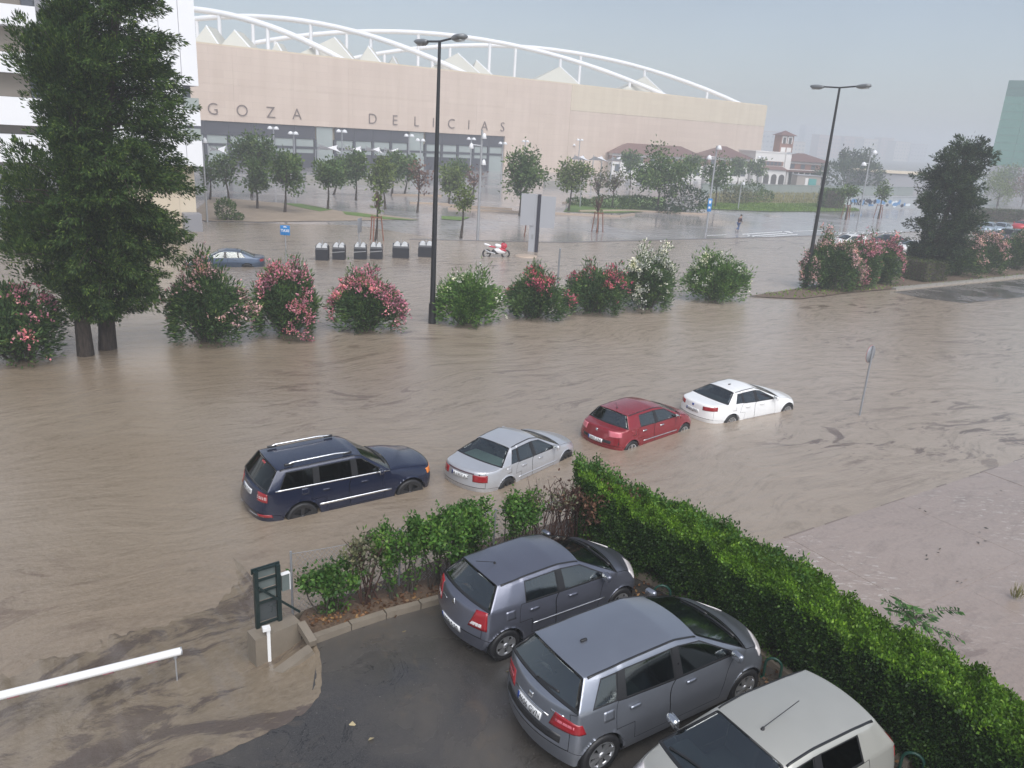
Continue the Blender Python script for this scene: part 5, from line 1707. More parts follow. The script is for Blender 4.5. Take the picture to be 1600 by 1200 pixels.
def street_tree(label, bx_, by_, cx_, cy_, rpx, hpx, leafm, n, seed, name='street_tree', group='young street trees in the plaza', lsize=0.38, bare=False, stakes=None, rw=1.0):
    """slim trunk, a few limbs, lumpy crown of leaf clumps"""
    g = np.random.default_rng(seed)
    x, y = G(bx_, by_)
    root = thing(name, label, 'tree', (x, y, 0), 0, group)
    cx, cz = AT(cx_, cy_, y)
    sc = math.hypot(x, y) / FPX
    rx, rz = rpx * sc * rw, hpx * sc
    dx = cx - x
    zc = max(cz, rz + 0.4)
    tp = [(0, 0, -0.1), (dx * .3 + .05, .02, zc * .35), (dx * .7, -.03, zc * .7), (dx, 0, zc + rz * .35)]
    trunk_tube(tp, 0.10 + 0.012 * rx, 0.03, M_BARK, root)
    if not bare: n = int(n * 1.5)
    br = MB()
    ends = []
    for k in range(9 if not bare else 22):
        a = g.uniform(0, 2 * math.pi)
        z0 = zc - rz * g.uniform(.2, .85)
        e = np.array([dx + math.cos(a) * rx * g.uniform(.5, .95), math.sin(a) * rx * g.uniform(.5, .95), zc + rz * g.uniform(-.2, .8)])
        br.tube([(dx * .8, 0, z0), tuple((np.array([dx * .8, 0, z0]) + e) / 2 + [0, 0, -.1]), tuple(e)], [.05, .035, .012], 5)
        ends.append(e)
    br.build('branches', M_BARK if not bare else M_TWIG, root)['kind'] = 'stuff'
    nc = 26 if not bare else 20
    lump = unit(g.normal(0, 1, (nc, 3))) * g.uniform(.35, .86, (nc, 1))
    lump[:, 2] = np.where(lump[:, 2] < -.55, -.55, lump[:, 2])
    pk = g.integers(0, nc, n)
    off = g.normal(0, 1, (n, 3)) * (0.17 if n > 500 else .2)
    q = lump[pk] + off
    cen = q * np.array([rx, rx, rz]) + np.array([dx, 0, zc])
    cen[:, 2] = np.maximum(cen[:, 2], .25)
    link('crown', leaf_mesh('crown', cen, unit(off) + np.array([0, 0, .2]), lsize, lsize * .55, g, .6), leafm, root)
    if stakes:
        add_stakes(root)
    return root
M_STAKE = simple('brown_stake', (0.24, 0.10, 0.065), 0.6)
M_STAKEP = simple('pale_stake', (0.45, 0.31, 0.20), 0.6)
def add_stakes(root, m=None, h=1.9):
    for k in range(3):
        a = 2 * math.pi * k / 3 + .4
        MB().tube([(0.62 * math.cos(a), 0.62 * math.sin(a), -.05), (0.42 * math.cos(a), 0.42 * math.sin(a), h)], 0.05, 6).build('stake', m or M_STAKE, root)
    MB().tube([(0.42 * math.cos(a), 0.42 * math.sin(a), h - .1) for a in np.linspace(0, 2 * math.pi, 7)], 0.035, 5, False).build('tie', m or M_STAKE, root)

T = street_tree
T('thin sparse street tree on the bare dirt nearest the white apartment block', 358, 318, 350, 264, 22, 26, L_PLAZA, 420, 50)
T('thin sparse sapling half behind the cypress branches beside the white block', 328, 312, 330, 268, 15, 22, L_PLAZA, 320, 72)
T('tallest bushy street tree standing behind two thinner ones, left of the station doors', 393, 308, 396, 240, 31, 32, L_PLAZA, 1900, 51)
T('slender street tree on the dirt in front of the tallest bushy one', 402, 326, 400, 276, 20, 24, L_PLAZA, 700, 52)
T('round street tree at the edge of the bare dirt above the bins', 445, 332, 447, 268, 31, 33, L_PLAZA, 1300, 53)
T('leaning street tree at the tip of the bare dirt', 512, 327, 514, 271, 25, 25, L_PLAZA, 1000, 54)
T('narrow street tree between the leaning one and the yellowish one', 556, 313, 557, 262, 20, 28, L_PLAZA, 1000, 55)
T('small tree seen past the trunk of the leaning tree', 521, 304, 534, 268, 18, 24, L_PLAZA, 600, 56)
T('yellow green street tree in the middle of the plaza row', 602, 327, 596, 275, 22, 25, L_PLAZB, 900, 57)
T('dense green street tree behind the yellow green one', 612, 305, 616, 263, 30, 25, L_PLAZA, 1300, 58)
T('small green tree close behind the tall black lamp post', 632, 303, 640, 262, 16, 25, L_PLAZA, 500, 59)
T('nearly leafless reddish street tree left of the tall black lamp post', 652, 332, 656, 276, 20, 25, L_BARE, 170, 60, bare=True)
T('bright street tree just right of the tall black lamp post', 701, 318, 703, 279, 21, 26, L_PLAZB, 900, 61)
T('darker street tree behind the bright one right of the lamp post', 716, 300, 715, 264, 19, 16, L_PLAZA, 600, 73)
T('young tree with drooping yellow green leaves beside the motorcycle', 720, 372, 726, 310, 19, 22, L_PLAZB, 420, 62, lsize=.26)
T('nearly leafless reddish tree behind the floodlight mast', 738, 312, 742, 276, 20, 18, L_BARE, 110, 63, bare=True)
T('large round street tree right above the grey signboard', 812, 337, 815, 273, 35, 38, L_PLAZA, 2000, 64)
T('round bright street tree left of the low hedges', 888, 330, 896, 276, 27, 26, L_PLAZB, 1300, 65)
T('sparse brownish street tree behind the low hedges', 956, 326, 960, 281, 21, 22, L_SPARSE, 320, 66, bare=True)
T('faint sparse sapling between the round bright tree and the brownish one', 935, 322, 935, 285, 14, 22, L_SPARSE, 170, 67, bare=True)
T('widest dark street tree in front of the old station', 1026, 331, 1034, 272, 50, 38, L_PLAZA, 2900, 68)
T('street tree with dark crown beside the twin headed floodlight mast', 1117, 324, 1122, 272, 24, 26, L_PLAZA, 1000, 69)
for q, (a, b, c, d, e, f, l) in enumerate(((985, 292, 985, 250, 17, 14, 'far round tree in front of the left end of the old station'), (1078, 294, 1080, 258, 17, 16, 'far round tree before the middle of the old station'), (1152, 292, 1154, 262, 13, 14, 'far round tree left of the arcade, first of two'), (1182, 292, 1183, 262, 16, 14, 'far round tree touching the white arcade'), (1068, 296, 1062, 268, 12, 10, 'small far tree behind the widest dark street tree'))):
    T(l, a, b, c, d, e, f, L_PLAZA, 500, 80 + q, group='far round trees before the old station', lsize=.6)
T('yellowing tree behind the far parked cars at the right edge', 1558, 322, 1562, 298, 28, 22, L_PLAZB, 900, 90, group=None, lsize=.4)
T('rusty brown tree at the right edge under the glass hall', 1598, 318, 1598, 290, 18, 20, L_BARE, 500, 91, group=None, lsize=.4)
T('dark tree against the base of the green glass hall', 1577, 305, 1575, 274, 18, 14, L_PLAZA, 500, 92, group=None, lsize=.7)
T('slim dark cypress spire right of the old station', 1318, 292, 1318, 252, 6, 24, L_PINE, 500, 93, name='cypress_tree', group=None, lsize=.6)
T('rounded dark conifer right of the slim cypress spire', 1340, 292, 1342, 262, 26, 26, L_PINE, 1500, 94, name='conifer_tree', group=None, lsize=.7)
# staked saplings
T('bare staked sapling with reddish stakes above the row of bins', 587, 376, 591, 312, 8, 22, L_PLAZB, 60, 95, name='staked_sapling', group='staked saplings in the wet plaza', stakes=True, bare=True)
T('bare sapling tied to pale stakes right of the grey signboard', 933, 363, 935, 318, 8, 18, L_SPARSE, 30, 96, name='staked_sapling', group='staked saplings in the wet plaza', stakes=True, bare=True)
T('leafy staked sapling before the graffiti, left of the slim mast', 1321, 343, 1327, 300, 14, 9, L_PLAZA, 260, 97, name='staked_sapling', group='staked saplings in the wet plaza', stakes=True)
T('leafy staked sapling before the graffiti, right of the slim mast', 1372, 341, 1380, 300, 12, 16, L_PLAZA, 260, 98, name='staked_sapling', group='staked saplings in the wet plaza', stakes=True)
T('bare staked sapling behind the grey signboard', 828, 371, 829, 335, 6, 14, L_SPARSE, 16, 99, name='staked_sapling', group='staked saplings in the wet plaza', stakes=True, bare=True)

def shrub(name, label, px, py, rx, h, leafm, n, seed, lsize=.22, group=None, ry=None):
    g = np.random.default_rng(seed)
    x, y = G(px, py)
    ry = ry or rx
    root = thing(name, label, 'shrub', (x, y + ry * .6, 0), 0, group)
    e = unit(g.normal(0, 1, (n, 3))) * g.uniform(.45, 1.0, (n, 1)) ** .5
    e *= 1 + 0.16 * np.sin(e[:, :1] * 7 + seed) * np.cos(e[:, 1:2] * 6)
    cen = e * np.array([rx, ry, h * .55]) + np.array([0, 0, h * .5])
    cen[:, 2] = np.abs(cen[:, 2])
    link('foliage', leaf_mesh('foliage', cen, e + [0, 0, .5], lsize, lsize * .5, g, .5), leafm, root)
    st = MB()
    for k in range(7):
        a = k * .9
        st.tube([(0, 0, -.05), (rx * .6 * math.cos(a), ry * .6 * math.sin(a), h * .7)], [.04, .01], 5)
    st.build('stems', M_BARK, root)['kind'] = 'stuff'
    return root
shrub('green_shrub', 'upright green shrub at the water edge of the bare dirt', 350, 345, 0.85, 1.75, L_PLAZA, 900, 101)
shrub('green_shrub', 'tiny green shrub right of the upright one on the dirt', 371, 345, 0.4, 0.6, L_PLAZA, 200, 102)
shrub('juniper_shrub', 'dark spreading juniper right of the widest street tree', 1072, 333, 2.9, 3.2, L_PINE, 1500, 103, .35)
shrub('low_shrub', 'low spreading shrub at the left end of the green bed', 905, 322, 1.6, 0.9, L_PLAZA, 600, 104, .3)
shrub('low_shrub', 'long low shrub in the middle of the green bed', 960, 327, 3.4, 1.5, L_PLAZA, 1200, 105, .3, ry=1.6)
shrub('low_shrub', 'low shrub running under the widest street tree', 1000, 326, 2.8, 1.5, L_PLAZA, 1100, 106, .3, ry=1.6)
shrub('low_shrub', 'dark low shrub at the foot of the widest street tree', 1045, 334, 1.6, 0.9, L_PINE, 500, 107, .3)
shrub('loose_shrub', 'loose grey green shrub at the left end of the dry field', 1150, 320, 2.2, 2.6, L_SPARSE, 700, 108, .35)
shrub('loose_shrub', 'loose green shrub with a tall side shoot in the dry field', 1172, 318, 2.4, 3.2, L_PLAZA, 800, 109, .35)
shrub('loose_shrub', 'small round shrub in the dry field', 1195, 317, 1.6, 1.8, L_PLAZA, 400, 110, .35)
shrub('loose_shrub', 'big dark shrub mass behind the old station end', 1332, 296, 9, 6.0, L_PINE, 1500, 111, .8, ry=4)

# lawn tufts
def tufts(name, poly, n, seed, m, L=.25):
    g = np.random.default_rng(seed)
    P = np.array([G(*p) for p in poly])
    lo, hi = P.min(0), P.max(0)
    pts = g.uniform(lo, hi, (n * 4, 2))
    ins = np.zeros(len(pts), bool)
    j = len(P) - 1
    for i in range(len(P)):
        c = ((P[i, 1] > pts[:, 1]) != (P[j, 1] > pts[:, 1])) & (pts[:, 0] < (P[j, 0] - P[i, 0]) * (pts[:, 1] - P[i, 1]) / (P[j, 1] - P[i, 1] + 1e-9) + P[i, 0])
        ins ^= c
        j = i
    pts = pts[ins][:n]
    cen = np.c_[pts, np.full(len(pts), .05)]
    o = link(name, leaf_mesh(name, cen, np.tile([0, 0, 1.], (len(cen), 1)), L, .1, g, .4), m)
    tag(o, kind='stuff')
M_GRASS = leafmat('grass_blade', (.10, .17, .03), (.16, .25, .05), (.22, .29, .08), .3)
M_STRAW = leafmat('dry_grass_blade', (.24, .22, .10), (.32, .29, .15), (.18, .20, .07), .3)
tufts('grass', [(1085, 326), (1110, 318), (1320, 319), (1345, 330), (1290, 331), (1200, 331), (1130, 328)], 7000, 120, M_GRASS)
tufts('dry_grass', [(1105, 318), (1115, 304), (1320, 305), (1320, 319)], 5000, 121, M_STRAW, .7)
tufts('weeds', [(1170, 463), (1250, 452), (1330, 450), (1440, 447), (1600, 428), (1600, 433), (1430, 449), (1330, 458), (1250, 467)], 1500, 122, M_GRASS, .14)

# ------------------------------------------------------------------ the clipped hedge round the car park
ZH = 2.02
hl_far = [(1.38, 14.9), (2.81, 14.13), (4.68, 12.11), (5.70, 10.34), (6.80, 8.64), (8.4, 6.1)]
hl_near = [(1.50, 13.75), (2.30, 13.10), (3.50, 11.75), (4.62, 10.05), (5.72, 8.30), (7.30, 5.8)]
hl_far = [(a * LS, b * LS) for a, b in hl_far]
hl_near = [(a * LS, b * LS) for a, b in hl_near]
def resample(P, n):
    P = np.array(P, float)
    s = np.r_[0, np.cumsum(np.linalg.norm(np.diff(P, axis=0), axis=1))]
    q = np.linspace(0, s[-1], n)
    return np.c_[np.interp(q, s, P[:, 0]), np.interp(q, s, P[:, 1])]
def main_hedge():
    g = np.random.default_rng(77)
    root = thing('clipped_hedge', 'long clipped green hedge with a bright flat top running along the car park', 'hedge', (4.0, 11.5, Z_LOT))
    A, B = resample(hl_near, 60), resample(hl_far, 60)
    def pos(u, w, h):
        """u along, w across 0..1 (near to far), h 0..1 up"""
        i = np.clip(u * 59, 0, 58.999); k = i.astype(int); f = (i - k)[:, None]
        a = A[k] * (1 - f) + A[k + 1] * f
        b = B[k] * (1 - f) + B[k + 1] * f
        p = a * (1 - w[:, None]) + b * w[:, None]
        z0 = Z_LOT - 0.62 * np.clip((w - .7) / .3, 0, 1)
        top = ZH - 0.12 * w + 0.05 * np.sin(u * 31) + 0.04 * np.sin(u * 77 + w * 4) + 0.035 * np.sin(u * 143 + w * 9) + 0.03 * np.sin(u * 211 - w * 7) + 0.22 * np.clip(1 - u * 9, 0, 1)
        return np.c_[p, z0 + (top - z0) * h]
    def surf(n, face):
        u = g.uniform(0, 1, n)
        dep = np.abs(g.normal(0, 1, n))
        if face == 'top':
            w = g.uniform(-.04, 1.04, n); h = 1 + 0.02 - dep * .05; nn = np.tile([0, 0, 1.], (n, 1))
        elif face == 'near':
            h = g.uniform(0.03, 1, n) ** 0.8; w = -0.03 + dep * .10 + 0.05 * np.sin(u * 43 + h * 5) * (1 - .6 * h) + 0.025 * np.sin(u * 97 - h * 9) + 0.02 * np.sin(u * 170 + h * 14) + .10 * (1 - h); nn = np.tile([-.75, -.55, .3], (n, 1))
        elif face == 'far':
            h = g.uniform(0.0, 1, n); w = 1.03 - dep * .07; nn = np.tile([.75, .55, .3], (n, 1))
        else:
            u = g.uniform(-.012, .012, n) * 1.0 + np.abs(g.normal(0, .006, n)); u = np.clip(u, 0, 1); w = g.uniform(0, 1, n); h = g.uniform(0, 1, n); nn = np.tile([-.4, .8, .3], (n, 1))
        return pos(np.clip(u, 0, 1), w, h), nn
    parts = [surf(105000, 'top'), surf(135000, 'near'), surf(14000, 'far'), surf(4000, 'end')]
    # leave gaps low on the near side
    for q, nm in ((0, 'clipped_top'), (1, 'foliage')):
        if q == 0: P, N_ = parts[0]
        else:
            P = np.concatenate([p[0] for p in parts[1:]]); N_ = np.concatenate([p[1] for p in parts[1:]])
        P = P + g.normal(0, .025, P.shape)
        P[:, 2] = np.maximum(P[:, 2], .02)
        P -= np.array(root.location)
        if q == 1:
            zl = P[:, 2] + root.location[2] - Z_LOT
            gap = np.sin(P[:, 0] * 5.1 + 1) * np.sin(P[:, 1] * 4.3) + .6 * np.sin(P[:, 0] * 11 - P[:, 1] * 9)
            keep = (zl > .42) | (gap < .15) | (g.uniform(0, 1, len(P)) < .22)
            P, N_ = P[keep], N_[keep]
        link(nm, leaf_mesh(nm, P, N_, .055, .033, g, .8, .1), L_HEDGE_LIT if q == 0 else L_HEDGE_SHADE, root)
    # loose shoots standing above the clipped top
    n = 420
    u = g.uniform(0, .55, n) ** 1.3; w = g.uniform(.5, 1.05, n)
    b = pos(u, w, np.ones(n))
    C = []
    for k in range(n):
        hh = g.uniform(.05, .22) * (1.5 if u[k] < .12 else 1)
        for q in range(7):
            C.append(b[k] + np.array([g.normal(0, .03), g.normal(0, .03), hh * q / 6]))
    C = np.array(C) - np.array(root.location)
    so = link('shoots', leaf_mesh('shoots', C, np.tile([0, 0, 1.], (len(C), 1)), .075, .04, g, .8, .1), L_SHRUB, root)
    so['kind'] = 'stuff'
    # stems and dark inside
    st = MB()
    uu = np.linspace(.01, .99, 90)
    for q, wv in enumerate((.34, .55, .75)):
        p0 = pos(uu, np.full(90, wv), np.zeros(90)); p1 = pos(uu + .004 * np.sin(uu * 91 + q), np.full(90, wv) + .15 * np.sin(uu * 63 + q), np.full(90, .9))
        for a, b_ in zip(p0, p1):
            st.tube([tuple(a - np.array(root.location)), tuple((a + b_) / 2 + g.normal(0, .05, 3) - np.array(root.location)), tuple(b_ - np.array(root.location))], [.022, .016, .008], 5)
    st.build('stems', M_BARK, root)['kind'] = 'stuff'
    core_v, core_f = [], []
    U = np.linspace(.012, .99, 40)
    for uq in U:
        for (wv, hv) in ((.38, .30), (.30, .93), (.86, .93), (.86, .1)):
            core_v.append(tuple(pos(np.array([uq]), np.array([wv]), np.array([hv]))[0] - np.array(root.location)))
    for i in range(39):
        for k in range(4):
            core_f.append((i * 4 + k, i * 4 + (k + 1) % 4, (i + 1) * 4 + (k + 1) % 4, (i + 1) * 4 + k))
    MB().add(core_v, core_f).build('inner_core', simple('near_black_core', (0.016, 0.018, 0.010), .9), root)  # solid near-black core filling the hedge behind its leaves
main_hedge()

def leafy_shrub(label, x, y, rx, ry, h, nst, nl, seed, leafm=L_SHRUB, twig=M_BARK2, low=0.15, lsize=.085, z0=Z_LOT, fan=1.0, top_only=False, name='hedge_shrub'):
    """sparse hedge plant: forked stems from the soil, leaves held along them"""
    g = np.random.default_rng(seed)
    root = thing(name, label, 'shrub', (x, y, z0), ST, 'gappy shrubs along the wire fence')
    st = MB()
    tips = []
    for k in range(nst):
        bx_, by_ = g.uniform(-rx * .55, rx * .55), g.normal(0, ry * .2)
        tx_, ty_ = bx_ * 1.5 + g.normal(0, .22 * fan), by_ + g.normal(0, ry * .5)
        tx_ = np.clip(tx_, -rx, rx)
        tz = h * g.uniform(.72, 1.03)
        m = ((bx_ + tx_) / 2 + g.normal(0, .06), (by_ + ty_) / 2, tz * .5)
        st.tube([(bx_, by_, -.05), m, (tx_, ty_, tz)], [.018, .012, .005], 5)
        tips.append(((bx_, by_, 0), m, (tx_, ty_, tz)))
        for q in range(5):
            f = g.uniform(.4, .95)
            p = np.array(m) * (1 - f) + np.array([tx_, ty_, tz]) * f
            e = p + np.array([g.normal(0, .16), g.normal(0, .14), g.uniform(.08, .34)])
            e[2] = min(e[2], h * 1.05)
            st.tube([tuple(p), tuple(e)], [.008, .003], 4)
            tips.append((tuple(p), tuple((p + e) / 2), tuple(e)))
    st.build('stems', twig, root)['kind'] = 'stuff'
    if nl:
        tips = np.array(tips)
        pk = g.integers(0, len(tips), nl)
        f = g.uniform(0, 1, (nl, 1))
        a, b, c = tips[pk, 0], tips[pk, 1], tips[pk, 2]
        p = a * (1 - f) ** 2 + 2 * b * f * (1 - f) + c * f * f
        p += g.normal(0, .055, p.shape)
        lim = h * (.8 if top_only else low)
        keep = p[:, 2] > lim * g.uniform(.6, 1.3, nl)
        p = p[keep]
        link('foliage', leaf_mesh('foliage', p, g.normal(0, .6, p.shape) + [0, 0, .5], lsize, lsize * .55, g, .6, .1), leafm, root)
    return root
fo = np.array([-3.05, 10.95]) * LS; fdir = np.array([math.cos(math.radians(31)), math.sin(math.radians(31))]); fnn = np.array([-fdir[1], fdir[0]])
def FP(a, b=0.0):
    p = fo + fdir * a * LS + fnn * b * LS
    return float(p[0]), float(p[1])
leafy_shrub('small bright green bush beside the noticeboard frame', *FP(.42, .1), .42, .35, .78, 12, 2400, 131, low=.05)
leafy_shrub('thin half bare shrub between the small bright bush and the dense green one', *FP(1.10, .15), .35, .25, 1.25, 10, 800, 132, twig=M_TWIG, leafm=L_SPARSE)
leafy_shrub('tall leggy green shrub on the soil bed left of the dense one', *FP(1.62, .12), .42, .3, 1.3, 14, 2700, 133, low=.15)
leafy_shrub('dense green shrub with a clipped top behind the kerb, left of the slate blue hatchback', *FP(2.45, .15), .58, .42, 1.42, 20, 6200, 134, low=.35)
leafy_shrub('second dense green shrub touching the rear of the slate blue hatchback', *FP(3.05, .2), .40, .4, 1.35, 14, 3600, 135, low=.25)
leafy_shrub('loose pale green shrub over the roof of the slate blue hatchback', *FP(3.95, .35), .55, .35, 1.35, 14, 2300, 136, low=.3)
leafy_shrub('bare reddish brown shrub with a tuft of yellow leaves behind the silver saloon', *FP(4.75, .40), .50, .35, 1.42, 18, 500, 137, twig=M_TWIG, leafm=L_SPARSE, top_only=True)
leafy_shrub('bare brown twiggy shrub next to the corner of the clipped hedge', *FP(5.35, .30), .50, .4, 1.40, 26, 300, 138, twig=M_TWIG, leafm=L_DEAD, low=.4)
leafy_shrub('dried out brown purple end of the hedge at its corner', *FP(5.75, -.05), .40, .4, 1.40, 30, 3600, 139, twig=M_TWIG, leafm=L_DEAD, low=.25)

# soil bed, kerb and fallen leaves
bedp = [(-2.95, 10.45), (-2.05, 11.17), (-0.97, 11.85), (1.75, 13.58), (2.64, 13.06), (3.49, 12.01), (4.48, 10.48), (5.62, 8.60), (7.5, 5.8), (9.2, 6.2), (7.2, 8.9), (5.9, 10.6), (4.8, 12.4), (2.9, 14.5), (1.5, 15.2), (-0.2, 14.05), (-3.2, 11.3), (-3.25, 10.8)]
bedp = [(a * LS, b * LS) for a, b in bedp]
sheet('soil_bed', bedp, Z_LOT + 0.03, M_MULCH)
def bed_side():
    P = [(9.2, 6.2), (7.2, 8.9), (5.9, 10.6), (4.8, 12.4), (2.9, 14.5), (1.5, 15.2), (-0.2, 14.05), (-3.2, 11.3), (-3.6, 10.8)]
    P = [(a * LS, b * LS) for a, b in P]
    vs = [(x, y, Z_LOT + .03) for x, y in P] + [(x, y, -.3) for x, y in P]
    n = len(P)
    o = MB().add(vs, [(i, i + 1, n + i + 1, n + i) for i in range(n - 1)]).build('retaining_wall', M_CONC)
    tag(o, kind='structure')
bed_side()
kp = LS * resample([(-2.86, 10.50), (-2.08, 11.14), (-0.99, 11.82), (0.4, 12.70), (1.75, 13.55), (2.61, 13.04), (3.47, 11.99), (4.46, 10.46), (5.6, 8.59)], 20)
krt = None
for k in range(19):
    a, b = kp[k], kp[k + 1]
    d = (b - a) / np.linalg.norm(b - a)
    mb = MB().bar((*(a + d * .01), Z_LOT + .05), (*(b - d * .01), Z_LOT + .04), .13, .14)
    if krt is None: krt = tag(mb.build('car_park_kerb', M_CONC), kind='structure')
    else: mb.build('kerb_stone', M_CONC, krt)
def litter():
    g = np.random.default_rng(5)
    n = 900
    u = g.uniform(0, 1, n)
    A = resample(hl_near, 200)
    k = (u * 199).astype(int)
    p = A[k] + g.normal(0, .28, (n, 2)) + np.array([-.25, -.2])
    q = np.array([FP(*z) for z in np.c_[g.uniform(0, 5, 500), g.normal(-.05, .12, 500)]])
    pts = np.r_[p, q]
    cen = np.c_[pts, np.full(len(pts), Z_LOT + .05)]
    o = link('dead_leaves', leaf_mesh('dead_leaves', cen, g.normal(0, 1, (len(cen), 3)) * [1, 1, .15], .075, .05, g, .2), leafmat('dead_leaf', (.10, .05, .03), (.20, .11, .06), (.30, .2, .1)))
    tag(o, kind='stuff')
litter()
for k, (px, py, lab) in enumerate(((545, 1133, 'pale fallen leaf on the wet asphalt near the muddy edge'), (790, 1050, 'yellow fallen leaf on the asphalt behind the slate blue hatchback'), (628, 988, 'small brown leaf on the asphalt near the kerb'), (575, 1158, 'tiny pale leaf on the asphalt at the bottom of the car park'))):
    x, y = G(px, py, Z_LOT)
    g = np.random.default_rng(k)
    o = link('fallen_leaf', leaf_mesh('fallen_leaf', np.array([[0, 0, .01]]), np.array([[1., .3 * k, .05]]), .10, .08, g, .05, .2), leafmat('pale_leaf', (.5, .42, .25), (.6, .5, .3)))
    o.location = (x, y, Z_LOT)
    tag(o, lab, 'leaf')
# ------------------------------------------------------------------ cars in their places
FLOODED, PARKED, FAR = 'cars standing in the flooded street', 'cars parked in the raised car park', 'parked cars beyond the planted strip'
def put(sp, name, label, x, y, z, heading, group):
    return make_car(sp, name, label, (x, y, z), math.radians(heading), group)
jeep = put(JEEP, 'off_road_car', 'dark navy off road estate car with silver roof rails standing wheel deep in the flood', -4.05, 17.99, -.36, 35.3, FLOODED)
for s in (1, -1):
    pts = [(-1.62, s * .60, 1.70), (-1.50, s * .60, 1.745), (-.45, s * .60, 1.765), (-.12, s * .60, 1.735)]
    rl = MB().tube(pts, 0.024, 8).build('roof_rail', M_CHROME, jeep)
    for x, z in ((-1.58, 1.705), (-.16, 1.725)):
        rbox('rail_foot', (.22, .06, .06), .02, M_TRIM, rl, (x, s * .60, z))
put(A4, 'saloon_car', 'silver saloon car up to its wheels in brown flood water behind the off road car', .193, 20.31, -.36, 51.5, FLOODED)
put(MEGANE, 'hatchback_car', 'dark red hatchback nose to tail with the white saloon in the flood', 4.04, 23.43, -.36, 43.5, FLOODED)
put(BMW, 'saloon_car', 'white saloon car at the front of the row standing in the flood', 8.055, 26.30, -.36, 33.5, FLOODED)
put(CLIO, 'hatchback_car', 'slate blue hatchback parked nearest the gappy shrubs in the raised car park', .689, 12.167, Z_LOT, 35.9, PARKED)
put(BCLASS, 'compact_car', 'tall mid grey compact car parked in the middle of the three', 2.164, 10.032, Z_LOT, 33.8, PARKED)
put(CHAMP, 'hatchback_car', 'champagne coloured hatchback with a long roof aerial, backed up to the clipped hedge', 3.47, 8.135, Z_LOT, 212, PARKED)
put(PASSAT, 'saloon_car', 'steel blue saloon car facing the cypress trees in the flood by the taxi sign', -17.95, 47.75, -.36, 198, FLOODED)

def far_car(base, p, name, label, px, py, heading, **kw):
    sp = dict(base, paint=p, sub=2, handle_mat=p, strips=(), decals=(), **kw)
    sp.pop('plate', None); sp.pop('antenna', None)
    x, y = G(px, py)
    make_car(sp, name, label, (x, y, 0.0), math.radians(heading), FAR)
far_car(CLIO, P_WHITE, 'hatchback_car', 'white hatchback seen over the pink oleanders, nearest the second lamp post', 1326, 388, 200)
far_car(PASSAT, P_BLACK, 'saloon_car', 'black saloon seen over the pink oleanders beside a white car', 1384, 388, 203)
far_car(BMW, P_WHITE, 'saloon_car', 'white saloon half hidden by the pink oleanders and the dark evergreen', 1424, 398, 205)
far_car(CLIO, P_WHITE, 'hatchback_car', 'white car glimpsed through the foot of the dark evergreen', 1458, 404, 205)
far_car(MEGANE, P_LBLUE, 'hatchback_car', 'pale blue car in the far row, nearest the dark evergreen', 1540, 364, 232)
far_car(A4, P_LBLUE, 'saloon_car', 'silver blue saloon in the far row next to the red car', 1562, 364, 222)
far_car(MEGANE, P_BRED, 'hatchback_car', 'bright red car at the right edge in the far row', 1598, 360, 215)
far_car(JEEP, P_BLACK, 'off_road_car', 'dark car with a white front in the nearer row at the right edge', 1572, 380, 205)
far_car(A4, P_WHITE, 'saloon_car', 'white car at the right edge behind the dark car', 1606, 375, 200)
# ------------------------------------------------------------------ street furniture
M_BLACKP = simple('black_pole_paint', (0.016, 0.017, 0.02), 0.4, 0, .1, 2)
M_HEAD = simple('lamp_head_grey', (0.20, 0.21, 0.22), 0.4, 0.2, .1, 3)
M_LENS = simple('lamp_lens', (0.50, 0.52, 0.52), 0.25)
def lamp_post(label, px, py, h, group='tall black double lamp posts'):
    x, y = G(px, py)
    root = thing('street_lamp', label, 'lamp post', (x, y, 0), ST + math.pi / 2, group)
    MB().tube([(0, 0, -.4), (0, 0, h * .5), (0, 0, h)], [.135, .105, .065], 12).build('pole', M_BLACKP, root)
    MB().tube([(0, 0, -.4), (0, 0, .95)], [.19, .17], 12).build('base_sleeve', M_BLACKP, root)
    MB().tube([(-1.3, 0, h + .04), (0, 0, h - .03), (1.3, 0, h + .04)], .045, 8).build('arm', M_BLACKP, root)
    for s in (1, -1):
        P = []
        n, m = 10, 8
        for i in range(n + 1):
            u = i / n
            x0 = s * (1.15 + .95 * u)
            wd = .06 + .20 * math.sin(math.pi * min(1, u * .62 + .06)) if u < .98 else .05
            up, dn = .05 + .07 * math.sin(math.pi * u * .8), .04 + .14 * math.sin(math.pi * min(1, .1 + u * .85))
            for k in range(m):
                a = 2 * math.pi * k / m
                zz = math.sin(a) * (up if math.sin(a) > 0 else dn)
                P.append((x0, math.cos(a) * wd, h + .04 + .02 * u + zz))
        F = [(i * m + k, i * m + (k + 1) % m, (i + 1) * m + (k + 1) % m, (i + 1) * m + k) for i in range(n) for k in range(m)] + [tuple(range(m)), tuple(n * m + k for k in range(m))]
        ho = MB().add(P, F, True).build('lamp_head', M_HEAD, root)
        rbox('lens', (.5, .26, .07), .03, M_LENS, ho, (s * 1.72, 0, h - .08))
lamp_post('tall black lamp post with two heads standing in front of the station lettering', 675, 505, 12.2)
lamp_post('tall black lamp post with two heads rising out of the pink oleander clump', 1258, 450, 12.45)

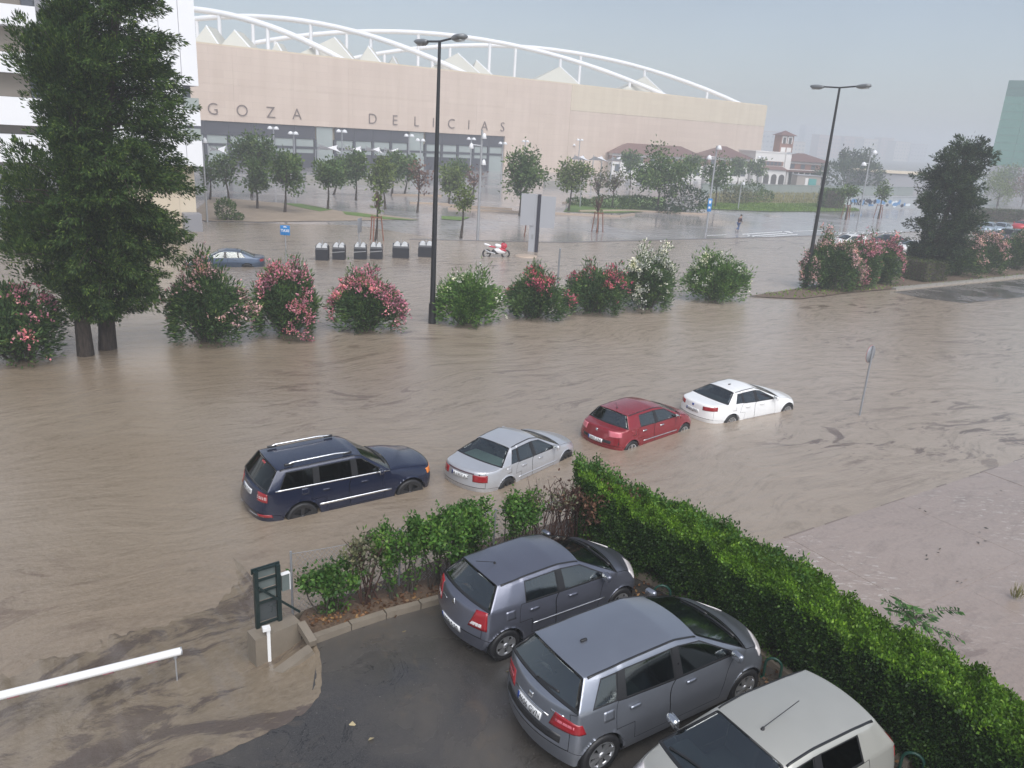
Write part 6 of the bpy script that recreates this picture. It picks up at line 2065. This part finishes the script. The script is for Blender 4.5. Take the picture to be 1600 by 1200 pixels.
M_WHITEHEAD = simple('white_floodlight', (0.72, 0.73, 0.75), 0.4)
def flood_mast(label, px, py, topx, topy, heads, r=.09, arm=.5, size=.42, group='galvanised floodlight masts in the plaza'):
    x, y = G(px, py)
    _, zt = AT(topx, topy, y)
    root = thing('floodlight_mast', label, 'mast', (x, y, 0), RND.uniform(-.4, .4), group)
    MB().tube([(0, 0, -.1), (0, 0, zt)], [r, r * .7], 8).build('pole', M_GREYM, root)
    for (dx, dz) in heads:
        hd = MB().tube([(0, 0, zt - dz), (dx * arm, -.1, zt - dz + .05)], .03, 5)
        hd.lathe([(0.02, -.0), (size * .3, -.1), (size * .5, -.42), (size * .46, -.44), (0.01, -.40)], 12, 'Z', (dx * arm, -.12, zt - dz + .18))
        hd.build('floodlight', M_WHITEHEAD, root)
flood_mast('slim floodlight mast at the corner of the white apartment block', 324, 347, 318, 218, ((.5, .0), (-.4, .3)))
flood_mast('sturdy floodlight mast left of the motorcycle', 746, 376, 755, 203, ((.4, .4), (-1.6, 1.2), (.5, 2.4)), .12)
flood_mast('twin headed floodlight mast carrying a small blue sign', 1103, 362, 1124, 228, ((.4, .1), (-1.3, 1.1)), .11, size=.6)
flood_mast('short mast with two stacked lamps left of the low hedges', 906, 324, 912, 275, ((.9, .1), (.9, .8)))
flood_mast('slim mast on the lawn right of the widest street tree', 1153, 327, 1160, 286, ((.5, 0),))
flood_mast('leaning looking mast before the graffiti wall between two staked saplings', 1339, 356, 1360, 235, ((.7, .1), (-1.2, 1.5)), .10, size=.7)
for q, (bx_, by_, tx_, ty_, l) in enumerate(((430, 282, 427, 198, 'far floodlight mast by the first station doors'), (461, 285, 459, 206, 'far floodlight mast just right of the first station doors'), (535, 288, 534, 203, 'far floodlight mast among the white sails'), (638, 284, 639, 210, 'far floodlight mast left of the tall black lamp post'),
                                           (656, 286, 656, 217, 'far thin mast close to the tall black lamp post'), (734, 282, 733, 215, 'far floodlight mast under the letter A of the station name'), (783, 282, 782, 222, 'far floodlight mast at the right end of the dark glazing'), (818, 270, 817, 219, 'far mast against the plain pink wall'),
                                           (891, 270, 893, 225, 'far mast left of the old station'), (902, 272, 903, 217, 'tallest far mast left of the old station'), (1183, 290, 1184, 244, 'far mast before the white pavilion'), (1318, 290, 1323, 240, 'far mast beside the slim cypress spire'))):
    flood_mast(l, bx_, by_, tx_, ty_, ((.5, .1), (-.5, .1)), .13, .9, .8, group='far floodlight masts before the station')

# signs
M_BLUES = simple('sign_blue', (0.02, 0.20, 0.52), 0.35)
M_WHITES = simple('sign_white', (0.75, 0.76, 0.78), 0.4)
M_SIGNBACK = simple('sign_back_grey', (0.30, 0.31, 0.33), 0.4, .3)
M_REDS = simple('sign_red', (0.45, 0.02, 0.03), 0.4)
x, y = G(447, 412)
tx_ = thing('taxi_sign', 'blue square TAXI sign on a thin pole rising from the flood', 'sign', (x, y, 0))
MB().tube([(0, .04, -.4), (0, .04, 2.35)], .035, 8).build('pole', M_GREYM, tx_)
pn = rbox('panel', (.60, .03, .60), .012, M_BLUES, tx_, (0, 0, 2.08))
lt = link('lettering', text_mesh('TAXI', .235, .002, 1.0, .006), M_WHITES, pn); lt.location = (0, -.019, -.03); lt.rotation_euler = (math.pi / 2, 0, 0)
ic = MB().box((0, -.019, .20), (.22, .004, .045)).box((0, -.019, .235), (.12, .004, .03)).build('taxi_symbol', M_WHITES, pn)
x, y = G(561, 405)
es = thing('street_sign', 'grey sign panel seen edge on, on a thin pole behind the third bin', 'sign', (x, y, 0), math.radians(78))
MB().tube([(0, 0, -.4), (0, 0, 2.7)], .035, 8).build('pole', M_GREYM, es)
rbox('panel', (.62, .04, .92), .01, M_SIGNBACK, es, (0, -.05, 2.25))
x, y = G(870, 458)
gp = thing('grey_post', 'plain thin grey post between two deep pink oleanders', 'post', (x, y, 0))
MB().tube([(0, 0, -.4), (0, 0, 2.55)], .055, 10).build('pole', M_SIGNBACK, gp)
MB().lathe([(.058, 0), (.05, .03), (.001, .04)], 10, 'Z', (0, 0, 2.55)).build('cap', M_SIGNBACK, gp)
x, y = G(1343, 649)
rs = thing('round_sign', 'round traffic sign seen from behind, alone on its grey pole in the open flood water', 'sign', (x, y, 0), math.radians(42))
MB().tube([(0, 0, -.4), (0, 0, 2.52)], .036, 8).build('pole', M_SIGNBACK, rs)
dk = MB().lathe([(.001, .035), (.30, .035), (.305, .045), (.305, .055), (.001, .055)], 28, 'Y', (0, 0, 2.22)).build('disc', M_SIGNBACK, rs)
MB().lathe([(.305, .052), (.312, .058), (.25, .062), (.25, .056)], 28, 'Y', (0, 0, 2.22)).build('red_rim', M_REDS, dk)
MB().box((0, .028, 2.22), (.05, .02, .5)).build('bracket', M_GREYM, rs)
x, y = G(1104, 354)
bs = thing('blue_sign', 'small tall blue sign hanging on the twin headed floodlight mast', 'sign', (G(1103, 362)[0], G(1103, 362)[1] - .14, 0))
rbox('panel', (.42, .03, 1.3), .01, M_BLUES, bs, (0, 0, 2.7))
MB().box((0, -.018, 3.0), (.22, .004, .3)).build('symbol', M_WHITES, bs)
MB().box((0, -.018, 2.45), (.22, .004, .2)).build('symbol', M_WHITES, bs)

# signboard pylon on its little island
x, y = G(832, 393)
sb = thing('signboard_pylon', 'grey double panelled signboard on a broad pylon with a dark edge, seen from behind', 'sign', (x, y, 0), math.radians(-6))
M_PANEL = simple('panel_grey', (0.36, 0.37, 0.40), 0.45, 0, .05, .5)
M_DARKP = simple('dark_edge', (0.03, 0.03, 0.045), 0.4)
MB().box((-.10, 0, 2.0), (.50, .25, 4.6)).build('pylon', M_PANEL, sb)
MB().box((.29, -.02, 2.0), (.24, .34, 4.64)).build('dark_edge', M_DARKP, sb)
MB().box((-.56, -.16, 3.15), (1.05, .06, 2.35)).build('panel', M_PANEL, sb)
MB().box((.98, -.16, 3.05), (1.12, .06, 2.35)).build('panel', M_PANEL, sb)
MB().box((-.08, -.13, 1.15), (.16, .012, .34)).build('mark', M_SIGNBACK, sb)
ix, iy = G(822, 401)
isl = MB().lathe([(.85, -.1), (.82, .05), (.62, .07), (.001, .09)], 24, 'Z', (0, 0, 0)).build('traffic_island', M_TANKERB)
isl.location = (ix, iy + .2, 0); isl.scale = (1, 1.0, 1); tag(isl, kind='structure')

# bins
M_BIN = simple('bin_black', (0.022, 0.024, 0.032), 0.4, 0, .15, 3)
M_BINLID = simple('bin_lid_white', (0.62, 0.64, 0.66), 0.35)
def bin_(label, px, py, w, wide, strap):
    x, y = G(px, py)
    root = thing('recycling_bin', label, 'bin', (x, y + .5, -.2), .12, 'row of recycling bins standing in the flood')
    h = 1.12
    d = .95
    prof = [(-d / 2, 0), (d / 2, 0), (d / 2, h * .82), (d * .30, h), (-d * .30, h), (-d / 2, h * .80)]
    vs = [(-w / 2, a, b) for a, b in prof] + [(w / 2, a, b) for a, b in prof]
    n = len(prof)
    MB().add(vs, [tuple(range(n)), tuple(range(n, 2 * n))] + [(i, (i + 1) % n, n + (i + 1) % n, n + i) for i in range(n)]).build('body', M_BIN, root)
    for s in (-1, 1):
        lid = MB()
        P, nn = [], 8
        ww = w * .42
        for i in range(nn + 1):
            a = math.pi * i / nn
            P.append((s * w * .23 - ww / 2 * math.cos(a), 0, h * .88 + .27 * math.sin(a)))
        vs = [(p[0], -d * .40 + (h * 1.0 - p[2]) * .0, p[2]) for p in P] + [(p[0], d * .2, p[2]) for p in P]
        m = nn + 1
        lid.add(vs, [tuple(range(m)), tuple(range(m, 2 * m))] + [(i, i + 1, m + i + 1, m + i) for i in range(nn)])
        lid.build('lid', M_BINLID, root)
    MB().box((0, 0, h + .06), (.05, .10, .30)).tube([(0, 0, h + .15), (0, 0, h + .34)], .02, 6).build('lifting_hook', M_GREYM, root)
    if strap:
        MB().bar((-w / 2 - .01, -d / 2 - .015, h * .60), (w / 2 + .01, -d / 2 - .015, h * .68), .02, .05).build('strap', M_GREYM, root)
    for s in (-1, 1):
        MB().box((s * (w / 2 + .012), 0, h * .45), (.02, .5, .6)).build('side_panel', M_BIN, root)
bin_('narrow black bin nearest the taxi sign', 501, 407, .80, False, False)
bin_('second narrow black bin from the taxi sign, with a pale strap', 527.5, 406, .80, False, True)
bin_('narrow black bin behind the thin pole of the edge on sign', 561, 405.5, .80, False, True)
bin_('narrow black bin next to the two wide ones', 586, 405, .80, False, True)
bin_('wide black bin standing between a narrow bin and another wide one', 624.5, 403.5, 1.10, True, False)
bin_('wide black bin partly behind the tall black lamp post', 664, 402, 1.05, True, False)

# motorcycle
M_MRED = paint('motorcycle_red', (0.50, 0.02, 0.05), 0.0, .25, .6)
M_MWHITE = paint('motorcycle_white', (0.75, 0.74, 0.76), 0.0, .25, .6)
x, y = G(775, 401)
mo = thing('motorcycle', 'red and white sports motorcycle standing in shallow flood water', 'motorcycle', (x, y, -.10), math.radians(12))
for xx in (.70, -.70):
    w_ = MB().tube([(.27 * math.cos(a), 0, .27 * math.sin(a)) for a in np.linspace(0, 2 * math.pi, 21)], .06, 8, False).build('wheel', M_RUB, mo)
    w_.location = (xx, 0, .31)
    sp_ = MB()
    for k in range(3):
        a = k * 2 * math.pi / 3
        sp_.bar((0, 0, 0), (.24 * math.cos(a), 0, .24 * math.sin(a)), .03, .03)
    sp_.build('rim', M_ALLOY, w_)
def blob(name, ctr, half, m, rot=(0, 0, 0)):
    me = bpy.data.meshes.new(name)
    bm = bmesh.new()
    bmesh.ops.create_uvsphere(bm, u_segments=14, v_segments=8, radius=1)
    for v in bm.verts:
        c = v.co
        v.co = Vector((math.copysign(abs(c.x) ** .75, c.x) * half[0], math.copysign(abs(c.y) ** .75, c.y) * half[1], math.copysign(abs(c.z) ** .75, c.z) * half[2]))
    for f in bm.faces: f.smooth = True
    bm.to_mesh(me); bm.free()
    o = link(name, me, m, mo)
    o.location = ctr; o.rotation_euler = rot
    return o
blob('fuel_tank', (.15, 0, .88), (.30, .17, .14), M_MWHITE, (0, .2, 0))
blob('front_fairing', (.52, 0, .88), (.24, .22, .24), M_MRED, (0, .5, 0))
blob('side_fairing', (.25, 0, .52), (.46, .20, .20), M_MWHITE, (0, .1, 0))
blob('lower_fairing', (.45, 0, .62), (.30, .21, .10), M_MRED, (0, .3, 0))
blob('seat', (-.35, 0, .82), (.30, .14, .06), M_MRED, (0, .15, 0))
blob('tail_fairing', (-.66, 0, .93), (.28, .12, .08), M_MWHITE, (0, .3, 0))
blob('engine', (-.05, 0, .45), (.30, .17, .18), M_RUB)
MB().tube([(.70, .09, .31), (.50, .09, .95)], .03, 6).tube([(.70, -.09, .31), (.50, -.09, .95)], .03, 6).build('fork', M_ALLOY, mo)
MB().tube([(.42, .34, 1.02), (.48, 0, 1.0), (.42, -.34, 1.02)], .018, 6).build('handlebar', M_RUB, mo)
for s in (1, -1):
    MB().tube([(.55, s * .2, 1.0), (.5, s * .32, 1.18)], .012, 5).box((.5, s * .33, 1.2), (.05, .12, .08)).build('mirror', M_RUB, mo)
MB().add([(.62, .14, 1.02), (.62, -.14, 1.02), (.44, -.12, 1.2), (.44, .12, 1.2)], [(0, 1, 2, 3)]).build('windscreen', M_GLASS_DARK, mo)
MB().tube([(-.1, -.16, .35), (-.6, -.2, .45), (-.85, -.22, .6)], [.04, .06, .06], 8).build('exhaust', M_ALLOY, mo)
MB().bar((-.7, 0, .31), (-.1, 0, .4), .14, .06).build('swing_arm', M_RUB, mo)

# walking person
def skin_fig(name, verts, edges, radii, m, parent, sub=1):
    me = bpy.data.meshes.new(name)
    me.from_pydata(verts, edges, [])
    o = bpy.data.objects.new(name, me)
    COL.objects.link(o)
    md = o.modifiers.new('skin', 'SKIN')
    for k, r in enumerate(radii):
        me.skin_vertices[0].data[k].radius = r if isinstance(r, tuple) else (r, r)
    me.skin_vertices[0].data[0].use_root = True
    o.modifiers.new('sub', 'SUBSURF').levels = sub
    dg = bpy.context.evaluated_depsgraph_get()
    out = bpy.data.meshes.new_from_object(o.evaluated_get(dg))
    bpy.data.objects.remove(o)
    out.polygons.foreach_set('use_smooth', [True] * len(out.polygons))
    out.materials.clear()
    return link(name, out, m, parent)
x, y = G(1152.5, 362.5)
pe = thing('person', 'person in a dark top and blue jeans walking alone across the wet plaza', 'person', (x, y, 0), math.radians(25))
M_SKIN = simple('skin', (0.42, 0.25, 0.18), .6); M_JEANS = simple('blue_jeans', (0.06, 0.10, 0.22), .8); M_TOPD = simple('dark_top', (0.05, 0.03, 0.045), .8); M_HAIR = simple('dark_hair', (0.02, 0.015, 0.012), .7); M_SHOE = simple('shoe', (.25, .25, .27), .6)
v = [(0, 0, .93), (.05, 0, 1.2), (.12, 0, 1.44), (.17, 0, 1.54), (.20, 0, 1.66), (.205, 0, 1.76), (.11, .19, 1.42), (.06, .24, 1.16), (.20, .21, .98), (.26, .20, .90), (.11, -.19, 1.42), (.12, -.25, 1.15), (.28, -.22, 1.02), (.34, -.2, .96),
     (0, .10, .88), (.16, .11, .50), (.10, .11, .10), (.22, .11, .05), (0, -.10, .88), (-.05, -.10, .50), (-.36, -.10, .24), (-.34, -.10, .12)]
e = [(0, 1), (1, 2), (2, 3), (3, 4), (4, 5), (2, 6), (6, 7), (7, 8), (8, 9), (2, 10), (10, 11), (11, 12), (12, 13), (0, 14), (14, 15), (15, 16), (16, 17), (0, 18), (18, 19), (19, 20), (20, 21)]
r = [(.12, .15), (.11, .14), (.11, .15), .055, .09, .08, .055, .045, .038, .04, .055, .045, .038, .04, .085, .06, .042, .045, .085, .06, .042, .045]
skin_fig('body', v, e, r, M_SKIN, pe)
skin_fig('jumper', [v[0], v[1], v[2], (.14, 0, 1.48), v[6], v[7], (.19, .21, 1.0), v[10], v[11], (.26, -.22, 1.04)], [(0, 1), (1, 2), (2, 3), (2, 4), (4, 5), (5, 6), (2, 7), (7, 8), (8, 9)], [(.135, .175), (.13, .165), (.135, .175), .075, .072, .062, .052, .072, .062, .052], M_TOPD, pe)
skin_fig('jeans', [v[0], v[14], v[15], (.10, .11, .14), v[18], v[19], (-.33, -.10, .26)], [(0, 1), (1, 2), (2, 3), (0, 4), (4, 5), (5, 6)], [(.135, .165), .105, .078, .062, .105, .078, .062], M_JEANS, pe)
hr = blob('hair', (.19, 0, 1.74), (.105, .10, .085), M_HAIR); hr.parent = pe
for q in ((.16, .11, .04), (-.33, -.10, .12)):
    rbox('shoe', (.27, .10, .09), .03, M_SHOE, pe, q, (0, 0 if q[0] > 0 else .9, 0))

# ------------------------------------------------------------------ the car park entrance
M_WHITEB = simple('barrier_white', (0.78, 0.78, 0.78), 0.35, 0, .05, 2)
M_REFL = simple('red_reflector', (0.16, 0.02, 0.035), 0.3)
ZBAR = 0.837
e1 = Vector((*G(283, 1017, ZBAR), ZBAR)); e0 = Vector((*G(0, 1087, ZBAR), ZBAR))
d_ = (e0 - e1).normalized()
ba = thing('barrier_arm', 'white car park barrier arm with dark red reflectors and a thin hanging leg', 'barrier', tuple(e1), math.atan2(-d_.y, -d_.x))
LB = (e0 - e1).length + 1.6
MB().tube([(0, 0, 0), (-LB, 0, 0)], .062, 14).build('boom', M_WHITEB, ba)
MB().tube([(.012, 0, 0), (-.01, 0, 0)], .066, 14).build('end_cap', M_SIGNBACK, ba)
for k in range(8):
    rbox('reflector', (.15, .012, .024), .004, M_REFL, ba, (-.42 - k * .60, -.046, -.042), (-.75, 0, 0))
lg = MB().tube([(-.09, 0, -.05), (-.09, 0, -.60)], .012, 6).build('support_leg', M_GREYM, ba)
MB().tube([(-.09, 0, -.04), (-.09, 0, -.10)], .03, 8).build('hinge', M_SIGNBACK, lg)

ZK = 0.89
A_, B_, C_ = [np.array(G(px, py, ZK)) for px, py in ((386, 986), (399, 1001), (470, 972))]
D_ = A_ + (C_ - B_)
blk = thing('concrete_plinth', 'low brown concrete plinth carrying the dark noticeboard frame', 'plinth', (float(A_[0]), float(A_[1]), 0))
MB().prism([tuple(A_), tuple(B_), tuple(C_), tuple(D_)], -.25, ZK).build('block', M_CONC, blk, world=True)
k1, k2 = C_, np.array(G(496, 1008, .71))
wl = thing('sloping_kerb', 'short sloping concrete kerb wall running down from the plinth into the mud', 'kerb', (float(C_[0]), float(C_[1]), 0))
MB().bar((*C_, ZK - .04), (*G(489, 1006, .74), .74), .13, .12).build('upper_kerb', M_CONC, wl, world=True)
q0, q1 = np.array(G(492, 1008, .74)), np.array(G(425, 1062, .36))
MB().bar((*q0, .575), (*q1, .25), .20, .34).build('lower_kerb', M_CONC, wl, world=True)
M_FRAME = simple('dark_green_steel', (0.010, 0.022, 0.022), 0.4, 0, .15, 3)
M_FPANEL = simple('old_panel', (0.13, 0.155, 0.15), 0.35, 0, .3, 5)
M_FPANEL2 = simple('dark_panel', (0.06, 0.07, 0.075), 0.3, 0, .3, 5)
f0, f1 = np.array(G(403, 981, ZK)), np.array(G(437, 969, ZK))
_, zt0 = AT(398, 893, f0[1]); zt0 = max(zt0, 1.7)
hF = zt0 - ZK
fl_ = float(np.linalg.norm(f1 - f0))
nb_ = thing('noticeboard_frame', 'dark steel noticeboard frame seen from behind, on the concrete plinth', 'noticeboard', (float(f0[0]), float(f0[1]), ZK), math.atan2(f1[1] - f0[1], f1[0] - f0[0]))
for xx in (0, fl_):
    MB().box((xx, 0, hF / 2), (.065, .065, hF)).build('post', M_FRAME, nb_)
for zz in (.04, .42, .62, .82, 1.0):
    MB().box((fl_ / 2, .01, zz * hF), (fl_ - .067, .035, .035)).build('rail', M_FRAME, nb_)
for (z0, z1, m) in ((.06, .40, M_FPANEL2), (.44, .60, M_FPANEL), (.64, .80, M_FPANEL), (.84, .985, M_FPANEL)):
    MB().box((fl_ / 2, .035, (z0 + z1) / 2 * hF), (fl_ - .07, .012, (z1 - z0) * hF - .02)).build('panel', m, nb_)
MB().box((fl_ / 2, .05, hF * .98), (fl_ + .1, .03, .09)).build('top_plate', M_FRAME, nb_)
MB().bar((.03, -.04, hF * .72), (fl_ + .34, -.03, .05), .035, .035).build('brace', M_FRAME, nb_)
bxp = thing('meter_box', 'small pale framed box on the side of the noticeboard frame', 'box', (*FP(0, 0), 0))
bxp.location = (float(f1[0] + .10 * fdir[0]), float(f1[1] + .10 * fdir[1]), ZK + hF * .66); bxp.rotation_euler = nb_.rotation_euler
MB().box((.02, .02, 0), (.13, .06, .30)).build('case', M_FPANEL, bxp)
MB().box((.02, .02, .155), (.15, .08, .012)).build('top_trim', M_WHITEB, bxp)
MB().box((.088, .02, 0), (.012, .08, .30)).build('side_trim', M_WHITEB, bxp)
x, y = G(421, 1030, .43)
wp = thing('white_bollard', 'thin white bollard with a boxy head in front of the plinth', 'bollard', (x, y, .38), .5)
_, zh = AT(416, 983, y)
hW = min(max(zh - .38, .45), .75)
MB().box((0, 0, hW / 2), (.052, .052, hW)).build('post', M_WHITEB, wp)
MB().box((-.03, -.01, hW + .03), (.12, .09, .06)).build('head', M_WHITEB, wp)

# chain link fence behind the shrubs
fn = thing('wire_fence', 'sagging chain link fence behind the gappy shrubs', 'fence', (*FP(-.15, .42), Z_LOT), math.radians(31))
LF, HF = 5.9, 1.15
for k in range(4):
    MB().tube([(k * LF / 3, 0, -.1), (k * LF / 3, 0, HF + .05)], .02, 6).build('post', M_SIGNBACK, fn)
wm = MB()
sp_ = .085
def sag(x, z): return (x, .03 * math.sin(x * 2.1), z - .06 * math.sin(math.pi * (x % (LF / 3)) / (LF / 3)) * z / HF)
for sgn in (1, -1):
    k = -HF
    while k < LF + HF:
        pts = []
        for q in range(7):
            z = HF * q / 6
            xq = k + z * .8 if sgn > 0 else k + (HF - z) * .8
            if 0 <= xq <= LF: pts.append(sag(xq, z))
        if len(pts) > 1: wm.tube(pts, .0028, 3, False)
        k += sp_
wmo = wm.build('wire_mesh', M_SIGNBACK, fn, fix=False); wmo['kind'] = 'stuff'
MB().tube([sag(x_, HF) for x_ in np.linspace(0, LF, 25)], .005, 4).build('top_wire', M_SIGNBACK, fn)

# green hoops at the head of each bay
M_HOOP = simple('green_hoop', (0.012, 0.055, 0.040), 0.35, 0, .15, 4)
def hoop(label, p, q, ztop):
    a, b = np.array(G(*p, Z_LOT)), np.array(G(*q, Z_LOT))
    root = thing('parking_hoop', label, 'hoop', (float(a[0]), float(a[1]), Z_LOT), math.atan2(b[1] - a[1], b[0] - a[0]), 'green parking hoops before the hedge')
    L = float(np.linalg.norm(b - a))
    pts = [(0, 0, 0), (0, 0, ztop - L / 2)] + [(L / 2 - L / 2 * math.cos(t_), 0, ztop - L / 2 + L / 2 * math.sin(t_)) for t_ in np.linspace(.3, math.pi - .3, 7)] + [(L, 0, ztop - L / 2), (L, 0, 0)]
    MB().tube(pts, .022, 8).build('tube', M_HOOP, root)
    for xx in (0, L):
        MB().lathe([(.05, 0), (.05, .012), (.022, .014)], 10, 'Z', (xx, 0, .001)).build('foot', M_HOOP, root)
hoop('green hoop at the nose of the slate blue hatchback', (1019, 943), (1045, 946), .40)
hoop('green hoop at the nose of the tall grey compact car', (1192, 1058), (1217, 1066), .40)
hoop('green hoop behind the champagne hatchback at the bottom edge', (1404, 1204), (1438, 1216), .36)

# tree of heaven shoot beyond the hedge, weed and drifting bits
ax, ay = G(1430, 972, 1.9)
g = np.random.default_rng(9)
al = thing('feathery_sapling', 'feathery sapling with long pinnate leaves rising beyond the clipped hedge', 'plant', (ax, ay, 0))
MB().tube([(0, 0, -.1), (.02, 0, .9), (0, 0, 2.03)], [.03, .022, .012], 7).build('stem', M_BARK2, al)
L_AIL = leafmat('pinnate_leaf', (.05, .13, .04), (.09, .19, .06), (.13, .24, .08), .3)
for (az, el, Lf, dr) in ((172, 55, .62, .35), (160, 40, .66, .3), (185, 30, .55, .2), (100, 68, .5, .5), (75, 60, .45, .5), (8, 28, .78, .32), (-15, 8, .70, .3), (-35, -2, .68, .45), (-50, -12, .62, .5), (30, 30, .5, .3), (215, 10, .45, .4), (130, 50, .5, .3)):
    a, e_ = math.radians(az), math.radians(el)
    d = np.array([math.cos(a) * math.cos(e_), math.sin(a) * math.cos(e_) * .8, math.sin(e_)])
    side_ = np.cross(d, [0, 0, 1]); side_ /= np.linalg.norm(side_)
    b0 = np.array([0, 0, 1.90 + .08 * math.sin(az)])
    C, Dd, rb_ = [], [], []
    for k in range(13):
        tt = .16 + .84 * k / 12
        p = b0 + d * Lf * tt + np.array([0, 0, -dr * Lf * tt * tt])
        rb_.append(tuple(p))
        for s in (1, -1):
            C.append(p); Dd.append(side_ * s + d * .45 + np.array([0, 0, -.35]))
    lf = link('leaf', leaf_mesh('leaf', np.array(C), np.array(Dd), .13, .042, g, .10, .1), L_AIL, al)
    MB().tube([tuple(b0)] + rb_, [.007] + [.005] * 13, 4).build('midrib', M_BARK2, lf)
wx, wy = G(1586, 936)
wd_ = thing('weed', 'thin dry weed sprouting from a pavement joint', 'plant', (wx, wy, 0))
P = np.array([[g.normal(0, .05), g.normal(0, .05), .02] for _ in range(40)])
link('blades', leaf_mesh('blades', P, np.c_[g.normal(0, .25, (40, 2)), np.ones(40)], .36, .02, g, .1), M_STRAW, wd_)
P, dd = [], []
for (px, py, n) in ((1500, 908, 2), (1445, 876, 2), (1470, 862, 2), (1535, 850, 3), (1548, 832, 2), (1590, 803, 1), (1508, 906, 1), (1570, 850, 1), (1560, 768, 2), (1225, 918, 1), (1445, 800, 2)):
    for k in range(n):
        q = G(px + g.normal(0, 7), py + g.normal(0, 3))
        P.append((*q, .03)); dd.append((g.normal(), g.normal(), .05))
ob = link('floating_leaves', leaf_mesh('floating_leaves', np.array(P), np.array(dd), .11, .04, g, .1), simple('wet_debris', (.06, .055, .045), .6))
tag(ob, kind='stuff')
# ------------------------------------------------------------------ rain haze
hz = MB().box((100, 800, 20.5), (3100, 1900, 44))
t = NT('rain_haze')
vp = t.n('ShaderNodeVolumePrincipled')
vp.inputs['Color'].default_value = (0.92, 0.955, 1.0, 1)
vp.inputs['Density'].default_value = HAZE
vp.inputs['Anisotropy'].default_value = 0.2
t.t.links.new(vp.outputs[0], t.out.inputs['Volume'])
tag(hz.build('haze', t.m), kind='stuff')
